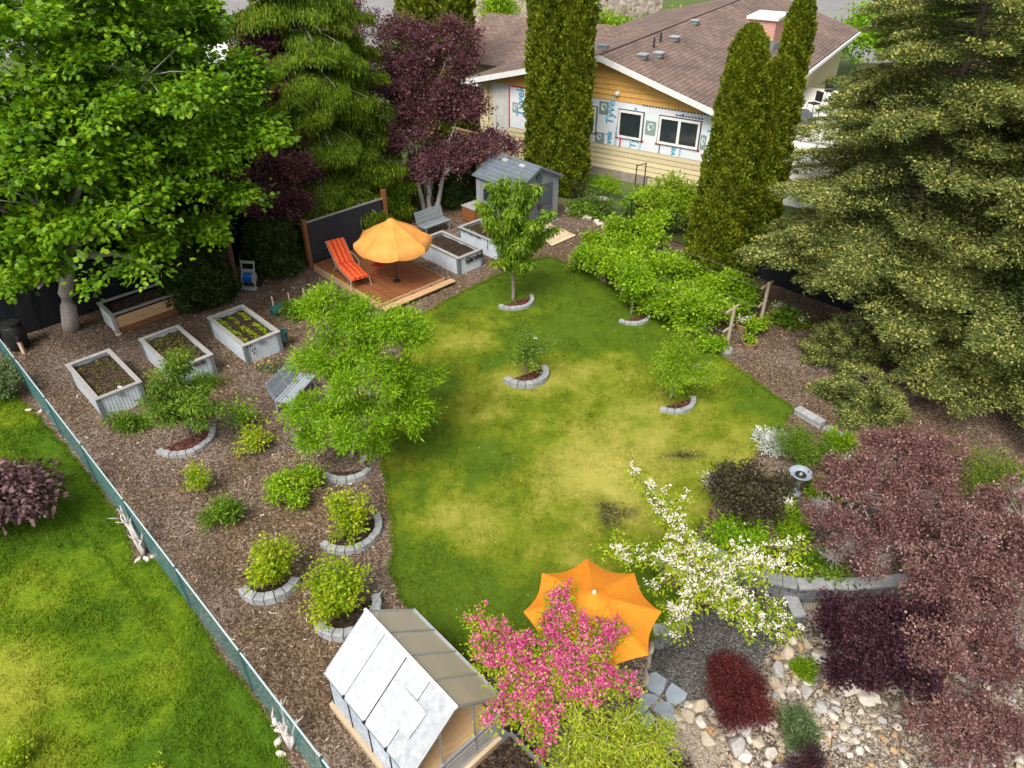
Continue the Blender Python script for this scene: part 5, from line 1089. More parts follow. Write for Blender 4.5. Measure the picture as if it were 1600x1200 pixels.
def crown(name, blobs, nclump, per, cr, size, tm, mat, parent, flat=.6, up=1.0, outw=.5, rnd=.6, droop=.3, inner=.25, lo=-.55, zmin=.05, sub=None):
    P, off, out, cc = crown_pts(blobs, nclump, per, cr, flat, inner, lo, sub); n = len(P)
    D = nrm(off) * .8 + out * .6 + rng.normal(0, .45, (n, 3)); D[:, 2] -= droop
    N = out * outw + np.array([0, 0, up]) + rng.normal(0, rnd, (n, 3))
    S = size * rng.uniform(.65, 1.25, n); ok = P[:, 2] > zmin
    o = link(name, leaf_mesh(name, P[ok], D[ok], N[ok], S[ok], tm), mat, parent, local=False)
    return o, cc
def limb(m, a, b, r0, r1, sag=.15, n=4, sides=6):
    a = Vector(a); b = Vector(b); pts = []; L = (b - a).length
    for i in range(n + 1):
        f = i / n; p = a.lerp(b, f); p.z += math.sin(f * math.pi) * L * sag; p += Vector((random.uniform(-1, 1), random.uniform(-1, 1), random.uniform(-1, 1))) * L * .035 * math.sin(f * math.pi); pts.append(p)
    m.tube(pts, [r0 + (r1 - r0) * i / n for i in range(n + 1)], sides); return pts
def tree(name, label, cat, base, blobs, r0, bark, cfg, mat, twigs=60, group=None, fork=.45, stems=1, twr=.012, crown_name='crown'):
    base = Vector(base); t = thing(name, label, cat, base, 0, group)
    o, cc = crown(crown_name, blobs, parent=t, mat=mat, **cfg)
    m = MB(); top = sum((Vector(b[0]) for b in blobs), Vector()) / len(blobs); zt = max(b[0][2] for b in blobs)
    fk = []
    for s_ in range(stems):
        off = Vector((random.uniform(-1, 1), random.uniform(-1, 1), 0)) * (.06 if stems == 1 else .28 * r0 / .1)
        f = base.lerp(top, fork); f.z = base.z + (top.z - base.z) * fork; f += off * (1 if stems == 1 else 3)
        limb(m, base + off + Vector((0, 0, -.1)), f, r0, r0 * .7, .0, 5, 9); fk.append(f)
    ends = []
    for b in blobs:
        f = min(fk, key=lambda q: (q - Vector(b[0])).length); ends.append(limb(m, f, b[0], r0 * .5, r0 * .16, .08, 4, 6))
    allp = [p for e in ends for p in e[1:]]
    for c in cc[:twigs]:
        c = Vector(c); p = min(allp, key=lambda q: (q - c).length_squared); limb(m, p, c, max(twr, r0 * .12), twr * .45, .05, 2, 4)
    m.build('trunk', bark, t, local=False, smooth=True)
    return t

L_MAPLE = leafmat('maple_leaf', [(.036, .105, .003), (.085, .195, .004), (.16, .30, .006), (.29, .42, .013)], .34, .5, .3)
L_BRIGHT = leafmat('bright_leaf', [(.085, .20, .004), (.15, .30, .006), (.23, .40, .009), (.36, .48, .02)], .35, .5)
L_YG = leafmat('yellow_green_leaf', [(.10, .18, .004), (.20, .30, .006), (.32, .41, .009), (.48, .48, .03)], .35, .5)
L_RASP = leafmat('raspberry_leaf', [(.075, .18, .004), (.15, .28, .006), (.25, .39, .010), (.38, .49, .03)], .33, .55)
L_MID = leafmat('mid_leaf', [(.038, .10, .008), (.085, .17, .011), (.145, .24, .017), (.24, .33, .03)], .3, .55)
L_DARK = leafmat('dark_leaf', [(.018, .036, .010), (.032, .058, .014), (.05, .08, .02), (.085, .10, .03)], .2, .6)
L_CHERRY = leafmat('cherry_leaf', [(.055, .135, .004), (.115, .225, .006), (.20, .32, .010), (.36, .42, .02)], .35, .45, .35)
L_SPRUCE = leafmat('spruce_needles', [(.038, .059, .016), (.084, .113, .028), (.150, .188, .048), (.265, .295, .088)], .15, .7, .2)
L_CONE = leafmat('spruce_cones', [(.22, .13, .045), (.32, .20, .07), (.42, .28, .10), (.52, .38, .16)], .1, .7, .1)
L_TIP = leafmat('spruce_new_tips', [(.18, .20, .045), (.28, .295, .072), (.38, .385, .105), (.51, .48, .16)], .2, .7, .1)
L_THUJA = leafmat('thuja_spray', [(.045, .068, .004), (.100, .135, .006), (.165, .205, .009), (.28, .295, .018)], .18, .65, .2)
L_CEDAR = leafmat('cedar_spray', [(.030, .072, .005), (.078, .140, .008), (.150, .222, .011), (.29, .35, .02)], .25, .6, .2)
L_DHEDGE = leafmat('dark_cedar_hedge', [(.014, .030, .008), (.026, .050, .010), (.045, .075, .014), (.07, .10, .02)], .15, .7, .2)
L_PLUM = leafmat('purple_plum_leaf', [(.040, .013, .022), (.085, .030, .044), (.15, .060, .075), (.27, .14, .13)], .22, .55, .25)
L_SMOKE = leafmat('smoke_bush_leaf', [(.064, .023, .027), (.135, .058, .058), (.24, .130, .115), (.42, .295, .255)], .22, .6, .2)
L_DPURP = leafmat('dark_purple_leaf', [(.016, .005, .010), (.032, .010, .018), (.055, .018, .028), (.095, .035, .045)], .15, .55, .3)
L_RED = leafmat('red_maple_leaf', [(.028, .005, .005), (.06, .010, .010), (.11, .020, .018), (.19, .045, .04)], .2, .55, .2)
L_NINE = leafmat('ninebark_leaf', [(.018, .016, .010), (.035, .030, .016), (.06, .052, .022), (.10, .10, .03)], .15, .5, .3)
L_GOLD = leafmat('golden_cypress', [(.13, .21, .015), (.24, .33, .02), (.38, .44, .035), (.58, .55, .05)], .3, .6, .2)
L_SILV = leafmat('silver_leaf', [(.40, .43, .40), (.52, .55, .52), (.62, .65, .63), (.72, .75, .74)], .15, .8, .1)
L_WHITE = leafmat('white_petal', [(.50, .46, .38), (.66, .60, .54), (.76, .72, .66), (.82, .80, .75)], .2, .7, .1)
L_PINK = leafmat('pink_petal', [(.24, .02, .095), (.44, .058, .18), (.60, .13, .27), (.74, .32, .43)], .25, .7, .1)
L_BLUEG = leafmat('grey_green_leaf', [(.05, .09, .03), (.09, .14, .05), (.14, .20, .08), (.22, .28, .13)], .2, .6, .2)
m_twig = surf('grey_twig', (.42, .36, .35), (.30, .25, .245), .9, 10)

# ---- maples
cfgM = dict(nclump=1450, per=32, cr=.20, size=.155, tm='maple', flat=.42, up=1.1, outw=.55, rnd=.40, droop=.45, inner=.12, lo=-.25, sub=(2.0, .52, .8))
tree('maple_tree', 'big leafy maple with a pale trunk filling the left corner', 'tree', (-14.71, 20.8, 0),
     [((-12.93, 20.5, 8.2), (3.0, 2.6, 2.2)), ((-11.39, 20, 6.49), (2.5, 2.3, 1.7)), ((-12.83, 18.8, 5.14), (2.7, 2.2, 1.5)), ((-10.87, 18.6, 4.49), (1.6, 1.6, 1.1)), ((-10.34, 19.3, 2.98), (1.1, 1.1, .7)), ((-9.98, 21, 7.93), (2.1, 2.0, 1.7)), ((-13.78, 17.8, 3.53), (1.5, 1.4, 1.0)), ((-12.06, 18.2, 3.53), (1.5, 1.3, .9)), ((-15.95, 19.5, 6.13), (2.6, 2.4, 2.2)), ((-12.6, 21.5, 9.58), (2.6, 2.4, 2.0)), ((-10.74, 22.5, 9.29), (2.2, 2.2, 1.8)), ((-14.63, 21, 8.89), (2.6, 2.4, 2.2)), ((-12.91, 17.6, 3.24), (.9, .9, .6))], .27, m_pbark, cfgM, L_MAPLE, 70, fork=.45)
cfgM2 = dict(cfgM, nclump=820)
tree('maple_tree', 'second maple with dark red brown trunk reaching over the purple plum', 'tree', (-10.19, 23.67, 0),
     [((-9.43, 23, 6.57), (1.7, 1.7, 1.4)), ((-8.44, 22.3, 5.61), (1.5, 1.4, 1.0)), ((-10.77, 24.5, 8.47), (1.7, 1.8, 1.5)), ((-8.54, 23.6, 6.99), (1.0, 1.0, .8)), ((-9.48, 21, 5.07), (1.5, 1.4, 1.0)), ((-8.92, 21.5, 4.08), (.95, .95, .75)), ((-9.91, 20.5, 3.46), (1.2, 1.1, .8)), ((-7.58, 22.3, 5.51), (.6, .6, .45))], .16, m_rbark, cfgM2, L_MAPLE, 50, fork=.55)

for t_, bl_ in ((bpy.data.objects['maple_tree'], [((-12.5, 19.8, 6.6), (3.2, 2.6, 2.6)), ((-15.5, 19, 6.0), (3, 2.4, 2.6)), ((-12.6, 18.6, 4.6), (2.6, 1.8, 1.0))]), (bpy.data.objects['maple_tree.001'], [((-10.2, 22.6, 6.0), (1.7, 1.5, 2.0))])):
    crown('inner_leaves', bl_, nclump=260, per=26, cr=.35, size=.2, tm='maple', mat=L_MAPLE, parent=t_, inner=1.0, flat=.5)
# ---- conifers
def bough_mesh(name, L, k, size, tm, hang, droop, aup, wid, tipn, tsz):
    """one bough along +x: needles or sprays gathered along side twigs; returns the bough and its tips"""
    s = rng.uniform(.18, 1.0, k) ** .75; lat = rng.uniform(-1, 1, k); wmax = wid * L * np.clip(1.25 - s, .12, 1)
    q = np.round(s * L / .16) * .16 / L; s = np.where(rng.random(k) < .75, q + rng.normal(0, .02, k), s)
    zc = aup * s * L * .25 - droop * (s ** 2) * L
    pos = np.column_stack([s * L, lat * wmax, zc - np.abs(lat) * wmax * .22 + rng.normal(0, .035, k)])
    dd = np.array([.8, 0, 0])[None] + np.column_stack([0 * s, np.sign(lat) * .75, 0 * s]) + rng.normal(0, .35, (k, 3)); nn = np.array([.25, 0, 1.0])[None] + rng.normal(0, .5, (k, 3))
    if hang:
        h = rng.random(k) ** 1.3; pos[:, 2] -= h * hang * (.4 + .6 * s); dd = dd * .35; dd[:, 2] -= 1.0; nn = np.array([.9, 0, .35])[None] + rng.normal(0, .5, (k, 3))
    else: dd[:, 2] += .25
    me = leaf_mesh(name, pos, dd, nn, size * rng.uniform(.6, 1.3, k), tm); mt = None
    if tipn:
        j = rng.choice(np.where(s > .55)[0], tipn); pp = pos[j] + rng.normal(0, .03, (tipn, 3)); pp[:, 2] += rng.uniform(0, .07, tipn)
        mt = leaf_mesh('tips', pp, rng.normal(0, .6, (tipn, 3)) + np.array([.6, 0, .3]), rng.normal(0, .6, (tipn, 3)) + np.array([0, 0, 1.0]), tsz * rng.uniform(.6, 1.3, tipn), 'diamond')
    return me, mt
def conifer(name, label, base, H, R, z0, mat, nbr, per, size, tm, hang, droop, bark, r0, tips=None, power=.75, aup=.35, wid=.30):
    base = Vector(base); t = thing(name, label, 'tree', base, 0)
    m = MB(); m.tube([base + Vector((0, 0, -.1)), base + Vector((0, 0, H * .5)), base + Vector((0, 0, H))], [r0, r0 * .6, .02], 9)
    f = rng.random(nbr) ** 1.25; z = z0 + (H - z0) * f; L = (R * (1 - f) ** power + .15) * rng.uniform(.72, 1.12, nbr); a = np.arange(nbr) * 2.39996 + rng.normal(0, .35, nbr)
    lm = L.mean(); cls = np.quantile(L, (.06, .25, .45, .65, .85, .97)); kinds = []
    for c in cls:
        k = int(per * (c / lm) ** 1.5 + 30); me, mt = bough_mesh('bough', c, k, size, tm, hang, droop, aup, wid, int(tips[1] / nbr * (c / lm) ** 1.5 + 4) if tips else 0, tips[2] if tips else 0)
        me.materials.append(mat)
        if mt: mt.materials.append(tips[0])
        kinds.append((c, me, mt))
    for i in range(nbr):
        c, me, mt = min(kinds, key=lambda q: abs(math.log(q[0] / L[i]))); sc = L[i] / c
        o = bpy.data.objects.new('bough', me); COL.objects.link(o); o.parent = t; o.location = (0, 0, z[i]); o.rotation_euler = (random.uniform(-.12, .12), random.uniform(-.10, .10), a[i]); o.scale = (sc, sc * random.choice((-1, 1)), sc)
        if mt: q = bpy.data.objects.new(tips[3], mt); COL.objects.link(q); q.parent = o; q['kind'] = 'stuff'
        d = Vector((math.cos(a[i]), math.sin(a[i]), 0)); b0 = base + Vector((0, 0, z[i])); pts = [b0 + d * (ff * L[i]) + Vector((0, 0, aup * ff * L[i] * .25 - droop * ff * ff * L[i] - .02)) for ff in (0, .35, .7, .95)]
        m.tube(pts, [max(.018, r0 * .16 * (1 - f[i]) + .012), .016, .011, .004], 4, cap=False)
    m.build('trunk', bark, t, local=False, smooth=True); return t
conifer('spruce_tree', 'grey green spruce with branches overhanging the black screen', (12.2, 20.8, 0), 12.5, 4.3, 2.6, L_SPRUCE, 215, 1900, .125, 'twig', 0, .17, m_bark, .2, (L_TIP, 70000, .085, 'new_tips', 'diamond'), .48, wid=.40)
conifer('spruce_tree', 'tall spruce at the right edge with the heaviest crop of pale tips', (15.4, 17.8, 0), 13.5, 4.4, 1.2, L_SPRUCE, 215, 1900, .13, 'twig', 0, .17, m_bark, .24, (L_TIP, 70000, .09, 'new_tips', 'diamond'), .50, wid=.40)
conifer('spruce_tree', 'farther spruce covering the right end of the brown roof', (16.2, 27.8, 0), 14.5, 4.7, 1.5, L_SPRUCE, 210, 1500, .155, 'twig', 0, .17, m_bark, .24, (L_CONE, 16000, .08, 'cones', 'diamond'), .40, wid=.40)
conifer('spruce_tree', 'back spruce in the upper right corner of the picture', (23.5, 31.5, 0), 14.5, 5.0, 2.0, L_SPRUCE, 150, 560, .19, 'twig', 0, .13, m_bark, .24, (L_CONE, 9000, .10, 'cones', 'diamond'), .5, wid=.42)
conifer('young_spruce', 'low young spruce at the edge of the mulch below the black screen', (10.28, 19.05, 0), 1.5, 1.1, .15, L_SPRUCE, 60, 260, .11, 'twig', 0, .10, m_bark, .05, (L_TIP, 4000, .06, 'new_tips', 'diamond'), .6, wid=.45)
conifer('young_spruce', 'low spreading spruce bough nearest the lawn corner', (10.03, 16.64, 0), 1.0, 1.2, .15, L_SPRUCE, 50, 300, .11, 'twig', 0, .10, m_bark, .05, (L_TIP, 5000, .06, 'new_tips', 'diamond'), .5, wid=.45)
conifer('cedar_tree', 'tall yellow green cedar with hanging sprays behind the lounger', (-7.9, 29.9, 0), 14.0, 3.5, 1.0, L_CEDAR, 290, 1300, .15, 'lance', .38, .20, m_pbark, .28, None, .50, wid=.46)

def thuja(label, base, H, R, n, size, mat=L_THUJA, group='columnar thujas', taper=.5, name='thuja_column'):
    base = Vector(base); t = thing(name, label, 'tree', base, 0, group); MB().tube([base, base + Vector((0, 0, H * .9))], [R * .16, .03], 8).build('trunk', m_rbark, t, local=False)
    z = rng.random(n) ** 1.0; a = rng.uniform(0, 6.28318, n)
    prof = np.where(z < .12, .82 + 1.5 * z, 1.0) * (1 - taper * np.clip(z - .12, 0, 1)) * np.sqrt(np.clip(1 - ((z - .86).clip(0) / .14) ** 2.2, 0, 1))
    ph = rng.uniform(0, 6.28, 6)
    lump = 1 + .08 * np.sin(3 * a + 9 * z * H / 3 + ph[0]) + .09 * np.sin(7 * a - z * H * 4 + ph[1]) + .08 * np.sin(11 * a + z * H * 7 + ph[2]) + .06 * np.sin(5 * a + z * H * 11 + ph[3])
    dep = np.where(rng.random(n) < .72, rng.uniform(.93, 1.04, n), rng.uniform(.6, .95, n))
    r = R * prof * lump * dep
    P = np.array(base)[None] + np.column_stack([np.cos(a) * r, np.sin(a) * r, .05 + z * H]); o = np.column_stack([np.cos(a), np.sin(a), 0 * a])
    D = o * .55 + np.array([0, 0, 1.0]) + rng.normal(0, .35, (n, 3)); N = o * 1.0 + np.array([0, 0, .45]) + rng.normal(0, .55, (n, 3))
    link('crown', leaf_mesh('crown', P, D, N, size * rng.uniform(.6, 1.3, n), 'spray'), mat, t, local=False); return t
thuja('tall thuja column touching the shed, left one of the pair', (1.5, 33.55, 0), 10.5, .80, 36000, .155, taper=.15)
thuja('tall thuja column touching the yellow gable, right one of the pair', (2.71, 33.3, 0), 10.2, .74, 36000, .155, taper=.15)
thuja('broad thuja column with rounded top in front of the roof, left of three', (7.4, 24.4, 0), 8.6, .95, 44000, .12, taper=.55)
thuja('shorter thuja column, middle of the three before the pale deck', (8.7, 25.0, 0), 7.6, .74, 32000, .12, taper=.52)
thuja('slender thuja column, right and tallest of the three before the pale deck', (9.75, 27.0, 0), 9.2, .68, 28000, .13, taper=.5)
thuja('far thuja column above the purple plum, left one', (-4.9, 41.5, 0), 11.5, 1.0, 13000, .26, taper=.15)
thuja('far thuja column above the purple plum, right one', (-3.05, 41.3, 0), 11.2, .95, 13000, .26, taper=.15)
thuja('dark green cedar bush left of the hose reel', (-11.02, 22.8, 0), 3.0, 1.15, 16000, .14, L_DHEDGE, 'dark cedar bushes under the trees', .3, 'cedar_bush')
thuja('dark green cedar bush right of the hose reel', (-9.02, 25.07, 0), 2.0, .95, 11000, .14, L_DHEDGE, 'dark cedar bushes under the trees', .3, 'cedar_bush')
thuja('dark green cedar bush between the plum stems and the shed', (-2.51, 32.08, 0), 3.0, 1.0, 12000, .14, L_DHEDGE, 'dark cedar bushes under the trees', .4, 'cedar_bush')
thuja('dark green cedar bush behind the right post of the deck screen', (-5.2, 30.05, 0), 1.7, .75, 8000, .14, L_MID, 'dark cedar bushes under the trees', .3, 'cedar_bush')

HE = None
for i, (u_, v_, h_) in enumerate([(1.0, 27.6, .92), (3.6, 27.9, 1.0), (6.2, 27.8, 1.04), (8.7, 28.0, 1.1), (11.2, 28.2, 1.0), (13.8, 28.6, .84), (16.3, 28.4, .66)]):
    lab = 'dark evergreen in the hedge behind the black screen, number %s counting from the green fence' % ('one', 'two', 'three', 'four', 'five', 'six', 'seven')[i]
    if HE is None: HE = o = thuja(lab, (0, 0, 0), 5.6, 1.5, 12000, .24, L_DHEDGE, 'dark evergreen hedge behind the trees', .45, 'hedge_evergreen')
    else: o = copy_tree(HE); o['label'] = lab
    o.location = W(u_, v_); o.rotation_euler = (0, 0, i * 1.7); o.scale = (1, 1, h_)
# ---- purple plums at the back
cfgP = dict(nclump=760, per=52, cr=.17, size=.105, tm='diamond', flat=.9, up=.7, outw=.5, rnd=.7, droop=.05, inner=.3, lo=-.8, sub=(4.6, .40, .8))
tree('purple_plum', 'purple leaved plum with pale forked stems between bench and cedar', 'tree', (-3.66, 30.78, 0), [((-4.34, 33, 6.08), (1.4, 1.2, 1.4)), ((-2.71, 33, 6.08), (1.3, 1.2, 1.4)), ((-5.44, 33, 4.52), (1.2, 1.1, 1.3)), ((-3.82, 32, 4.38), (1.5, 1.3, 1.3)), ((-2.22, 32.5, 4.12), (1.2, 1.1, 1.2)), ((-4.35, 31, 3.06), (1.2, 1.2, 1.0)), ((-2.36, 31.3, 2.41), (1.2, 1.1, .9)), ((-0.83, 31.5, 2.9), (.9, .9, .6)), ((-3.7, 30.6, 2.09), (.9, .9, .5))], .12, m_pbark, dict(cfgP, nclump=1200), L_PLUM, 110, fork=.42, stems=3)
tree('purple_plum', 'narrow purple leaved plum between the maple and the cedar', 'tree', (-8.88, 26.49, 0), [((-9.32, 29, 6.75), (1.0, 1.0, 1.2)), ((-8.92, 28.5, 5.61), (1.0, 1.0, 1.1)), ((-8.66, 28, 4.33), (.9, .9, 1.0)), ((-8.25, 27, 3.19), (.9, .9, .9)), ((-8.56, 26, 2.07), (1.0, .9, .8)), ((-9.42, 26, 2.57), (.7, .7, .7))], .09, m_bark, cfgP, L_PLUM, 70, fork=.3)
tree('purple_plum', 'far purple plum top seen above the cedar branches', 'tree', (-10.5, 45, 0), [((-9.47, 44, 6.06), (1.7, 1.6, 1.4)), ((-7.82, 43, 5.26), (1.6, 1.5, 1.4)), ((-10.34, 44, 4.93), (1.2, 1.2, 1.2)), ((-7.14, 41, 3.89), (1.2, 1.1, 1.2))], .1, m_bark, dict(cfgP, nclump=260, size=.11), L_PLUM, 60, fork=.4)

# ---- cherry with upright limbs and hanging leaves
def arm_tree(name, label, cat, base, hub, arms, r0, bark, mat, per_m, size, tm, spread, droop, flowers=None, up=.8, fl_up=.08, zjit=.6, group=None, sub=0):
    base = Vector(base); hub = Vector(hub); t = thing(name, label, cat, base, 0, group); m = MB(); limb(m, base + Vector((0, 0, -.08)), hub, r0, r0 * .75, 0, 5, 8); P = []; D = []; paths = []
    for tp in arms:
        st_ = hub
        if len(tp) == 4: st_ = hub.lerp(Vector(tp[:3]), 0.0); tp = tp[:3]
        pts = limb(m, st_, tp, r0 * .5, r0 * .10, .10, 6, 5); paths.append(pts)
        for _ in range(sub):
            k = random.randrange(2, 6); e = pts[k] + Vector((random.uniform(-1, 1), random.uniform(-1, 1), random.uniform(-.1, .5))).normalized() * random.uniform(.2, .5); paths.append(limb(m, pts[k], e, r0 * .16, r0 * .06, .08, 3, 4))
    for pts in paths:
        a = np.array([list(p) for p in pts]); seg = np.linalg.norm(np.diff(a, axis=0), axis=1); Lp = seg.sum(); n = int(per_m * Lp) + 3
        f = (rng.random(n) ** .85 * .88 + .12) * (len(a) - 1) * .9999; i = f.astype(int); w = f - i; p = a[i] * (1 - w)[:, None] + a[i + 1] * w[:, None]; d = nrm(a[i + 1] - a[i]); P.append(p); D.append(d)
    P = np.vstack(P); D = np.vstack(D); n = len(P); off = rng.normal(0, 1, (n, 3)) * spread * np.array([1, 1, zjit]); ax = nrm(off) + D * .4 + rng.normal(0, .3, (n, 3)); ax[:, 2] -= droop
    link('crown', leaf_mesh('crown', P + off, ax, rng.normal(0, .5, (n, 3)) + np.array([0, 0, up]) + nrm(off) * .4, size * rng.uniform(.65, 1.25, n), tm), mat, t, local=False)
    if flowers:
        fm, cnt, fs_, nm = flowers; cl = max(1, cnt // 9); j = rng.integers(0, n, cl); ctr = P[j] + rng.normal(0, 1, (cl, 3)) * spread * .62; ctr[:, 2] += fl_up + np.abs(rng.normal(0, .04, cl))
        ci = np.repeat(np.arange(cl), 9); q = ctr[ci] + rng.normal(0, .030, (cl * 9, 3))
        link(nm, leaf_mesh(nm, q, rng.normal(0, 1, (len(q), 3)) * np.array([1, 1, .3]), rng.normal(0, .45, (len(q), 3)) + np.array([0, -.15, 1.0]), fs_ * rng.uniform(.7, 1.3, len(q)), 'flower'), fm, t, local=False)
    m.build('trunk', bark, t, local=False, smooth=True); return t
ch = (R_CH[0], R_CH[1] + .1, 0)
arm_tree('cherry_tree', 'young cherry tree with upright limbs and long hanging leaves', 'tree', ch, (ch[0], ch[1], 1.15), [(-0.65, 22.6, 4.4), (-0.25, 22.9, 4.44), (0.24, 22.2, 4.6), (0.78, 22.5, 4.33), (1.28, 22.2, 3.59), (1.44, 22.6, 2.88), (-1.03, 22.3, 3.81), (-0.82, 21.9, 3.5), (0, 21.8, 3.75), (0.72, 21.9, 3.28), (-0.53, 22, 1.89), (0.64, 22.1, 1.72), (0.98, 23, 2.24), (0.31, 21.7, 2.71), (-0.32, 22.8, 2.56)], .075, m_gbark, L_CHERRY, 360, .19, 'lance', .075, 1.1, sub=1)
ap = (R_AP[0] + .05, R_AP[1] + .1, 0)
arm_tree('apple_sapling', 'small sparse apple sapling in the middle of the lawn', 'tree', ap, (ap[0], ap[1], .55), [(0.37, 17.9, 1.64), (1.15, 17.8, 1.53), (0.93, 17.7, 1.22), (0.51, 17.5, 1.35), (0, 17.6, 0.84), (0.74, 17.4, 0.75), (0.29, 18.1, 0.74)], .03, m_gbark, L_MID, 110, .075, 'oval', .10, .2, (L_WHITE, 12, .045, 'blossom'), sub=2)
sp_ = (R_R1[0], R_R1[1] + .1, 0)
arm_tree('sapling', 'thin young sapling in front of the raspberry row', 'tree', sp_, (sp_[0], sp_[1], 1.1), [(3.86, 21.5, 2.01), (4.31, 21.6, 1.85), (3.59, 21.5, 1.55), (4.64, 21.4, 1.48), (4.1, 21.2, 1.35), (3.9, 21.8, 0.91)], .03, m_gbark, L_BRIGHT, 260, .10, 'oval', .14, .3, sub=3)
w2 = (R_R2[0], R_R2[1] + .05, 0)
arm_tree('willowy_tree', 'airy willowy young tree at the right edge of the lawn', 'tree', w2, (w2[0], w2[1], .8), [(4.16, 16.6, 2.02), (4.57, 16.7, 2.37), (5, 16.6, 2.23), (5.51, 16.5, 1.57), (4, 16.3, 1.49), (4.36, 16.1, 1.1), (4.98, 16.2, 1.24), (5.51, 16.4, 0.89), (4.51, 16.4, 1.74), (5.94, 16.8, 1.05), (4.51, 16.1, 0.67), (4.87, 16.9, 1.73)], .04, m_gbark, L_RASP, 330, .075, 'lance', .13, .35, sub=4)

# ---- large bright tree and small tree by the beds
cfgB = dict(nclump=1300, per=30, cr=.11, size=.115, tm='lance', flat=.8, up=.8, outw=.5, rnd=.6, droop=.2, inner=.3, lo=-.6, sub=(10, .22, 1.0))
tree('peach_tree', 'large bright green tree with narrow leaves at the left lawn edge', 'tree', (R_BG[0] + .1, R_BG[1] + .15, 0), [((-3.61, 14.6, 3.73), (.7, .7, .5)), ((-4.29, 14.6, 4.16), (.55, .5, .4)), ((-2.86, 14.6, 3.64), (.7, .7, .5)), ((-2.5, 14.4, 2.3), (.65, .6, .55)), ((-3.42, 13.8, 2.91), (.9, .8, .6)), ((-4.38, 14.2, 3), (.75, .7, .5)), ((-4.76, 13.8, 1.98), (.55, .55, .4)), ((-3.6, 13.3, 1.98), (.75, .7, .45)), ((-2.6, 13.6, 1.74), (.5, .5, .4)), ((-4.84, 13.6, 1.15), (.25, .25, .2)), ((-3.08, 13.3, 1.2), (.35, .35, .25))], .075, m_gbark, cfgB, L_BRIGHT, 110, fork=.4, stems=2)
cfgS = dict(nclump=230, per=26, cr=.12, size=.13, tm='lance', flat=.7, up=.8, outw=.4, rnd=.55, droop=.6, inner=.3, lo=-.6)
lf = (R_LF[0] + .05, R_LF[1] + .15, 0)
arm_tree('young_fruit_tree', 'young fruit tree with drooping leaves in front of the raised beds', 'tree', lf, (lf[0], lf[1], .7), [(-8.22, 14.9, 2.91), (-8.56, 15, 2.56), (-8.99, 14.8, 2.02), (-9.25, 14.6, 1.67), (-7.83, 14.8, 1.82), (-7.34, 14.5, 1.44), (-7.93, 14.3, 1.7), (-8.64, 14.2, 1.27), (-7.78, 14.2, 1.17), (-9.06, 14.9, 1.34), (-8.43, 15.1, 1.81), (-8.87, 14.2, 1.57)], .035, m_gbark, L_MID, 330, .12, 'lance', .10, .6, sub=3)

# ---- shrubs: label, base, (rx, ry, rz), leaves
def shrub(name, label, cat, base, r, nclump, per, size, tm, mat, cr=.10, group=None, stems=7, lobes=5, bark=m_gbark, flowers=None, up=.8, droop=.2, flat=.8, rnd=.6, stem_h=.8, outw=.5):
    base = Vector(base); t = thing(name, label, cat, base, 0, group); rx, ry, rz_ = r; bl_ = []
    for k in range(lobes):
        a = 6.283 * k / lobes + random.uniform(-.4, .4); q = random.uniform(.25, .85) if lobes > 1 else 0
        bl_.append(((base.x + rx * q * math.cos(a), base.y + ry * q * math.sin(a), base.z + rz_ * random.uniform(.6, 1.3)), (rx * random.uniform(.32, .62), ry * random.uniform(.32, .62), rz_ * random.uniform(.45, .85))) if lobes > 1 else ((base.x, base.y, base.z + rz_), (rx, ry, rz_)))
    o, cc = crown('foliage', bl_, nclump=nclump, per=per, cr=cr, size=size, tm=tm, mat=mat, parent=t, up=up, droop=droop, flat=flat, rnd=rnd, outw=outw, lo=-.75, zmin=base.z + .03, sub=(9 / max(.25, rx), rx * .24, 1.0) if (lobes > 3 or lobes == 1) and stems else None)
    m = MB()
    for k in range(min(stems, len(cc))): c = Vector(cc[k]); limb(m, base + Vector((random.uniform(-.06, .06), random.uniform(-.06, .06), -.03)), c, .016, .005, .06, 3, 4)
    if stems: m.build('stems', bark, t, local=False)
    if flowers:
        fm, cnt, fs_, nm = flowers; j = rng.integers(0, len(cc), cnt); q = cc[j] + rng.normal(0, cr * .8, (cnt, 3)); q[:, 2] += cr * .7; q = q[q[:, 2] > base.z + .1]
        link(nm, leaf_mesh(nm, q, rng.normal(0, 1, (len(q), 3)) * np.array([1, 1, .3]), rng.normal(0, .45, (len(q), 3)) + np.array([0, -.2, 1.0]), fs_ * rng.uniform(.7, 1.3, len(q)), 'flower'), fm, t, local=False)
    return t
S = shrub
def leggy(label, base, n, h, r, mat, per, size=.08, sub_=3):
    arms = []
    for k in range(n):
        a = 6.283 * k / n + random.uniform(-.5, .5); q = r * random.uniform(.25, 1.0); arms.append((base[0] + q * math.cos(a), base[1] + q * math.sin(a), base[2] + h * random.uniform(.55, 1.1)))
    return arm_tree('berry_bush', label, 'bush', base, (base[0], base[1], base[2] + .08), arms, .022, m_gbark, mat, per * .8, size, 'oval', .07, .05, sub=sub_)
leggy('loose yellow green bush in its block crescent nearest the fence', (-5.08, 10.17, 0), 13, 1.15, 0.62, L_YG, 150)
leggy('bushy yellow green shrub right behind the greenhouse', (-3.56, 9.43, 0), 15, 1.2, 0.66, L_YG, 165)
leggy('upright yellow green bush in its crescent at the lawn edge', (-3.69, 11.58, 0), 9, 1.15, 0.34, L_YG, 150)
S('berry_bush', 'spreading green bush between the tree ring and the upright bush', 'bush', (-5.18, 12.9, 0), (.55, .45, .32), 130, 22, .08, 'oval', L_RASP, stems=8)
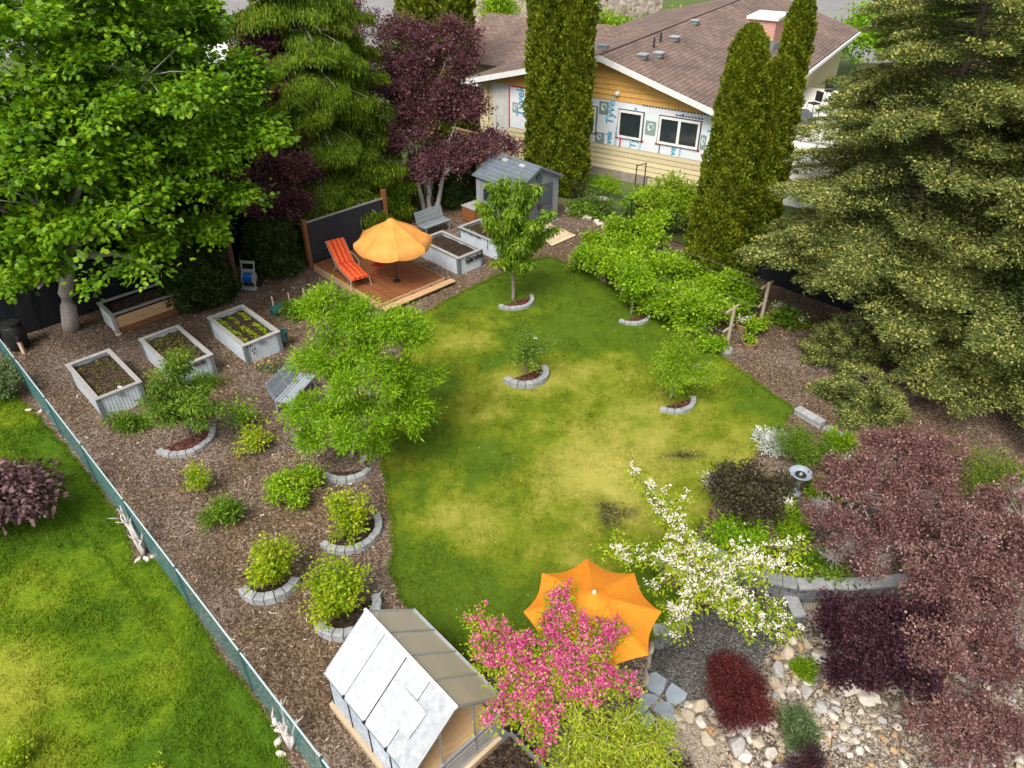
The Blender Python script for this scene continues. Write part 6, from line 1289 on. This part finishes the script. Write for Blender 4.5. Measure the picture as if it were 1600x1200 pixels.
S('berry_bush', 'small round mid green bush on the open mulch', 'bush', (-6.73, 12.1, 0), (.36, .34, .30), 110, 22, .07, 'oval', L_MID, stems=8)
leggy('small sparse yellow bush beside the blue grey bench', (-6.68, 14.58, 0), 8, 0.7, 0.32, L_YG, 110)
leggy('thin twiggy bush behind the block crescent by the beds', (-7.63, 13.05, 0), 7, 0.8, 0.26, L_YG, 70)
leggy('straggly tall bush in front of the blue grey bench', (-7.29, 15.47, 0), 8, 1.0, 0.5, L_BRIGHT, 60)
S('ground_plant', 'green leafy clump at the foot of the fence side raised bed', 'plant', (-10.5, 15.58, 0), (.50, .30, .18), 90, 22, .12, 'lance', L_MID, stems=0, lobes=4)
S('ground_plant', 'dark leafy clump beside the middle raised bed', 'plant', (-9.06, 17.56, 0), (.42, .25, .14), 60, 20, .11, 'lance', L_MID, stems=0, lobes=4)
S('ground_plant', 'low green shrub in front of the wooden stakes', 'plant', (-7.48, 21.79, 0), (.55, .5, .22), 90, 20, .10, 'oval', L_MID, stems=0, lobes=4)
S('ground_plant', 'small plants with orange flowers in the ring by the potted bed', 'plant', (-7.38, 18.4, 0), (.36, .28, .06), 30, 12, .08, 'oval', L_BLUEG, stems=0, lobes=4, flowers=(leafmat('orange_petal', [(.6, .15, .02), (.7, .22, .03), (.75, .3, .05), (.8, .4, .1)], .2), 26, .06, 'blossom'))
S('ground_plant', 'pale variegated clump outside the fence in the far left corner', 'plant', (-14.75, 17.07, 0), (.75, .5, .45), 150, 22, .08, 'oval', L_BLUEG, stems=4, lobes=4)
S('purple_shrub', 'wide purple leaved shrub on the neighbouring lawn', 'shrub', (-11.77, 12.04, 0), (1.15, 1.0, .78), 420, 26, .13, 'oval', leafmat('purple_weeping_leaf', [(.035, .016, .02), (.075, .035, .04), (.14, .075, .08), (.25, .16, .16)], .15, .5, .3), cr=.13, stems=6, lobes=6, droop=.7)
S('yellow_shrub', 'small yellow shrub at the bottom left edge of the lawn', 'shrub', (-8.51, 6.3, 0), (.30, .28, .20), 70, 16, .06, 'oval', L_YG, stems=3, lobes=4)
S('yellow_shrub', 'yellow twig tip at the bottom edge of the neighbouring lawn', 'shrub', (-5.99, 6.17, 0), (.14, .12, .10), 20, 10, .05, 'oval', L_YG, stems=3, lobes=3)
# raspberry row
gR = 'raspberry bushes in the row right of the lawn'
RB = {}
ORD = ('first', 'second', 'third', 'fourth', 'fifth', 'sixth', 'seventh')
for i, p in enumerate([(2.9, 25.13, 0),(3.46, 24.18, 0),(3.98, 23.18, 0),(4.56, 22.42, 0),(5.16, 21.53, 0),(5.61, 21.01, 0),(6.02, 20.4, 0),(3.43, 26.37, 0),(4.11, 25.63, 0),(4.82, 24.54, 0),(5.49, 23.52, 0),(6.13, 22.56, 0),(6.67, 21.44, 0),(4.53, 26.97, 0),(5.32, 26.2, 0),(6.13, 25.07, 0),(6.83, 23.77, 0),(7.26, 22.56, 0)]):
    lab = '%s raspberry bush from the shed ramp in the %s' % (ORD[i if i < 7 else i - 7 if i < 13 else i - 13], 'front rank along the lawn edge' if i < 7 else 'middle rank of the dense row' if i < 13 else 'back rank below the thuja columns')
    if i < 4: o = S('raspberry_bush', lab, 'bush', (0, 0, 0), (.72, .66, .56 + .1 * (i % 3)), 130, 22, .12, 'oval', L_RASP, .13, gR, stems=5, lobes=4); RB[i] = o
    else: o = copy_tree(RB[i % 4]); o['label'] = lab; o.rotation_euler = (0, 0, i * 1.9); o.scale = (1, 1, .85 + .07 * (i % 5))
    o.location = p
S('berry_bush', 'low bright green bush at the end of the row by the concrete foot', 'bush', (6.31, 19.5, 0), (.4, .3, .22), 60, 20, .10, 'oval', L_BRIGHT, stems=4)
S('berry_bush', 'leafy green bush behind the first trellis post', 'bush', (7.82, 22.1, 0), (.55, .5, .42), 110, 22, .11, 'oval', L_RASP, stems=4)
S('berry_bush', 'small green bush between the two trellis posts', 'bush', (8.02, 20.52, 0), (.28, .26, .28), 60, 20, .09, 'oval', L_RASP, stems=4)
S('hosta_plant', 'broad leaved dark green plant right of the trellis posts', 'plant', (9.3, 21.23, 0), (.42, .34, .22), 40, 10, .24, 'oval', L_MID, .12, stems=0, lobes=4)
S('flowering_plant', 'small pale flowering plant under the spruce edge', 'plant', (9.75, 21.01, 0), (.24, .22, .18), 30, 14, .07, 'oval', L_YG, stems=0, lobes=3, flowers=(L_WHITE, 60, .05, 'blossom'))
S('planter_flowers', 'green tuft growing in the round planter on the mulch', 'plant', (*(7.65, 19.76, 0)[:2], .18), (.17, .16, .10), 24, 14, .07, 'oval', L_RASP, .05, stems=0, lobes=3)
S('planter_flowers', 'white flowers growing between the trellis posts', 'plant', (*(7.71, 20.8, 0)[:2], .24), (.2, .2, .10), 24, 14, .06, 'oval', L_MID, .05, stems=0, lobes=3, flowers=(L_WHITE, 130, .05, 'blossom'))
S('planter_flowers', 'white flowers growing in the basket behind the far trellis post', 'plant', (*(9.01, 21.66, 0)[:2], .32), (.2, .2, .12), 24, 14, .06, 'oval', L_MID, .05, stems=0, lobes=3, flowers=(L_WHITE, 70, .05, 'blossom'))
# bed right of the shed and bush beyond the fence
S('leafy_bush', 'bright yellow green bush beyond the fence below the house', 'bush', (6.8, 29.56, 0), (1.5, 1.3, .85), 420, 26, .13, 'oval', leafmat('lime_leaf', [(.11, .19, .008), (.17, .27, .010), (.25, .35, .015), (.36, .42, .03)], .35), .16, stems=5, lobes=7)
S('leafy_bush', 'bright green bush beyond the fence touching the thuja', 'bush', (5.69, 30.56, 0), (.9, .9, .65), 180, 24, .13, 'oval', L_BRIGHT, .16, stems=5, lobes=5)
S('leafy_bush', 'low dark green plants around the grey boulder', 'plant', (3.61, 31.15, 0), (1.1, .8, .22), 160, 20, .12, 'oval', L_MID, .12, stems=0, lobes=6)
S('leafy_bush', 'green weeds growing along the black fence beside the thuja', 'plant', (4.44, 33.55, 0), (1.0, .8, .35), 150, 20, .12, 'lance', L_RASP, .14, stems=0, lobes=6)
S('leafy_bush', 'tall green shrub at the raspberry row end near the rocks', 'bush', (4.32, 27.39, 0), (.55, .5, .62), 110, 22, .11, 'oval', L_RASP, .12, stems=4)

# ---- right planting bed
S('silver_plant', 'silvery white leaved plant at the right lawn edge', 'plant', (6.94, 14.71, 0), (.42, .55, .20), 120, 16, .10, 'lance', L_SILV, .08, stems=0, lobes=6, up=.5, droop=-.3)
S('silver_plant', 'small silvery plant left of the dark shrub', 'plant', (4.97, 13.19, 0), (.22, .22, .20), 40, 14, .09, 'lance', L_SILV, .06, stems=0, lobes=3, up=.5, droop=-.3)
S('dark_shrub', 'blackish green rounded shrub at the lawn edge', 'shrub', (5.48, 12.35, 0), (.78, .70, .62), 330, 26, .075, 'oval', L_NINE, .11, stems=8, lobes=7)
S('dark_shrub', 'olive conifer shrub beside the bird bath', 'shrub', (7.37, 13.83, 0), (.62, .56, .50), 260, 26, .08, 'lance', L_MID, .10, stems=6, lobes=6)
S('azalea', 'white flowering azalea left of the bird bath', 'shrub', (6.4, 12.61, 0), (.26, .30, .22), 50, 16, .07, 'oval', L_RASP, .07, stems=4, lobes=4, flowers=(L_WHITE, 180, .075, 'blossom'))
S('peony_plant', 'bright green leafy plant with white buds before the dark shrub', 'plant', (5.22, 11.34, 0), (.62, .42, .32), 130, 22, .14, 'lance', L_BRIGHT, .12, stems=4, lobes=5, flowers=(L_WHITE, 26, .07, 'blossom'))
S('ground_plant', 'low bright green plants right of the bird bath', 'plant', (7.86, 13.12, 0), (.50, .45, .16), 110, 22, .08, 'oval', L_RASP, .09, stems=0, lobes=5)
S('ground_plant', 'green tuft by the grey brown edging blocks', 'plant', (8.64, 14.84, 0), (.30, .34, .16), 50, 20, .12, 'lance', L_RASP, .08, stems=0, lobes=4, up=.4, droop=-.6)
S('ground_plant', 'pale cream flowering mound beside the purple shrubs', 'plant', (8.48, 14.07, 0), (.28, .28, .14), 50, 16, .05, 'oval', L_BLUEG, .06, stems=0, lobes=4, flowers=(L_WHITE, 160, .035, 'blossom'))
S('ground_plant', 'green grassy strip below the white azalea', 'plant', (6.47, 11.74, 0), (.30, .50, .20), 90, 22, .12, 'lance', L_RASP, .09, stems=0, lobes=5, up=.4, droop=-.4)
S('ground_plant', 'dark green ground cover behind the retaining wall', 'plant', (6.67, 10.6, 0), (.60, .34, .16), 90, 20, .09, 'oval', L_MID, .10, stems=0, lobes=5)
S('ground_plant', 'brown grassy clump behind the retaining wall', 'plant', (5.88, 10.78, 0), (.30, .24, .14), 40, 20, .07, 'oval', L_NINE, .08, stems=0, lobes=4)

# ---- white and pink hawthorns
arm_tree('white_hawthorn', 'spreading small tree covered with white blossom beside the patio', 'tree', (4.23, 9.85, -0.45), (3.72, 9.4, 1.14),
    [(2.45, 11.2, 2.38), (2.73, 11, 2.02), (3.02, 10.6, 1.77), (3.2, 11, 1.93), (1.79, 9.9, 1.44), (2.1, 9.7, 1.35), (2.56, 9.9, 1.5), (2.94, 8.4, 0.89), (3.08, 8.2, 0.88), (3.29, 8.7, 0.97), (5.94, 10.2, 1.36), (5.85, 9.6, 1.18), (5.36, 9.7, 1.26), (4.98, 9.4, 1.14), (5.34, 8.4, 0.89), (5.1, 8.3, 0.74), (4.82, 8.4, 0.79), (4.43, 8.6, 0.91), (4.35, 9.1, 1.03), (4.21, 9.7, 1.26), (3.96, 10.1, 1.37), (3.59, 10.2, 1.36), (2.71, 9.3, 0.97), (4.51, 8.2, 0.88), (4.1, 8.7, 0.87), (3.3, 9.5, 1.11)], .06, m_bark, L_YG, 160, .07, 'oval', .085, .1, (L_WHITE, 5200, .033, 'blossom'), sub=2, fl_up=.05)
arm_tree('pink_hawthorn', 'small tree smothered in pink blossom in front of the orange umbrella', 'tree', (0.68, 6.86, 0), (0.63, 6.6, 1.9),
    [(-0.8, 7.9, 1.94), (-0.5, 7.8, 1.9), (-0.63, 7.1, 1.83), (-0.32, 7.3, 1.8), (-0.26, 6.9, 1.69), (-0.65, 7.4, 1.75), (1, 8.2, 2.42), (0.71, 8, 2.33), (0.54, 7.7, 2.21), (1.78, 7.6, 2.17), (1.29, 7.5, 2.13), (1.93, 7.5, 2.13), (1.64, 7.2, 2.04), (1.97, 6.5, 1.97), (1.89, 6.7, 2), (1.61, 6.5, 2.06), (1.34, 6.9, 2.05), (0.43, 5.6, 1.66), (0.19, 5.8, 1.75), (-0.15, 6.1, 1.75), (-0.3, 6.3, 1.77), (0, 6.5, 1.88), (0.31, 6.9, 2.05), (0.82, 7, 2.24), (0, 7.4, 2.01), (0.2, 6.2, 1.94), (1, 6.4, 1.96), (1.38, 6.2, 1.94)], .06, m_bark, L_YG, 230, .06, 'oval', .08, .1, (L_PINK, 12500, .035, 'blossom'), sub=3, fl_up=.05)

# ---- purple trees on the right
cfgK = dict(nclump=680, per=56, cr=.078, size=.058, tm='diamond', flat=.9, up=.7, outw=.5, rnd=.75, droop=0, inner=.30, lo=-.3, sub=(16, .20, .85))
tree('smoke_tree', 'dusky pink purple tree beside the bird bath', 'tree', (8.48, 10.76, -0.4), [((8.44, 12, 1.93), (.75, .7, .6)), ((7.47, 11.4, 1.55), (.75, .7, .6)), ((8.62, 11.2, 1.55), (.8, .7, .6)), ((6.78, 10.7, 1.1), (.55, .5, .45)), ((7.69, 10.4, 1.04), (.85, .75, .6)), ((8.78, 10.5, 0.93), (.6, .6, .5)), ((7.13, 11.6, 1.55), (.55, .5, .5)), ((9.18, 12, 2.03), (.5, .5, .45))], .06, m_twig, cfgK, L_SMOKE, 260, fork=.3, stems=3, twr=.010)
tree('smoke_tree', 'larger dusky purple tree with bare grey twigs at the right edge', 'tree', (9.36, 8.37, -0.4), [((9.23, 9.7, 1.81), (.85, .8, .7)), ((9.86, 9.8, 2.24), (.8, .8, .7)), ((8.61, 9, 1.15), (.75, .7, .6)), ((9.46, 8.8, 1.22), (.85, .8, .65)), ((7.71, 8.2, 0.88), (.65, .6, .5)), ((8.56, 7.9, 0.73), (.65, .55, .45)), ((9.38, 7.9, 0.73), (.65, .6, .5)), ((8.29, 9.2, 1.28), (.6, .6, .5))], .07, m_twig, dict(cfgK, nclump=900), L_SMOKE, 300, fork=.3, stems=4, twr=.010)
tree('smoke_tree', 'brownish purple bush in the bottom right corner', 'tree', (7.74, 6.17, -0.4), [((7.62, 6.9, 0.34), (.7, .6, .5)), ((8.42, 6.7, 0.29), (.7, .6, .5)), ((7.71, 6.4, 0.01), (.6, .5, .3))], .05, m_twig, dict(cfgK, nclump=170), L_SMOKE, 110, fork=.3, stems=3, twr=.008)
tree('purple_maple', 'dark purple maple over the pale rocks beside the retaining wall', 'tree', (7.15, 8.23, -0.4), [((6.02, 8.6, 0.61), (.35, .32, .28)), ((6.53, 8.8, 0.83), (.4, .38, .3)), ((6.32, 8.1, 0.63), (.4, .4, .3)), ((7.33, 8.8, 0.64), (.45, .42, .38)), ((6.83, 7.8, 0.48), (.4, .35, .25)), ((6.58, 8.2, 0.68), (.55, .5, .35)), ((7.5, 8.5, 0.85), (.5, .5, .4)), ((7.45, 7.9, 0.53), (.5, .45, .3)), ((5.89, 7.8, 0.48), (.2, .2, .15))], .04, m_bark, dict(cfgK, nclump=640, size=.07, per=40), L_DPURP, 70, fork=.4, stems=2, twr=.006)
def bare_twigs(parent, spots):
    m = MB()
    for c, r, n in spots:
        for _ in range(int(n * 2.6)):
            d = Vector((random.gauss(0, 1), random.gauss(0, 1), random.gauss(.3, .6))).normalized(); a = Vector(c) - d * r * .3; e = Vector(c) + d * r * random.uniform(.5, 1.1); mid = a.lerp(e, .5) + Vector((random.gauss(0, .03), random.gauss(0, .03), random.gauss(0, .03)))
            m.tube([a, mid, e], [.005, .0035, .0015], 4, cap=False)
            for __ in range(3):
                b_ = mid.lerp(e, random.random()); m.tube([b_, b_ + Vector((random.gauss(0, .09), random.gauss(0, .09), random.gauss(.03, .07)))], [.0025, .001], 3, cap=False)
    tag(m.build('bare_twigs', m_twig, parent, local=False), kind='stuff')
SM = [o for o in bpy.data.objects if o.name.startswith('smoke_tree')]
bare_twigs(SM[0], [((6.59, 11, 1.47), .3, 26), ((7.02, 10.3, 1.15), .35, 34), ((9.13, 11.9, 1.84), .25, 18), ((7.51, 10.1, 0.99), .3, 26), ((6.66, 10.2, 0.87), .25, 18)])
bare_twigs(SM[1], [((8.86, 8.6, 0.91), .45, 60), ((9.37, 8.3, 0.74), .4, 46), ((9.34, 9.2, 1.47), .35, 30), ((8.04, 8.1, 0.83), .3, 26), ((7.6, 8, 0.58), .25, 20), ((10.03, 10.4, 2.51), .3, 24)])
S('red_japanese_maple', 'domed dark red laceleaf maple in the gravel patio', 'tree', (4.23, 7.76, -0.45), (.52, .62, .44), 420, 44, .075, 'needle', L_RED, .10, stems=10, lobes=1, bark=m_bark, droop=1.0, rnd=.7)
S('red_japanese_maple', 'small dark red bush at the bottom edge among the rocks', 'shrub', (5.14, 6.36, -0.45), (.42, .35, .26), 120, 30, .07, 'needle', L_DPURP, .08, stems=5, lobes=5, droop=.5)
S('red_japanese_maple', 'small dark red tuft at the pea gravel bottom edge', 'shrub', (2.85, 6.47, -0.45), (.22, .2, .16), 50, 26, .06, 'needle', L_DPURP, .06, stems=3, lobes=3, droop=.5)
S('tuft_plant', 'round bright green tuft between the pale rocks', 'plant', (5.77, 8.38, -0.45), (.20, .20, .14), 60, 22, .08, 'lance', L_RASP, .05, stems=0, lobes=5, up=.4, droop=-.5)
S('lavender_plant', 'oblong grey green lavender mound among the rocks', 'plant', (5.23, 7.16, -0.45), (.26, .38, .22), 170, 24, .10, 'needle', L_BLUEG, .06, stems=0, lobes=5, up=.4, droop=-.5)
S('spruce_shrub', 'low golden tipped conifer at the right edge under the spruce', 'shrub', (11.91, 12.57, 0), (1.1, .9, .6), 260, 26, .10, 'needle', L_CEDAR, .13, stems=5, lobes=6)

# ---- golden cypress at the bottom
t_gc = arm_tree('golden_cypress', 'feathery golden green cypress with bare pale stems at the bottom edge', 'tree', (1.2, 5.0, -.1), (1.2, 5.2, .6), [(1.03, 6.1, 1.93), (1.38, 6.2, 1.94), (1.72, 6.2, 2.02), (2.06, 6.1, 1.93), (2.4, 6, 1.84), (0.78, 5.8, 1.75), (0.95, 5.5, 1.77), (1.44, 5.8, 1.93), (1.81, 5.7, 1.93), (2.19, 5.6, 1.76), (2.45, 5.7, 1.75), (1.47, 5.3, 1.98), (1.2, 5.7, 1.84), (1.95, 5.3, 1.79), (0.66, 5.4, 1.69)], .05, m_pale, L_GOLD, 420, .075, 'lance', .075, .7, sub=6)
# ---- seedlings in the raised beds
def seedlings(t, label, rows, n, mat, size, w=BW, l=BL_):
    M = Matrix.Translation(t.location) @ Matrix.Rotation(t.rotation_euler[2], 4, 'Z'); P = []
    for i in range(n):
        x = (.25 + (w - .5) * (random.randrange(rows) / max(1, rows - 1))) + random.gauss(0, .03); y = random.uniform(.2, l - .2)
        P += [M @ Vector((x + random.gauss(0, .03), y + random.gauss(0, .03), BH - .11 + random.uniform(0, .05))) for _ in range(5)]
    P = np.array([list(p) for p in P]); k = len(P)
    o = link('seedlings', leaf_mesh('seedlings', P, rng.normal(0, 1, (k, 3)) * np.array([1, 1, .2]), rng.normal(0, .4, (k, 3)) + np.array([0, 0, 1.0]), size * rng.uniform(.6, 1.4, k), 'oval'), mat); tag(o, label, 'seedlings', kind='stuff')
L_WEED = leafmat('olive_weed', [(.05, .05, .012), (.09, .09, .018), (.14, .14, .025), (.22, .20, .04)], .2)
seedlings(B1, 'thin rows of seedlings in the fence side raised bed', 4, 110, L_WEED, .05); seedlings(B2, 'olive seedlings scattered over the middle left raised bed', 6, 260, L_WEED, .055); seedlings(B3, 'yellow green lettuce rows in the raised bed with the pot', 3, 120, L_YG, .07); seedlings(B6, 'few green seedlings in the raised bed behind the cherry', 2, 14, L_YG, .07)

# ------------------------------------------------------------------ what shows beyond the garden
m_pave = surf('pale_pavement', (.26, .255, .25), (.20, .195, .19), .9, .4); m_stone = chipmat('stone_wall', [(.16, .13, .11), (.24, .20, .17), (.33, .28, .24), (.40, .35, .30)], 3.2, .8)
sheet('street', [(-75, 62, 0), (-12, 66, 0), (-6, 130, 0), (-90, 130, 0)], .01, m_pave); sheet('gravel_terrace', [(-10, 58, 0), (9, 58, 0), (9, 90, 0), (-10, 90, 0)], .01, surf('terrace_gravel', (.36, .31, .26), (.28, .24, .2), .95, 3)); sheet('street_beyond', [(28, 62, 0), (60, 62, 0), (70, 120, 0), (35, 120, 0)], .01, m_pave)
bpy.data.objects['street_beyond'].name = 'street.001'
wl = thing('stone_wall', 'grey brown stone wall across the terrace behind the roof', 'wall', (0, 82, 0), -.12); MB().box((2, 0, 1.6), (26, .8, 3.4)).build('masonry', m_stone, wl); MB().box((2, -.05, 3.34), (26.2, 1.0, .12)).build('coping', m_stone, wl)
gb2 = thing('garden_border', 'timber edged vegetable border on the far terrace', 'border', (-3.2, 66, 0), -.1)
for y in (-1.6, 1.6): MB().box((0, y, .12), (9, .16, .26)).build('timber', m_pale, gb2)
S('far_shrub', 'round green shrub in front of the far stone wall', 'shrub', (-1.3, 77, 0), (1.3, 1.2, 1.6), 120, 24, .28, 'oval', L_RASP, .35, stems=4, lobes=5)
S('far_shrub', 'purple shrub left of the round green shrub on the terrace', 'shrub', (-1.0, 66.5, 0), (1.4, 1.3, 1.2), 140, 24, .2, 'diamond', L_PLUM, .3, stems=4, lobes=5)
S('far_shrub', 'low green vegetables in the timber edged border', 'plant', (-3.6, 66, 0), (3.2, 1.3, .5), 120, 20, .25, 'oval', L_MID, .3, stems=0, lobes=7)
S('far_shrub', 'yellow shrub peeking over the brown roof', 'shrub', (1.6, 70, 0), (1.5, 1.2, .7), 80, 20, .2, 'oval', L_YG, .25, stems=0, lobes=4)
gF = 'trees and shrubs behind the brown roof'
for lab, x, y, rx, rz_, mt in [('bright green shrub behind the roof left of the ridge', 8.2, 62, 2.2, 1.7, L_RASP), ('dark slim conifer behind the roof beside the left thuja pair', 5.4, 60, 1.1, 2.6, L_DARK), ('olive shrub behind the roof near the ridge top', 10.8, 63, 1.9, 1.5, L_BLUEG), ('green shrub behind the roof by the far lattice', 13.2, 66, 1.8, 1.4, L_YG), ('bright green hedge end right of the chimney', 25.5, 58, 2.6, 2.2, L_BRIGHT), ('dark green hedge middle right of the chimney', 29.5, 57, 2.8, 2.4, L_MID), ('bright green hedge beyond the spruce top', 33.5, 60, 3.0, 2.2, L_RASP), ('golden green shrub near the pale street in the right corner', 37.5, 57, 2.4, 1.6, L_YG)]:
    S('far_shrub', lab, 'shrub', (x, y, 0), (rx, rx, rz_), 170, 24, .26, 'oval', mt, .32, gF, stems=3, lobes=6)
lt2 = thing('lattice_screen', 'dark red brown lattice screen behind the roof ridge', 'lattice', (16.2, 70, 0), -.2); MB().box((0, 0, 1.2), (4.5, .1, .12)).build('rail', m_rbark, lt2); MB().box((0, 0, 2.3), (4.5, .12, .12)).build('rail', m_rbark, lt2)
for k in range(16): MB().bar((-2.2 + k * .28, .02, .0), (-2.2 + k * .28, .02, 2.3), .12, .03).build('slat', m_rbark, lt2)
for lab, x, y, rx, rz_, mt in [('far dark tree across the street, leftmost', -48, 78, 4.0, 3.2, L_DARK), ('far green tree across the street behind the maple', -40, 84, 4.5, 3.4, L_MID), ('far green shrub beside the firewood shelf', -30.5, 70, 2.2, 1.8, L_MID), ('far dark shrub right of the white trailer', -18.5, 60, 1.8, 1.2, L_DARK), ('far olive shrub at the kerb above the cedar', -16, 74, 2.4, 1.6, L_BLUEG)]:
    S('far_shrub', lab, 'shrub', (x, y, 0), (rx, rx, rz_), 170, 24, .3, 'oval', mt, .36, 'far trees and shrubs along the street', stems=3, lobes=6)
# neighbours' yard glimpsed between the maple and the cedar
sk = thing('firewood_shelf', 'open timber shelf of firewood between maple and cedar tops', 'shelf', (-25.5, 66, 0), .25)
for x in (-1.8, 1.8): MB().box((x, 0, 1.3), (.15, .9, 2.6)).build('post', m_cedar, sk)
for z in (.3, 1.3, 2.5): MB().box((0, 0, z), (3.8, 1.0, .08)).build('shelf', m_fir, sk)
for k in range(12): MB().tube([(-1.6 + k * .29, -.5, .5 + .15 * (k % 2)), (-1.6 + k * .29, .45, .5 + .15 * (k % 2))], .13, 7).build('log', m_fir, sk); MB().tube([(-1.6 + k * .29, -.5, 1.5 + .15 * (k % 3)), (-1.6 + k * .29, .45, 1.5 + .15 * (k % 3))], .13, 7).build('log', m_rbark, sk)
for i, (x, lab) in enumerate([(-25.3, 'light blue patio chair by the firewood shelf'), (-24.2, 'dark blue patio chair by the firewood shelf')]):
    c = thing('patio_chair', lab, 'chair', (x, 63.5, 0), .3 * i); mm_ = surf('blue_plastic_%d' % i, ((.12, .30, .42), (.02, .07, .30))[i], None, .4, 3)
    MB().box((0, 0, .45), (.6, .55, .06)).build('seat', mm_, c); MB().box((0, .28, .85), (.6, .06, .8)).build('backrest', mm_, c)
    for xx in (-.27, .27):
        for yy in (-.24, .24): MB().bar((xx, yy, 0), (xx, yy, .45), .05).build('leg', mm_, c)
tr_ = thing('white_trailer', 'white box trailer glimpsed above the purple plum', 'trailer', (-22.8, 56.5, 0), .35); MB().box((0, 0, 1.3), (4.6, 2.2, 1.9)).build('body', m_white, tr_, bevel=.08); MB().box((-1.4, -1.11, 1.5), (.7, .03, .6)).build('window', m_glass, tr_)
for x in (-.5, .5): MB().tube([(x, -1.0, .33), (x, -1.15, .33)], .33, 14).build('wheel', m_black, tr_)
